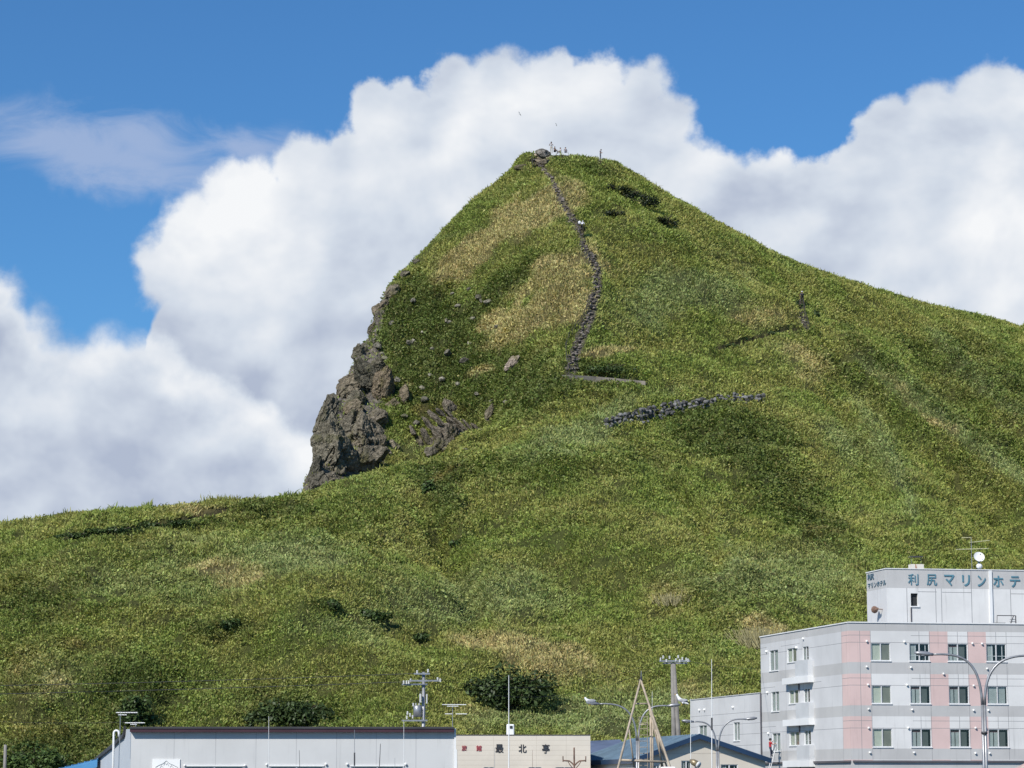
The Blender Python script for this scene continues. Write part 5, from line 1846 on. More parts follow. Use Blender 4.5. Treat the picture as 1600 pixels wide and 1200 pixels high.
for k in range(5):
    for j in range(24):
        j2 = (j + 1) % 24
        mb.face([ring[k][j], ring[k][j2], ring[k + 1][j2], ring[k + 1][j]], WPLAST)
        mb.face([p_ - ax * 0.02 for p_ in (ring[k][j], ring[k + 1][j], ring[k + 1][j2], ring[k][j2])], WPLAST)
mb.build('reflector', dish)
mb = MB()
mb.tube([c0 - s2 * -0.38 + ax * 0.1, c0 + ax * 0.45], 0.012, GALV, 5)
mb.ball(tuple(c0 + ax * 0.45), 0.05, GALV, 8, 5)
mb.build('feed_arm', dish)

# ---------------- annex behind the hotel
an_len = 14.0
for _ in range(60):
    q = far + ldir * an_len
    an_len += (proj(q.x, q.y, 9)[0] - 1079) * 0.08
af_o = far + ldir * an_len
af = Frame((af_o.x, af_o.y), atan2(-ldir.y, -ldir.x))
print('annex', an_len, af_o)
az_top = af.uz(1120, 1090)[1]
an = thing('annex', (af_o.x, af_o.y, 0), 'lower pale annex behind the hotel with slim windows', 'annex')
aw = []
for x0, x1, y0, y1 in [(1091.5, 1104.5, 1134, 1160), (1146, 1156, 1129, 1157)]:
    ua, za = af.uz(x0, y0)
    ub, zb = af.uz(x1, y1)
    aw.append((min(ua, ub), max(ua, ub), min(za, zb), max(za, zb)))
mb = MB()
jzs_ = [af.uz(1130, v)[1] for v in (1116, 1133, 1149, 1166)]
facade(mb, af, 0, an_len - 0.02, -0.5, az_top, aw, lambda u, z: WHITE_SHADE, [], [], [], jzs_, JOINT, 0.14, WHITE2)
bk = hf.d * 9.0
a, b_ = af.p(0, 0), af.p(an_len - 0.02, 0)
for s1, s2 in ((a + bk, a),):
    mb.face([(s1.x, s1.y, -0.5), (s2.x, s2.y, -0.5), (s2.x, s2.y, az_top), (s1.x, s1.y, az_top)], WHITE)
mb.face([(p_.x, p_.y, az_top - 0.1) for p_ in (a, b_, b_ + bk, a + bk)], FLATROOF)
mb.build('wall', an)
mb = MB()
af.box(mb, -0.05, an_len - 0.03, az_top + 0.003, az_top + 0.06, -0.25, 0.05, ALU)
mb.build('roof_coping', an)
for (a_, b2, c_, d_) in aw:
    window(af, an, a_, b2, c_, d_, 'full', 0.035, 0.07)
mb = MB()
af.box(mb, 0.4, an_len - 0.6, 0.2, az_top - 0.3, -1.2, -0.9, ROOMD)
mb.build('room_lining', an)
for px, py in [(1093.5, 1109.5), (1101.5, 1109), (1146, 1105)]:
    u, z = af.uz(px, py)
    cap_vent(an, af, u, z, r=0.14)

# ---------------- blue-roofed house
AP = P(1090.5, 1147.5, 152.0)
hg = Frame((AP.x, AP.y), R(9.0))
ez = hg.uz(1203, 1186)
hw_r = ez[0]
hw_l = -abs(hg.uz(988, 1186)[0])
Z_AP, Z_E = AP.z, ez[1]
gd = Vector((cos(R(9 + 92)), sin(R(9 + 92)), 0))
HLEN = 16.0
house = thing('house', (AP.x, AP.y, 0), 'beige gabled house with a blue metal roof and navy verge', 'house')
wins = []
for x0, x1, y0 in [(1021, 1031, 1195), (1064.5, 1080, 1188.5), (1126, 1153, 1194.5)]:
    ua, za = hg.uz(x0, y0)
    ub, _ = hg.uz(x1, y0)
    wins.append((ua, ub, za - 1.1, za))
mb = MB()
ulo, uhi = hw_l + 0.12, hw_r - 0.28
zw = Z_E - 0.10
m_cj = CREAM_D
facade(mb, hg, ulo, uhi, -0.3, zw, wins, lambda u, z: CREAM, [], [], [], [zw - 0.45 * k for k in range(1, 8)], CREAM_D, 0.14, WHITE2, 0.008)
slope_l = (Z_AP - Z_E) / (0 - hw_l)
slope_r = (Z_AP - Z_E) / hw_r
zl = lambda u: (Z_AP - 0.14) - (abs(u) * (slope_l if u < 0 else slope_r))
tri = [(ulo, zw), (uhi, zw), (uhi, max(zw, zl(uhi))), (0, zl(0)), (ulo, max(zw, zl(ulo)))]
mb.face([hg.p(u, z, 0) for u, z in tri], CREAM)
for k in (1, 2):
    zz = zw + 0.42 * k
    half = [u for u in (-(zl(0) - zz) / slope_l, (zl(0) - zz) / slope_r)]
    hg.box(mb, half[0] + 0.08, half[1] - 0.08, zz, zz + 0.016, 0.002, 0.008, CREAM_D)
for u_ in (ulo, uhi):
    a = hg.p(u_, 0)
    b_ = a + gd * HLEN
    mb.face([(a.x, a.y, -0.3), (b_.x, b_.y, -0.3), (b_.x, b_.y, zw), (a.x, a.y, zw)], CREAM)
a, b_ = hg.p(ulo, 0) + gd * HLEN, hg.p(uhi, 0) + gd * HLEN
ap = hg.p(0, 0) + gd * HLEN
mb.face([(a.x, a.y, -0.3), (b_.x, b_.y, -0.3), (b_.x, b_.y, zw), (ap.x, ap.y, zl(0)), (a.x, a.y, zw)], CREAM)
mb.build('wall', house)
mb = MB()
th = 0.10
nseam = 22
for u_e, sl_, mt in ((hw_l, slope_l, BLUEROOF), (hw_r, slope_r, BLUEROOF)):
    e0 = hg.p(u_e, Z_E, 0.35)
    r0 = hg.p(0, Z_AP, 0.35)
    e1, r1 = e0 + gd * (HLEN + 0.7), r0 + gd * (HLEN + 0.7)
    dn = Vector((0, 0, -th))
    mb.hexa([e0 + dn, e1 + dn, r1 + dn, r0 + dn, e0, e1, r1, r0], mt)
    for k in range(nseam + 1):
        t_ = k / nseam
        a, b_ = e0.lerp(e1, t_), r0.lerp(r1, t_)
        mb.tube([a + Vector((0, 0, 0.02)), b_ + Vector((0, 0, 0.02))], 0.022, mt, 4)
roof = mb.build('roof', house)
mb = MB()
for u_e in (hw_l, hw_r):
    e0 = hg.p(u_e, Z_E, 0.352)
    r0 = hg.p(0, Z_AP, 0.352)
    dn = Vector((0, 0, -0.26))
    of = hg.n * 0.06
    mb.hexa([e0 + dn, r0 + dn, r0 + dn + of, e0 + dn + of, e0 + Vector((0, 0, 0.03)), r0 + Vector((0, 0, 0.03)), r0 + of + Vector((0, 0, 0.03)), e0 + of + Vector((0, 0, 0.03))], NAVY)
e0 = hg.p(hw_l - 0.004, Z_E, 0.35)
e1 = e0 + gd * (HLEN + 0.7)
sd_ = hg.d * -0.06
mb.hexa([e0 + Vector((0, 0, -0.28)), e1 + Vector((0, 0, -0.28)), e1 + sd_ + Vector((0, 0, -0.28)), e0 + sd_ + Vector((0, 0, -0.28)), e0, e1, e1 + sd_, e0 + sd_], NAVY)
mb.build('verge_board', roof)
for (a_, b2, c_, d_) in wins:
    window(hg, house, a_, b2, c_, d_, 'open', 0.05, 0.06)
mb = MB()
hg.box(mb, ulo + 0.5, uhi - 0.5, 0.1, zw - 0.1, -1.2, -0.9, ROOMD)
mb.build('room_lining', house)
# rear wing with the slate roof
wf = Frame((P(952, 1160, 172).x, 172.0), R(9.0))
wz_r = wf.uz(975, 1154)[1]
wz_e = wf.uz(926, 1176)[1]
wing = thing('house', wf.p(0, 0), 'dull slate-blue roofed house partly hidden behind the beige inn', 'house')
mb = MB()
ul, ur = wf.uz(916, 1160)[0], wf.uz(985, 1160)[0]
for s_ in (0,):
    a, b_ = wf.p(ul, wz_e, 0.2), wf.p(ur, wz_e, 0.2)
    c_, d_ = wf.p(ur, wz_r, -3.5), wf.p(ul, wz_r - 0.15, -3.5)
    mb.hexa([a - Vector((0, 0, 0.12)), b_ - Vector((0, 0, 0.12)), c_ - Vector((0, 0, 0.12)), d_ - Vector((0, 0, 0.12)), a, b_, c_, d_], BLUEROOF2)
    a2, b2 = wf.p(ul, wz_e, -7.2), wf.p(ur, wz_e, -7.2)
    mb.hexa([d_ - Vector((0, 0, 0.12)), c_ - Vector((0, 0, 0.12)), b2 - Vector((0, 0, 0.12)), a2 - Vector((0, 0, 0.12)), d_, c_, b2, a2], BLUEROOF2)
mb.build('roof', wing)
mb = MB()
wf.box(mb, ul + 0.2, ur - 0.2, -0.3, wz_e - 0.13, -7.0, 0.0, CREAM)
mb.build('wall', wing)

# ---------------- beige inn
IC = P(712, 1149, 158.0)
inf = Frame((IC.x, IC.y), R(1.0))
inn = thing('inn', inf.p(inf.uz(818, 1170)[0], 0), 'flat-fronted beige inn with red and black lettering', 'inn')
iu0, iu1 = inf.uz(700, 1170)[0], inf.uz(922.5, 1170)[0]
iz = inf.uz(800, 1149)[1]
iwin = []
for x0, x1 in [(756, 772), (868, 896), (826, 846)]:
    a_, b2 = inf.uz(x0, 1199)[0], inf.uz(x1, 1199)[0]
    iwin.append((a_, b2, inf.uz(x0, 1199)[1] - 1.2, inf.uz(x0, 1198.6)[1]))
mb = MB()
lines = [iz - 0.30 * k for k in range(1, 18)]
vj = [iu0 + (iu1 - iu0) * t_ for t_ in (0.32, 0.62, 0.83)]
facade(mb, inf, iu0, iu1, -0.3, iz, iwin, lambda u, z: CREAM, [], [], vj, lines, CREAM_D, 0.12, WHITE2, 0.007)
bk = Vector((-0.05, 1, 0)) * 9
a, b_ = inf.p(iu0, 0), inf.p(iu1, 0)
for s1, s2 in ((b_, b_ + bk), (b_ + bk, a + bk), (a + bk, a)):
    mb.face([(s1.x, s1.y, -0.3), (s2.x, s2.y, -0.3), (s2.x, s2.y, iz), (s1.x, s1.y, iz)], CREAM)
mb.face([(p_.x, p_.y, iz - 0.05) for p_ in (a, b_, b_ + bk, a + bk)], FLATROOF)
mb.build('wall', inn)
mb = MB()
inf.box(mb, iu0, iu1 + 0.02, iz + 0.003, iz + 0.05, -0.2, 0.03, paint('dark brown flashing', (0.10, 0.08, 0.07), 0.6))
mb.build('roof_coping', inn)
for (a_, b2, c_, d_) in iwin:
    window(inf, inn, a_, b2, c_, d_, 'open', 0.04, 0.05)
mb = MB()
inf.box(mb, iu0 + 0.3, iu1 - 0.3, 0.1, iz - 0.4, -1.2, -0.9, ROOMD)
mb.build('room_lining', inn)
for ch, x0, x1, y0, y1, mt in (('旅', 721.3, 729.3, 1164.5, 1173, REDP), ('館', 744, 752.5, 1164.5, 1173.5, REDP), ('最', 774, 786.5, 1162.8, 1176, BLACKP), ('北', 810, 822.5, 1163, 1176, BLACKP), ('亭', 847, 858.5, 1162.5, 1177, BLACKP)):
    u0, z1 = inf.uz(x0, y0)
    u1, z0 = inf.uz(x1, y1)
    text_mesh(ch, 'sign_character', inf, u0, u1, z0, z1, mt, inn, 0.03, 0.006, 0.012)
# white hooded box on the inn roof
mb = MB()
u0, z0 = inf.uz(791.5, 1148, -1)
u1, z1 = inf.uz(803.5, 1131.5, -1)
vb = thing('roof_ventilator', inf.p((u0 + u1) / 2, iz, -1.0), 'white upright ventilator box with a dark opening on the beige inn roof', 'ventilator')
inf.box(mb, u0, u1, iz - 0.05, z1, -1.5, -1.0, WPLAST)
o = mb.build('casing', vb)
bv = o.modifiers.new('Bevel', 'BEVEL')
bv.width = 0.06
bv.segments = 2
mb = MB()
inf.box(mb, u0 + 0.2, u0 + 0.36, z1 - 0.26, z1 - 0.10, -0.99, -0.96, ROOMD)
mb.build('opening', vb)

# ---------------- white shed
SC_ = P(205, 1143.5, 122.0)
sf = Frame((SC_.x, SC_.y), R(0.6))
shed = thing('shed', sf.p(8, 0), 'long light grey clad shed with a dark maroon roof edge', 'shed')
su0, su1 = 0.0, sf.uz(711.5, 1170)[0]
sz = SC_.z
mb = MB()
sw = []
for x0, x1 in [(290, 380), (422, 505), (549, 630)]:
    a_, b2 = sf.uz(x0, 1198)[0], sf.uz(x1, 1198)[0]
    zt_ = sf.uz(x0, 1197.5)[1]
    sw.append((a_, b2, zt_ - 1.1, zt_))
sj = [sf.uz(x_, 1170)[0] for x_ in (272, 337, 400, 463, 526, 588, 650)]
facade(mb, sf, su0, su1, -0.3, sz, sw, lambda u, z: SHED, [], [], sj, [], SHED_J, 0.10, WHITE2, 0.018)
# side wall drops away behind in a stepped curve
sdv = Vector((-0.36, 0.93, 0)).normalized()
lf_len = 3.0
for _ in range(60):
    q = sf.p(0, 0) + sdv * lf_len
    lf_len += (proj(q.x, q.y, 3)[0] - 151) * 0.05
prof = []
sl_f = Frame((sf.p(0, 0) + sdv * lf_len)[:2], atan2(-sdv.y, -sdv.x))
for px, py in [(205, 1139), (197, 1139.5), (196.3, 1148), (194.5, 1153), (189, 1157), (178, 1168), (163, 1180), (151, 1190)]:
    u, z = sl_f.uz(px, py)
    prof.append((u, z))
print('shed side', lf_len, prof)
poly = [sl_f.p(u, z) for u, z in prof] + [sl_f.p(prof[-1][0], -0.3), sl_f.p(prof[0][0], -0.3)]
mb.face(poly, SHED_SHADE)
e = sf.d * (su1 - su0)
for (u0, z0), (u1, z1) in zip(prof[:-1], prof[1:]):
    a, b_ = sl_f.p(u0, z0 - 0.02), sl_f.p(u1, z1 - 0.02)
    mb.face([a, b_, b_ + e, a + e], CHARCOAL)
q0, q1 = sf.p(su1, 0), sf.p(su1, 0) + sdv * lf_len
mb.face([p_ + e for p_ in poly], SHED)
mb.build('wall', shed)
mb = MB()
uo = sf.uz(196, 1140)[0]
sf.box(mb, uo + 0.25, su1 - 0.06, sz - 0.01, sz + 0.14, 0.004, 0.30, MAROON)
sf.box(mb, uo + 0.25, su1 - 0.06, sz + 0.142, sz + 0.235, -0.5, 0.34, CHARCOAL)
mb.build('fascia', shed)
mb = MB()
for (u0, z0), (u1, z1) in zip(prof[1:-1], prof[2:]):
    a, b_ = sl_f.p(u0, z0, 0.004), sl_f.p(u1, z1, 0.004)
    up = Vector((0, 0, 0.16))
    o_ = sl_f.n * 0.12
    mb.hexa([a, b_, b_ + o_, a + o_, a + up, b_ + up, b_ + o_ + up, a + o_ + up], CHARCOAL)
mb.build('verge_trim', shed)
mb = MB()
sf.box(mb, su1 - 0.05, su1 + 0.03, -0.2, sz + 0.16, 0.004, 0.07, WHITE2)
mb.build('corner_trim', shed)
for (a_, b2, c_, d_) in sw:
    window(sf, shed, a_, b2, c_, d_, 'lace', 0.05, 0.03)
    mb = MB()
    sf.box(mb, a_ - 0.05, b2 + 0.05, d_ + 0.003, d_ + 0.05, 0.003, 0.06, WHITE2)
    mb.build('window_head', shed)
mb = MB()
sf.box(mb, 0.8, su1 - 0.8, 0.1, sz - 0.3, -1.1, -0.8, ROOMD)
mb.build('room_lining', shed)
for px, py in [(289, 1196), (383, 1196), (417, 1194.5), (509.5, 1194), (542.5, 1194), (634, 1194)]:
    u, z = sf.uz(px, py)
    cap_vent(shed, sf, u, z, r=0.085)
# white sign with a line drawing of a mountain
u0, z1 = sf.uz(238.5, 1186.5)
u1, _ = sf.uz(281.5, 1186.5)
sg = thing('sign_board', sf.p((u0 + u1) / 2, z1 - 1.2, 0.05), 'white board with a thin line drawing of a mountain on the shed wall', 'sign')
mb = MB()
sf.box(mb, u0, u1, z1 - 1.2, z1, 0.004, 0.05, WPLAST)
mb.build('board', sg)
mb = MB()
LNM = paint('grey line paint', (0.30, 0.33, 0.35), 0.6)
def sl_line(pts, r=0.011):
    mb.tube([sf.p(*sf.uz(x_, y_), 0.058) for x_, y_ in pts], r, LNM, 4)
sl_line([(243, 1199), (248, 1196), (254, 1193.5), (257, 1191.5), (260, 1188.6), (263, 1191.5), (266, 1193.5), (272, 1196), (278, 1199)], 0.014)
sl_line([(256, 1196), (258, 1192), (260, 1195), (261.5, 1192.5), (264, 1197)])
sl_line([(250, 1199.5), (253, 1196), (255, 1199)])
sl_line([(266, 1199), (268, 1196), (271, 1199.5)])
mb.build('mountain_drawing', sg)

# bright blue sheet roof beside the shed
q0 = P(152, 1187, 128)
lean = thing('lean_to', (q0.x - 1, q0.y, 0), 'lean-to with a bright blue sheet roof against the shed', 'lean-to')
fb = Frame((q0.x, q0.y), R(0))
ub = fb.uz(92, 1200)[0]
zl0, zl1 = fb.uz(152, 1186.5)[1], fb.uz(92, 1201.5)[1]
mb = MB()
a, b_ = fb.p(0, zl0), fb.p(ub, zl1)
bk = Vector((0.1, 1.6, 0.05))
dn = Vector((0, 0, -0.12))
mb.hexa([b_ + dn, a + dn, a + bk + dn, b_ + bk + dn, b_, a, a + bk, b_ + bk], SKYBLUE)
for k in range(7):
    t_ = k / 6
    mb.tube([a.lerp(b_, t_) + Vector((0, 0, 0.03)), (a + bk).lerp(b_ + bk, t_) + Vector((0, 0, 0.03))], 0.03, SKYBLUE, 4)
mb.hexa([b_ + dn * 3.2, a + dn * 3.2, a + dn * 3.2 + Vector((0, 0.08, 0)), b_ + dn * 3.2 + Vector((0, 0.08, 0)), b_ + dn * 1.02, a + dn * 1.02, a + dn * 1.02 + Vector((0, 0.08, 0)), b_ + dn * 1.02 + Vector((0, 0.08, 0))], SKYBLUE)
mb.build('roof', lean)
mb = MB()
fb.box(mb, ub + 0.3, -0.1, -0.2, zl1 - 0.45, -3.2, -0.3, NAVY)
mb.build('wall', lean)

# grey post at the left
q = P(8.5, 1163.5, 120)
mb = MB()
mb.tube([(q.x, q.y, -0.2), (q.x, q.y, q.z)], [0.09, 0.07], CONC, 10)
mb.build('post', None, True, 'plain grey concrete post standing alone before the bushes', 'post')

# white swan-neck flue beside the shed
q = P(180, 1150, 121)
zt_ = z_at(1141.5, 124)
x0, x1 = x_at(176.5, 124, 3), x_at(184.5, 124, 3)
xm, rr_ = (x0 + x1) / 2, (x1 - x0) / 2
mb = MB()
pts = [(x0, 124, -0.2), (x0, 124, zt_ - rr_)] + [(xm - rr_ * cos(a), 124, zt_ - rr_ + rr_ * sin(a)) for a in np.linspace(0, pi, 9)[1:]] + [(x1, 124, zt_ - rr_ - 0.18)]
mb.tube(pts, 0.055, WPLAST, 10)
mb.build('vent_pipe', None, True, 'white swan-neck vent pipe rising beside the shed gable', 'pipe')

# TV aerials
def aer(px, pyb, Y, booms, mast_py, label, ang=0.0, mat=None):
    q = P(px, pyb, Y)
    bz = [(z_at(py, Y), du, L, el, ne, ti) for py, du, L, el, ne, ti in booms]
    yagi(q, bz, label, z_at(mast_py, Y), ang=ang, mat=mat)


aer(187, 1165, 121.5, [(1113.5, 0.30, 1.0, 0.5, 8, 0.0), (1117, 0.1, 0.4, 0.4, 3, 0)], 1112, 'slim aerial on a bent mast left of the shed roof')
aer(212, 1140, 124, [(1129.5, -0.05, 0.95, 0.5, 8, 0.0), (1132, -0.1, 0.3, 0.4, 3, 0)], 1128, 'low aerial just above the left corner of the shed roof')
aer(707, 1150, 160, [(1101, 0.1, 1.5, 0.6, 8, 0.0), (1103.5, 0.0, 0.7, 0.5, 4, 0), (1115.5, -0.25, 0.45, 0.5, 3, 0), (1115.5, 0.55, 0.7, 0.5, 4, 0)], 1100, 'two-level aerial between the utility pole and the inn')

# ---------------- street lamps
def street_lamp(px, Y, fork_py, arms, label, pyb=None):
    zf = z_at(fork_py, Y)
    xb = x_at(px, Y, zf)
    t = thing('street_lamp', (xb, Y, 0), label, 'street lamp', 'twin-armed street lamps')
    mb = MB()
    mb.tube([(xb - 0.045, Y, -0.1), (xb - 0.045, Y, zf - 0.6)], 0.05, GALV, 10)
    mb.tube([(xb + 0.045, Y, -0.1), (xb + 0.045, Y, zf - 0.6)], 0.05, GALV, 10)
    mb.tube([(xb, Y, 0), (xb, Y, 1.2)], 0.13, GALV, 12)
    mb.tube([(xb, Y, zf - 1.62), (xb, Y, zf - 1.54)], 0.115, DARKM, 12)
    mb.build('pole', t, True)
    for sgn, (tpx, tpy, ctrl) in zip((-1, 1), arms):
        zt_ = z_at(tpy, Y)
        xt = x_at(tpx, Y, zt_)
        p0 = Vector((xb + sgn * 0.045, Y, zf - 0.6))
        p1 = Vector((xb + sgn * 0.07, Y, zf + ctrl * (zt_ - zf)))
        L = xt - sgn * 0.62
        p3 = Vector((L, Y, zt_ - 0.06))
        p2 = Vector((xb + (L - xb) * 0.5, Y, zt_ - 0.02))
        pts = []
        for k in range(17):
            s_ = k / 16
            pts.append(p0 * (1 - s_) ** 3 + p1 * 3 * s_ * (1 - s_) ** 2 + p2 * 3 * s_ * s_ * (1 - s_) + p3 * s_ ** 3)
        mb = MB()
        mb.tube(pts, [0.05 - 0.012 * k / 16 for k in range(17)], GALV, 8)
        arm = mb.build('arm', t, True)
        mb = MB()
        d_ = Vector((sgn, 0, 0.10)).normalized()
        mb.tube([p3 - d_ * 0.02, p3 + d_ * 0.10, p3 + d_ * 0.16, p3 + d_ * 0.5, p3 + d_ * 0.66], [0.05, 0.06, 0.09, 0.085, 0.03], GALV, 10)
        mb.build('lamp_head', arm, True)
        mb = MB()
        mb.ball(tuple(p3 + d_ * 0.33 + Vector((0, 0, -0.05))), 0.075, paint('lamp glass', (0.55, 0.56, 0.55), 0.2), 10, 5, (2.0, 0.9, 0.6))
        mb.build('lens', arm, True)
    return t


street_lamp(996, 132, 1139, [(917, 1098, 0.9), (1062, 1101, 0.9)], 'street lamp with a gull perched on each arm')
street_lamp(1121, 143, 1157, [(1066, 1126, 0.9), (1182, 1122, 0.9)], 'street lamp standing before the blue-roofed house gable')
street_lamp(1536, 92, 1075, [(1430, 1020, 0.95), (1652, 1022, 0.95)], 'largest street lamp, standing before the hotel windows')


# ---------------- utility poles
def insulator(mb, c_, r=0.09, h_=0.22):
    for k in range(3):
        mb.tube([c_ + Vector((0, 0, h_ * k / 3)), c_ + Vector((0, 0, h_ * (k + 0.5) / 3)), c_ + Vector((0, 0, h_ * (k + 1) / 3))], [r * 0.55, r, r * 0.5], CERAM, 8)


Y1 = 165.0
def U1(px, py):
    return P(px, py, Y1)
zt_ = z_at(1050, Y1)
xp = x_at(662, Y1, zt_)
up1 = thing('utility_pole', (xp, Y1, 0), 'steel utility pole with stacked crossarms and a grey transformer behind the shed', 'utility pole')
mb = MB()
mb.tube([(xp, Y1, -0.5), (xp, Y1, zt_)], [0.14, 0.10], GALV, 12)
for k in range(14):
    z = z_at(1130, Y1) + 0.22 * k
    mb.tube([(xp - 0.26, Y1, z), (xp + 0.26, Y1, z)], 0.012, GALV, 5)
mb.build('pole', up1, True)
for (y0, xa, xb, dz_) in [(1053, 647, 672, 0), (1064, 641, 686, -0.2), (1069.5, 628, 668, 0.15), (1126, 628, 668, 0)]:
    a, b_ = U1(xa, y0), U1(xb, y0)
    mb = MB()
    mb.box(((a.x + b_.x) / 2, Y1 - 0.2 + dz_, a.z), (b_.x - a.x, 0.09, 0.10), GALV)
    mb.build('crossarm', up1)
mb = MB()
for px, py in [(652, 1053), (669, 1051), (631, 1069), (635.5, 1069), (639, 1069), (642, 1066), (684, 1064), (688, 1066), (636, 1124), (641, 1120), (645, 1123), (637, 1117), (646, 1104)]:
    mb = MB()
    insulator(mb, U1(px, py) + Vector((0, -0.2, 0)), 0.075)
    mb.build('insulator', up1, True)
mb = MB()
c_ = U1(652.5, 1111)
mb.tube([c_ + Vector((0, -0.15, -0.38)), c_ + Vector((0, -0.15, 0.30)), c_ + Vector((0, -0.15, 0.36))], [0.26, 0.26, 0.18], GALV, 16)
insulator(mb, c_ + Vector((-0.1, -0.15, 0.36)), 0.05, 0.14)
insulator(mb, c_ + Vector((0.1, -0.15, 0.36)), 0.05, 0.14)
mb.build('transformer', up1, True)
mb = MB()
c_ = U1(657, 1091)
mb.box((c_.x, Y1 - 0.28, c_.z), (0.12, 0.12, 0.55), SHED)
c_ = U1(667, 1092)
mb.box((c_.x, Y1 - 0.2, c_.z), (0.08, 0.12, 0.6), SHED)
mb.build('switch_box', up1)
mb = MB()
mb.tube([U1(666, 1098), U1(670, 1090), U1(670.5, 1100), U1(667, 1106)], 0.012, CABLE, 5)
mb.tube([U1(656, 1070), U1(651, 1080), U1(653, 1100)], 0.012, CABLE, 5)
mb.build('jumper_cable', up1)

Y2 = 178.0
def U2(px, py):
    return P(px, py, Y2)
zt_ = z_at(1033, Y2)
xc = x_at(1051, Y2, zt_)
up2 = thing('utility_pole', (xc, Y2, 0), 'weathered twin-leg concrete utility pole behind the blue roof', 'utility pole')
for sx0, sx1 in ((1054, 1051), (1060.5, 1052.5)):
    mb = MB()
    b0 = U2(sx0 + (2 if sx0 > 1055 else 0), 1190)
    mb.tube([Vector((b0.x + (0.25 if sx0 > 1055 else 0.0), Y2, -0.3)), U2(sx1, 1036)], [0.20, 0.14], CONC, 12)
    mb.build('leg', up2, True)
for y0, xa, xb in [(1033, 1030, 1078), (1036, 1036, 1074)]:
    a, b_ = U2(xa, y0), U2(xb, y0)
    mb = MB()
    mb.box(((a.x + b_.x) / 2, Y2 - 0.2 if y0 == 1033 else Y2 + 0.2, a.z), (b_.x - a.x, 0.10, 0.11), GALV)
    mb.build('crossarm', up2)
mb = MB()
for px, py in [(1032, 1033), (1036, 1029.5), (1041, 1035), (1046, 1030), (1056, 1034), (1059.5, 1029), (1062, 1035), (1072, 1033), (1075, 1034.5), (1066, 1032)]:
    mb = MB()
    insulator(mb, U2(px, py) + Vector((0, -0.22, 0)), 0.08, 0.22)
    mb.build('insulator', up2, True)


# overhead cables
def cable(pts3, sag, label, r=0.02):
    pts = []
    for a, b_ in zip(pts3[:-1], pts3[1:]):
        for k in range(24):
            t_ = k / 24
            pts.append(a.lerp(b_, t_) - Vector((0, 0, sag * 4 * t_ * (1 - t_))))
    pts.append(pts3[-1])
    mb = MB()
    mb.tube(pts, r, CABLE, 5)
    mb.build('overhead_cable', None, False, label, 'cable', 'overhead power cables')


farl = Vector((-75, 175, z_at(1073, 175)))
cable([U1(648, 1055) + Vector((0, -0.2, 0.1)), farl], 0.45, 'upper black cable sagging leftwards from the transformer pole')
cable([U1(632, 1068) + Vector((0, -0.2, 0.1)), farl + Vector((0, 2, -0.75))], 0.35, 'lower black cable running leftwards from the transformer pole')
cable([U1(686, 1064) + Vector((0, -0.1, 0.1)), U2(1034, 1031)], 1.1, 'upper black cable slung between the two utility poles', 0.010)
cable([U1(686, 1066) + Vector((0, 0.1, -0.1)), U2(1038, 1036)], 1.5, 'lower black cable slung between the two utility poles', 0.010)
cable([U2(1076, 1033), hl.p(0.3, lz(1189, 1046)[1], 0.1)], 0.10, 'short black cable from the concrete pole to the hotel wall', 0.012)
cable([P(-30, 1126, 150), P(196, 1128, 150)], 0.10, 'low black cable passing behind the shed aerials', 0.010)


# ---------------- boat masts and whip aerials standing along the quay
def whip(px, py, Y, r, label, mat=WPLAST, top=None, joint=None):
    z = z_at(py, Y)
    x = x_at(px, Y, z)
    x2, z2 = x, z
    if top:
        z2 = z_at(top[1], Y)
        x2 = x_at(top[0], Y, z2)
        z = 0.4
    a = Vector((x_at(px, Y, 1.0), Y, -0.1))
    mb = MB()
    b_ = Vector((x2, Y, z2))
    mb.tube([a, a.lerp(b_, 0.5), b_], [r * 1.6, r, r * 0.5], mat, 6)
    if joint:
        j = a.lerp(b_, joint)
        mb.tube([j, j + (b_ - a).normalized() * 0.5], r * 1.9, DARKM, 6)
    return mb.build('whip_aerial', None, False, label, 'aerial', 'whip aerials of boats moored along the quay')


whip(795, 1055, 95, 0.022, 'tallest white whip aerial, crossing the beige inn front')
whip(1112, 1030, 105, 0.020, 'long white whip aerial with a black joint before the annex', joint=0.62)
whip(1079, 1092, 112, 0.018, 'white whip aerial before the left edge of the annex')
whip(420, 1119, 100, 0.014, 'thin pale whip aerial standing over the left part of the shed roof edge')
whip(554, 1140, 100, 0.016, 'thin grey whip aerial ending right at the shed roof edge', GALV, joint=0.7)
whip(631, 1126, 100, 0.014, 'thin pale whip aerial over the shed roof edge below the transformer pole')
whip(473, 1172, 96, 0.016, 'dark rod leaning left before the shed wall', DARKM, top=(467.5, 1172))
whip(587, 1162, 96, 0.022, 'dark rod leaning right before the shed wall', DARKM, top=(594.5, 1162))
whip(713.5, 1171, 110, 0.045, 'short white fat aerial at the seam of shed and inn')
whip(1019, 1080, 118, 0.014, 'thin white whip aerial right of the tripod mast')
whip(773, 1168, 98, 0.012, 'thin grey rod before the inn lettering', GALV)
whip(617, 1184, 98, 0.010, 'shortest thin grey rod before the shed windows', GALV)
whip(832, 1172, 98, 0.010, 'short thin brown rod before the inn wall', RUST)

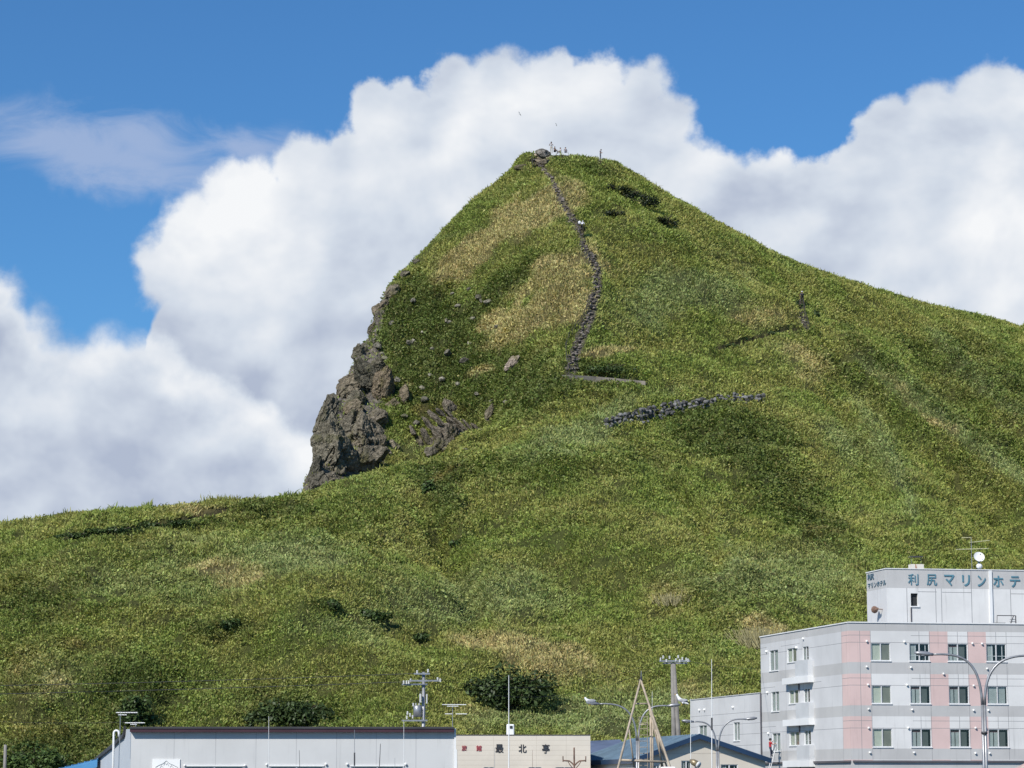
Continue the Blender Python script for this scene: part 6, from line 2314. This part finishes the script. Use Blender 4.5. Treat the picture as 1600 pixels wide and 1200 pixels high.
# brown mast with two curved arms
Yb = 100.0
def B1(px, py):
    return P(px, py, Yb)
bm_ = thing('boat_mast', (B1(897.5, 1190).x, Yb, 0), 'rusty boat mast with two upturned side arms before the inn', 'mast')
mb = MB()
a = B1(897, 1168)
mb.tube([(B1(898, 1200).x, Yb, -0.1), a], [0.05, 0.032], RUST, 8)
mb.build('mast', bm_)
for sg_ in (-1, 1):
    mb = MB()
    mb.tube([B1(897.5, 1196.5), B1(897.5 + sg_ * 4, 1192), B1(897.5 + sg_ * 8, 1189), B1(897.5 + sg_ * 18, 1188.5)], 0.028, RUST, 6)
    mb.tube([B1(897.5 + sg_ * 17.8, 1190.5), B1(897.5 + sg_ * 17.8, 1181.5)], 0.022, RUST, 6)
    mb.tube([B1(897.5 + sg_ * 2, 1201), B1(897.5 + sg_ * 7, 1195), B1(897.5 + sg_ * 10, 1190)], 0.016, RUST, 6)
    mb.build('arm', bm_)

# tripod mast
Yt = 108.0
def T1(px, py, dy=0):
    return P(px, py, Yt + dy)
tm = thing('tripod_mast', (T1(1003, 1190).x, Yt, 0), 'tall tan tripod mast of a fishing boat with ladder and crossbars', 'mast')
apx = T1(1001, 1062)
def leg_to(px, dy, r0, r1, name='leg', at_=1.0, start=None):
    b_ = T1(px, 1199, dy)
    s0 = start or apx
    d_ = (b_ - s0)
    k = (s0.z + 0.1) / max(1e-3, (s0.z - b_.z))
    e_ = s0 + d_ * k
    mb = MB()
    mb.tube([s0, s0.lerp(e_, 0.5), e_], [r0, (r0 + r1) / 2, r1], CREAMSTEEL, 10)
    mb.build(name, tm, True)
leg_to(966, -0.8, 0.042, 0.062)
leg_to(1047, -0.8, 0.042, 0.062)
leg_to(1042, 1.6, 0.04, 0.05, start=T1(1014, 1105))
mb = MB()
for a, b_ in (((983, 1140), (991, 1199)), ((1026, 1139), (1034, 1199)), ((1024, 1140), (1047, 1199)), ((1015, 1108), (1036, 1199))):
    mb.tube([T1(*a), T1(*b_, 0.4)], 0.035, CREAMSTEEL, 8)
mb.build('brace', tm, True)
for (xa, xb, y0, r_) in ((991, 1013, 1099.5, 0.035), (969, 1041, 1187.5, 0.05), (999, 1013, 1132, 0.02)):
    mb = MB()
    mb.tube([T1(xa, y0), T1(xb, y0 + (3 if r_ > 0.045 else 0))], r_, CREAMSTEEL, 8)
    mb.build('crossbar', tm, True)
mb = MB()
mb.tube([T1(1001.5, 1064), T1(1002, 1048)], 0.016, GALV, 6)
mb.tube([T1(997.5, 1062), T1(1004, 1063)], 0.03, DARKM, 6)
mb.tube([T1(1001.8, 1057), T1(1001.8, 1066)], 0.05, DARKM, 8)
mb.build('mast_head', tm)
for xa, r_ in ((1016.5, 0.05), (1019.5, 0.03)):
    mb = MB()
    mb.tube([T1(xa + 1, 1199, 0.5) - Vector((0, 0, 1.6)), T1(xa, 1112, 0.5)], r_, CREAMSTEEL, 8)
    mb.build('upright', tm, True)
mb = MB()
for xa in (999, 1012):
    mb.tube([T1(xa, 1199, 0.9) - Vector((0, 0, 1.2)), T1(xa - 0.5, 1120, 0.9)], 0.014, CREAMSTEEL, 5)
for k in range(9):
    y0 = 1196 - k * 9.5
    mb.tube([T1(999, y0, 0.9), T1(1012, y0, 0.9)], 0.014, CREAMSTEEL, 5)
mb.build('ladder', tm)
# white radar box and searchlight at the foot of the tripod
q = T1(1044, 1200, -1)
mb = MB()
mb.box((q.x, q.y, q.z - 0.35), (0.62, 0.5, 0.8), WPLAST)
wb = mb.build('radar_box', None, False, 'white box top beside the right leg of the tripod mast', 'radar box')
bv = wb.modifiers.new('Bevel', 'BEVEL')
bv.width = 0.05
q = P(1083, 1193, 100)
slt = thing('searchlight', (q.x, q.y, 0), 'brass and white searchlight before the house window', 'searchlight')
mb = MB()
mb.tube([(q.x + 0.1, q.y, -0.1), (q.x + 0.1, q.y, q.z - 0.12)], 0.04, GALV, 8)
mb.build('stand', slt)
mb = MB()
BRASS = paint('dull brass', (0.38, 0.30, 0.18), 0.4, 0.15, 3.0, 0, 0.5)
d_ = Vector((0.8, -0.5, -0.45)).normalized()
mb.tube([q - d_ * 0.14 + Vector((0, 0, .06)), q + d_ * 0.0 + Vector((0, 0, .06)), q + d_ * 0.22 + Vector((0, 0, .06))], [0.06, 0.12, 0.13], BRASS, 12)
mb.build('lamp_body', slt, True)
mb = MB()
mb.tube([q + d_ * 0.225 + Vector((0, 0, .06)), q + d_ * 0.30 + Vector((0, 0, .06))], [0.135, 0.12], CERAM, 12)
mb.build('lens_ring', slt, True)

# pinkish tarpaulin bundle at the right edge
q0, q1 = P(1570, 1199, 84), P(1612, 1194, 84)
mb = MB()
TARP = paint('faded pink tarpaulin', (0.52, 0.38, 0.34), 0.6, 0.15, 2.0, 0, 0, 0.5)
for k in range(5):
    y_ = 84 + k * 0.35
    pts = [Vector((q0.x + 0.15 * k + (q1.x - q0.x + 1.2) * t_, y_, q0.z - 0.35 + 0.05 * k + 0.52 * sin(min(1, t_ * 1.3) * pi / 2))) for t_ in np.linspace(0, 1, 9)]
    mb.tube(pts, [0.12] * 9, TARP, 8)
mb.box(((q0.x + q1.x) / 2 + 0.9, 84.8, q0.z - 1.35), (1.9, 1.6, 2.3), TARP)
mb.build('tarpaulin_bundle', None, True, 'faded pink folded tarpaulin heap below the hotel gutter', 'tarpaulin')

# ================================================================== people
SKIN = paint('skin', (0.50, 0.31, 0.22), 0.55, 0.05, 5.0)
HAIRM = paint('black hair', (0.02, 0.017, 0.015), 0.5, 0.1, 20.0)
def cloth(name, col):
    return paint(name, col, 0.85, 0.12, 6.0)
C_WHITE, C_GREY, C_BLACK = cloth('white shirt cloth', (0.72, 0.71, 0.74)), cloth('grey cloth', (0.24, 0.24, 0.27)), cloth('black cloth', (0.022, 0.022, 0.026))
C_BEIGE, C_NAVY_, C_REDC, C_PALE_ = cloth('beige cloth', (0.46, 0.42, 0.36)), cloth('navy cloth', (0.035, 0.045, 0.08)), cloth('red cloth', (0.42, 0.035, 0.045)), cloth('light grey cloth', (0.46, 0.45, 0.47))
SHOE = cloth('shoe leather', (0.05, 0.04, 0.035))

POSES = {
    'stand': {},
    'photo': {'elbL': (0.30, -0.10, 1.16), 'wriL': (0.12, -0.34, 1.36), 'elbR': (-0.30, -0.10, 1.16), 'wriR': (-0.12, -0.34, 1.36)},
    'sit': {'pel': (0, 0, 0.28), 'che': (0, -0.03, 0.62), 'neck': (0, -0.04, 0.80), 'head': (0, -0.06, 0.96), 'shoL': (0.17, -0.03, 0.75), 'shoR': (-0.17, -0.03, 0.75),
            'elbL': (0.27, -0.14, 0.52), 'wriL': (0.12, -0.38, 0.50), 'elbR': (-0.27, -0.14, 0.52), 'wriR': (-0.12, -0.38, 0.50),
            'hipL': (0.10, 0, 0.26), 'hipR': (-0.10, 0, 0.26), 'kneL': (0.16, -0.42, 0.50), 'kneR': (-0.16, -0.42, 0.50), 'ankL': (0.14, -0.52, 0.10), 'ankR': (-0.14, -0.52, 0.10)},
    'climb': {'pel': (0, 0.05, 0.88), 'che': (0, -0.16, 1.16), 'neck': (0, -0.26, 1.30), 'head': (0, -0.36, 1.42), 'shoL': (0.19, -0.22, 1.26), 'shoR': (-0.19, -0.22, 1.26),
              'elbL': (0.27, -0.36, 1.04), 'wriL': (0.22, -0.52, 0.90), 'elbR': (-0.30, -0.30, 1.02), 'wriR': (-0.26, -0.46, 0.86), 'hipL': (0.10, 0.03, 0.86), 'hipR': (-0.10, 0.03, 0.86),
              'kneL': (0.13, -0.28, 0.62), 'ankL': (0.12, -0.20, 0.25), 'kneR': (-0.12, 0.02, 0.46), 'ankR': (-0.12, 0.16, 0.09)},
    'look_down': {'che': (0, -0.03, 1.24), 'neck': (0.0, -0.07, 1.44), 'head': (0, -0.15, 1.58), 'elbL': (0.24, -0.06, 1.14), 'wriL': (0.16, -0.28, 1.12), 'elbR': (-0.24, -0.06, 1.14), 'wriR': (-0.14, -0.28, 1.12)},
    'ladder': {'elbL': (0.30, -0.16, 1.32), 'wriL': (0.24, -0.34, 1.52), 'elbR': (-0.30, -0.14, 1.22), 'wriR': (-0.20, -0.36, 1.30), 'kneL': (0.12, -0.22, 0.66), 'ankL': (0.12, -0.14, 0.30), 'ankR': (-0.11, -0.02, 0.05)},
    'walk': {'kneL': (0.11, -0.16, 0.52), 'ankL': (0.11, -0.20, 0.12), 'kneR': (-0.11, 0.06, 0.48), 'ankR': (-0.11, 0.24, 0.14), 'elbL': (0.28, 0.10, 1.15), 'wriL': (0.26, -0.04, 0.94), 'elbR': (-0.27, -0.12, 1.15), 'wriR': (-0.24, -0.30, 1.00)},
}
BASE = {'pel': (0, 0, 0.95), 'che': (0, 0.0, 1.25), 'neck': (0, 0.0, 1.46), 'head': (0, -0.02, 1.61), 'shoL': (0.19, 0, 1.40), 'shoR': (-0.19, 0, 1.40),
        'elbL': (0.26, 0.02, 1.12), 'wriL': (0.27, -0.05, 0.86), 'elbR': (-0.26, 0.02, 1.12), 'wriR': (-0.27, -0.05, 0.86),
        'hipL': (0.10, 0, 0.92), 'hipR': (-0.10, 0, 0.92), 'kneL': (0.11, -0.02, 0.50), 'kneR': (-0.11, -0.02, 0.50), 'ankL': (0.11, 0.02, 0.09), 'ankR': (-0.11, 0.02, 0.09)}


def person(loc, facing, pose, label, top, bottom, hat=None, pack=None, scale=1.0, camera_=False):
    J = {k: Vector(v) for k, v in {**BASE, **POSES[pose]}.items()}
    vs, rad, ed, reg = [], [], [], []

    def add(p, r, parent=None, region='top'):
        vs.append(p)
        rad.append(r)
        reg.append(region)
        if parent is not None:
            ed.append((parent, len(vs) - 1))
        return len(vs) - 1
    pel = add(J['pel'], 0.135, None, 'bot')
    wa = add(J['pel'].lerp(J['che'], 0.5), 0.125, pel, 'top')
    che = add(J['che'], 0.15, wa, 'top')
    col_ = add(J['che'].lerp(J['neck'], 0.65), 0.11, che, 'top')
    nk = add(J['neck'], 0.058, col_, 'skin')
    jaw = add(J['neck'].lerp(J['head'], 0.62), 0.078, nk, 'skin')
    add(J['head'] + (J['head'] - J['neck']).normalized() * 0.05, 0.098, jaw, 'skin')
    fdir = Vector((0, -1, 0))
    for S_ in 'LR':
        sg_ = 1 if S_ == 'L' else -1
        sh = add(J['sho' + S_], 0.075, col_, 'top')
        e1 = add(J['sho' + S_].lerp(J['elb' + S_], 0.5), 0.056, sh, 'top')
        e_ = add(J['elb' + S_], 0.046, e1, 'skin')
        w_ = add(J['wri' + S_], 0.029, e_, 'skin')
        dd = (J['wri' + S_] - J['elb' + S_]).normalized()
        sd = dd.cross(Vector((0, 0, 1)))
        sd = sd.normalized() if sd.length > 0.1 else Vector((0, 1, 0))
        pm = add(J['wri' + S_] + dd * 0.06, 0.036, w_, 'skin')
        for q, (off, L1) in enumerate(((-0.032, 0.060), (-0.011, 0.072), (0.011, 0.066), (0.030, 0.052))):
            k1 = add(J['wri' + S_] + dd * 0.10 + sd * off, 0.010, pm, 'skin')
            add(J['wri' + S_] + dd * (0.10 + L1) + sd * off * 1.1 + Vector((0, 0, -0.02)), 0.008, k1, 'skin')
        t1 = add(J['wri' + S_] + dd * 0.05 - sd * 0.05, 0.011, pm, 'skin')
        add(J['wri' + S_] + dd * 0.09 - sd * 0.07, 0.009, t1, 'skin')
        hp = add(J['hip' + S_], 0.098, pel, 'bot')
        k0 = add(J['hip' + S_].lerp(J['kne' + S_], 0.5), 0.082, hp, 'bot')
        kn = add(J['kne' + S_], 0.060, k0, 'bot')
        c0 = add(J['kne' + S_].lerp(J['ank' + S_], 0.4), 0.056, kn, 'bot')
        an_ = add(J['ank' + S_], 0.042, c0, 'bot')
        ft = add(J['ank' + S_] + Vector((sg_ * 0.01, -0.10, -0.04)), 0.042, an_, 'shoe')
        add(J['ank' + S_] + Vector((sg_ * 0.02, -0.19, -0.05)), 0.032, ft, 'shoe')
    me = bpy.data.meshes.new('skel')
    me.from_pydata([tuple(v) for v in vs], ed, [])
    tmp = bpy.data.objects.new('skel', me)
    sc.collection.objects.link(tmp)
    tmp.modifiers.new('Skin', 'SKIN')
    sv = me.skin_vertices[0].data
    for i, r_ in enumerate(rad):
        sv[i].radius = (r_, r_)
    sv[0].use_root = True
    ss = tmp.modifiers.new('Sub', 'SUBSURF')
    ss.levels = ss.render_levels = 1
    dg = bpy.context.evaluated_depsgraph_get()
    dg.update()
    body = bpy.data.meshes.new_from_object(tmp.evaluated_get(dg))
    sc.collection.objects.unlink(tmp)
    bpy.data.objects.remove(tmp)
    mats = {'top': top, 'bot': bottom, 'skin': SKIN, 'shoe': SHOE}
    body.materials.clear()
    names = list(mats)
    for k in names:
        body.materials.append(mats[k])
    P0 = np.array([vs[a] for a, b_ in ed])
    P1 = np.array([vs[b_] for a, b_ in ed])
    RG = [reg[b_] for a, b_ in ed]
    RA = [reg[a] for a, b_ in ed]
    d_ = P1 - P0
    l2 = (d_ ** 2).sum(1)
    n = len(body.polygons)
    cs = np.zeros(n * 3)
    body.polygons.foreach_get('center', cs)
    cs = cs.reshape(-1, 3)
    t_ = np.clip(((cs[:, None] - P0[None]) * d_[None]).sum(-1) / l2[None], 0, 1)
    dist = np.linalg.norm(cs[:, None] - (P0[None] + d_[None] * t_[..., None]), axis=-1)
    bi = dist.argmin(1)
    tt = t_[np.arange(n), bi]
    mi_ = [names.index(RA[b_] if t1_ < 0.5 else RG[b_]) for b_, t1_ in zip(bi, tt)]
    body.polygons.foreach_set('material_index', mi_)
    body.polygons.foreach_set('use_smooth', [True] * n)
    t = thing('person', loc, label, 'person')
    t.rotation_euler = (0, 0, facing)
    t.scale = (scale,) * 3
    # facial features join the body mesh
    hd = J['head'] + Vector((0, 0, 0.02))
    fm = MB()
    for sg_ in (-1, 1):
        fm.ball((hd.x + sg_ * 0.033, hd.y - 0.088, hd.z + 0.0), 0.012, HAIRM, 6, 4)
        fm.ball((hd.x + sg_ * 0.098, hd.y + 0.005, hd.z - 0.01), 0.024, SKIN, 6, 4, (0.5, 0.8, 1.3))
    fm.tube([hd + Vector((0, -0.09, 0.0)), hd + Vector((0, -0.122, -0.035))], [0.008, 0.017], SKIN, 6)
    fm.tube([hd + Vector((-0.025, -0.09, -0.065)), hd + Vector((0.025, -0.09, -0.065))], 0.007, C_REDC, 5)
    import bmesh
    bm = bmesh.new()
    bm.from_mesh(body)
    base_n = len(body.materials)
    body.materials.append(HAIRM)
    body.materials.append(C_REDC)
    remap = {HAIRM: base_n, SKIN: names.index('skin'), C_REDC: base_n + 1}
    bv_ = [bm.verts.new(v) for v in fm.v]
    for f_, m_ in zip(fm.f, fm.m):
        try:
            nf = bm.faces.new([bv_[i] for i in f_])
            nf.material_index = remap[fm.mats[m_]]
            nf.smooth = True
        except ValueError:
            pass
    bm.to_mesh(body)
    bm.free()
    bo = bpy.data.objects.new('body', body)
    link(bo, t)

    def local(mb, name, lab=None):
        me = bpy.data.meshes.new(name)
        me.from_pydata(mb.v, [], mb.f)
        for m in mb.mats:
            me.materials.append(m)
        me.polygons.foreach_set('material_index', mb.m)
        me.polygons.foreach_set('use_smooth', [True] * len(mb.f))
        o = bpy.data.objects.new(name, me)
        link(o, t)
        return o
    mb = MB()
    mb.ball((hd.x, hd.y + 0.012, hd.z + 0.02), 0.112, HAIRM, 14, 6, (0.98, 1.05, 1.0), True)
    mb.ball((hd.x, hd.y + 0.035, hd.z + 0.0), 0.098, HAIRM, 12, 6, (1.0, 0.85, 1.0))
    local(mb, 'hair')
    if hat:
        mb = MB()
        mb.ball((hd.x, hd.y + 0.01, hd.z + 0.035), 0.122, hat, 14, 6, (1, 1.05, 0.95), True)
        mb.tube([(hd.x, hd.y - 0.02, hd.z + 0.03), (hd.x, hd.y - 0.02, hd.z + 0.045)], [0.165, 0.13], hat, 14)
        local(mb, 'hat')
    if pack:
        mb = MB()
        c_ = J['che'] + Vector((0, 0.19, -0.02))
        mb.ball(tuple(c_), 0.17, pack, 12, 8, (0.9, 0.65, 1.35))
        for sg_ in (-1, 1):
            mb.tube([J['che'] + Vector((sg_ * 0.12, 0.12, 0.14)), J['che'] + Vector((sg_ * 0.13, -0.10, 0.18)), J['che'] + Vector((sg_ * 0.13, -0.15, 0.0)), J['che'] + Vector((sg_ * 0.12, 0.10, -0.16))], 0.022, pack, 6)
        o = local(mb, 'backpack')
    if camera_:
        mb = MB()
        mid = (J['wriL'] + J['wriR']) / 2 + Vector((0, -0.08, 0.03))
        mb.box(tuple(mid), (0.14, 0.06, 0.09), C_BLACK)
        mb.tube([mid, mid + Vector((0, -0.09, 0))], 0.035, C_BLACK, 8)
        local(mb, 'camera')
    return t


def stand_at(px, py_feet, Y=None):
    if Y is not None:
        x = x_at(px, Y, z_at(py_feet, Y))
        return Vector((x, Y, ground_z(x, Y)))
    p, n = hit(px, py_feet)
    return p


def summit_spot(px, py, dy=0.0):
    """spot on the crest line in column px"""
    Yc = float(np.interp(px, XS, YKd[:, 6])) + dy
    z = z_at(py, Yc)
    x = x_at(px, Yc, z)
    return Vector((x, Yc, max(ground_z(x, Yc), z)))


person(summit_spot(861.5, 240), R(-15), 'photo', 'person in pale shirt and light trousers standing beside the summit slab', C_PALE_, C_BEIGE, scale=1.12)
person(summit_spot(866.5, 239.5, -0.3), R(40), 'sit', 'person in black crouching against the standing person in white', C_BLACK, C_BLACK)
person(summit_spot(876, 241), R(-60), 'sit', 'person in pale clothes sitting on the summit just right of the pair', C_PALE_, C_BEIGE)
person(summit_spot(883.5, 240.5, 0.6), R(10), 'sit', 'person in grey sitting lowest behind the summit edge', C_GREY, C_GREY)
person(summit_spot(938, 249.5), R(60), 'look_down', 'person in grey standing alone on the ridge, head bowed', C_GREY, C_GREY)
person(stand_at(909.5, 361), R(160), 'climb', 'climber in white bending forward on the long stone stairway', C_WHITE, C_BLACK, hat=C_WHITE, pack=None, scale=1.0)
person(stand_at(1253.5, 475), R(185), 'walk', 'hiker with a white hat and dark backpack on the right-hand shoulder', C_NAVY_, C_BLACK, hat=C_WHITE, pack=C_BLACK, scale=1.12)
# bag of the climber
p_ = stand_at(905.5, 355)
mb = MB()
mb.ball((p_.x, p_.y - 0.3, p_.z + 0.62), 0.24, C_WHITE, 12, 8, (0.9, 0.7, 1.1))
mb.tube([(p_.x - 0.1, p_.y - 0.3, p_.z + 0.82), (p_.x, p_.y - 0.3, p_.z + 0.98), (p_.x + 0.1, p_.y - 0.3, p_.z + 0.82)], 0.02, C_BLACK, 6)
mb.build('bag', None, True, 'round white bag hanging at the side of the climber in white', 'bag')

# worker on a ladder at the hotel wall
lu, lz_ = hl.uz(1206.0, 1186, 0.8)
L_top, L_bot = hl.p(lu - 0.02, hl.uz(1206, 1160, 0.5)[1], 0.45), hl.p(lu + 0.75, 0.0, 2.2)
k_ = (lz_ - L_bot.z) / (L_top.z - L_bot.z)
wp = L_bot.lerp(L_top, k_) + hl.n * 0.12
person(wp, atan2(-hl.n.x, hl.n.y), 'ladder', 'worker in a red shirt and dark trousers on a ladder at the hotel side wall', C_REDC, C_NAVY_, hat=C_BLACK, scale=0.85)
lad = thing('ladder', hl.p(lu, 0, 2.2), 'pale aluminium ladder leaning on the hotel side wall under the worker', 'ladder')
for s_ in (-0.2, 0.2):
    mb = MB()
    mb.tube([L_bot + hl.d * s_, L_top + hl.d * s_], 0.03, ALU, 6)
    mb.build('rail', lad)
for k in range(16):
    a = L_bot.lerp(L_top, k / 16 + 0.03) - hl.d * 0.2
    mb = MB()
    mb.tube([a, a + hl.d * 0.4], 0.018, ALU, 6)
    mb.build('rung', lad)


# ================================================================== gulls
GW, GG, GB = cloth('white plumage', (0.80, 0.80, 0.80)), cloth('grey wing plumage', (0.38, 0.39, 0.41)), cloth('yellow beak', (0.65, 0.45, 0.08))


def skin_mesh(vs, ed, rad, sub=2):
    me = bpy.data.meshes.new('skel')
    me.from_pydata(vs, ed, [])
    tmp = bpy.data.objects.new('skel', me)
    sc.collection.objects.link(tmp)
    tmp.modifiers.new('Skin', 'SKIN')
    sv = me.skin_vertices[0].data
    for i, r_ in enumerate(rad):
        sv[i].radius = (r_, r_)
    sv[0].use_root = True
    s_ = tmp.modifiers.new('Sub', 'SUBSURF')
    s_.levels = s_.render_levels = sub
    dg = bpy.context.evaluated_depsgraph_get()
    dg.update()
    out = bpy.data.meshes.new_from_object(tmp.evaluated_get(dg))
    sc.collection.objects.unlink(tmp)
    bpy.data.objects.remove(tmp)
    return out


def gull(loc, facing, label, flying=False, bank=0.0, upright=0.0, scale=1.0):
    """x forward"""
    u = upright
    vs = [(0, 0, 0.17), (0.11, 0, 0.20 + 0.06 * u), (0.18, 0, 0.27 + 0.10 * u), (0.22, 0, 0.345 + 0.12 * u), (-0.14, 0, 0.15 - 0.04 * u), (-0.28, 0, 0.13 - 0.08 * u)]
    if flying:
        vs = [(0, 0, 0), (0.12, 0, 0.01), (0.20, 0, 0.02), (0.26, 0, 0.03), (-0.14, 0, 0.0), (-0.28, 0, 0.0)]
    me = skin_mesh(vs, [(0, 1), (1, 2), (2, 3), (0, 4), (4, 5)], [0.085, 0.08, 0.05, 0.048, 0.06, 0.022])
    me.materials.clear()
    me.materials.append(GW)
    me.polygons.foreach_set('use_smooth', [True] * len(me.polygons))
    t = thing('gull', loc, label, 'gull')
    t.rotation_euler = (bank, 0, facing)
    t.scale = (scale,) * 3
    link(bpy.data.objects.new('body', me), t)

    def local(mb, name):
        me = bpy.data.meshes.new(name)
        me.from_pydata([tuple(v) for v in mb.v], [], mb.f)
        for m in mb.mats:
            me.materials.append(m)
        me.polygons.foreach_set('material_index', mb.m)
        link(bpy.data.objects.new(name, me), t)
    mb = MB()
    h_ = Vector(vs[3])
    mb.tube([h_ + Vector((0.03, 0, -0.005)), h_ + Vector((0.075, 0, -0.012)), h_ + Vector((0.095, 0, -0.028))], [0.017, 0.012, 0.004], GB, 6)
    local(mb, 'beak')
    mb = MB()
    for s_ in (-1, 1):
        mb.ball((h_.x + 0.025, h_.y + s_ * 0.036, h_.z + 0.012), 0.008, C_BLACK, 6, 4)
    local(mb, 'eyes')
    for s_ in (-1, 1):
        mb = MB()
        if flying:
            root, el_, tip = Vector((0.06, s_ * 0.05, 0.03)), Vector((0.12, s_ * 0.32, 0.14)), Vector((-0.05, s_ * 0.68, 0.04))
            for (a, b_, wa, wb) in ((root, el_, 0.19, 0.15), (el_, tip, 0.15, 0.02)):
                top = [a, b_, b_ - Vector((wb, 0, 0)), a - Vector((wa, 0, 0))]
                mb.hexa([p + Vector((0, 0, -0.008)) for p in top] + [p + Vector((0, 0, 0.006)) for p in top], GG)
        else:
            mb.ball((-0.05, s_ * 0.068, 0.19 + 0.01 * u), 0.14, GG, 10, 6, (1.35, 0.22, 0.5))
            mb.tube([(-0.16, s_ * 0.05, 0.17), (-0.34, s_ * 0.015, 0.12)], [0.03, 0.006], C_BLACK, 6)
        local(mb, 'wing')
        if not flying:
            mb = MB()
            mb.tube([(0.0, s_ * 0.035, 0.10), (0.01, s_ * 0.035, 0.0)], 0.007, GB, 5)
            mb.box((0.03, s_ * 0.035, 0.004), (0.06, 0.04, 0.008), GB)
            local(mb, 'leg')
    return t


ga = P(922, 1101.5, 132)
gull(ga + Vector((0.0, 0, -0.03)), R(185), 'grey-winged gull crouching on the left arm end of the lamp by the tripod mast', scale=1.25)
gb = P(1068, 1104.5, 132)
ga2 = P(1060, 1101, 132)
gull(P(1062, 1101.5, 132) + Vector((0.12, 0, -0.02)), R(165), 'upright white gull on the right arm end of the lamp by the tripod mast', upright=1.0, scale=1.25)
gull(P(812, 178, 380), R(150), 'gull gliding high above the summit, wings banked', True, R(35), scale=0.7)
gull(P(869, 195, 385), R(160), 'smaller gull gliding right above the summit people', True, R(30), scale=0.55)
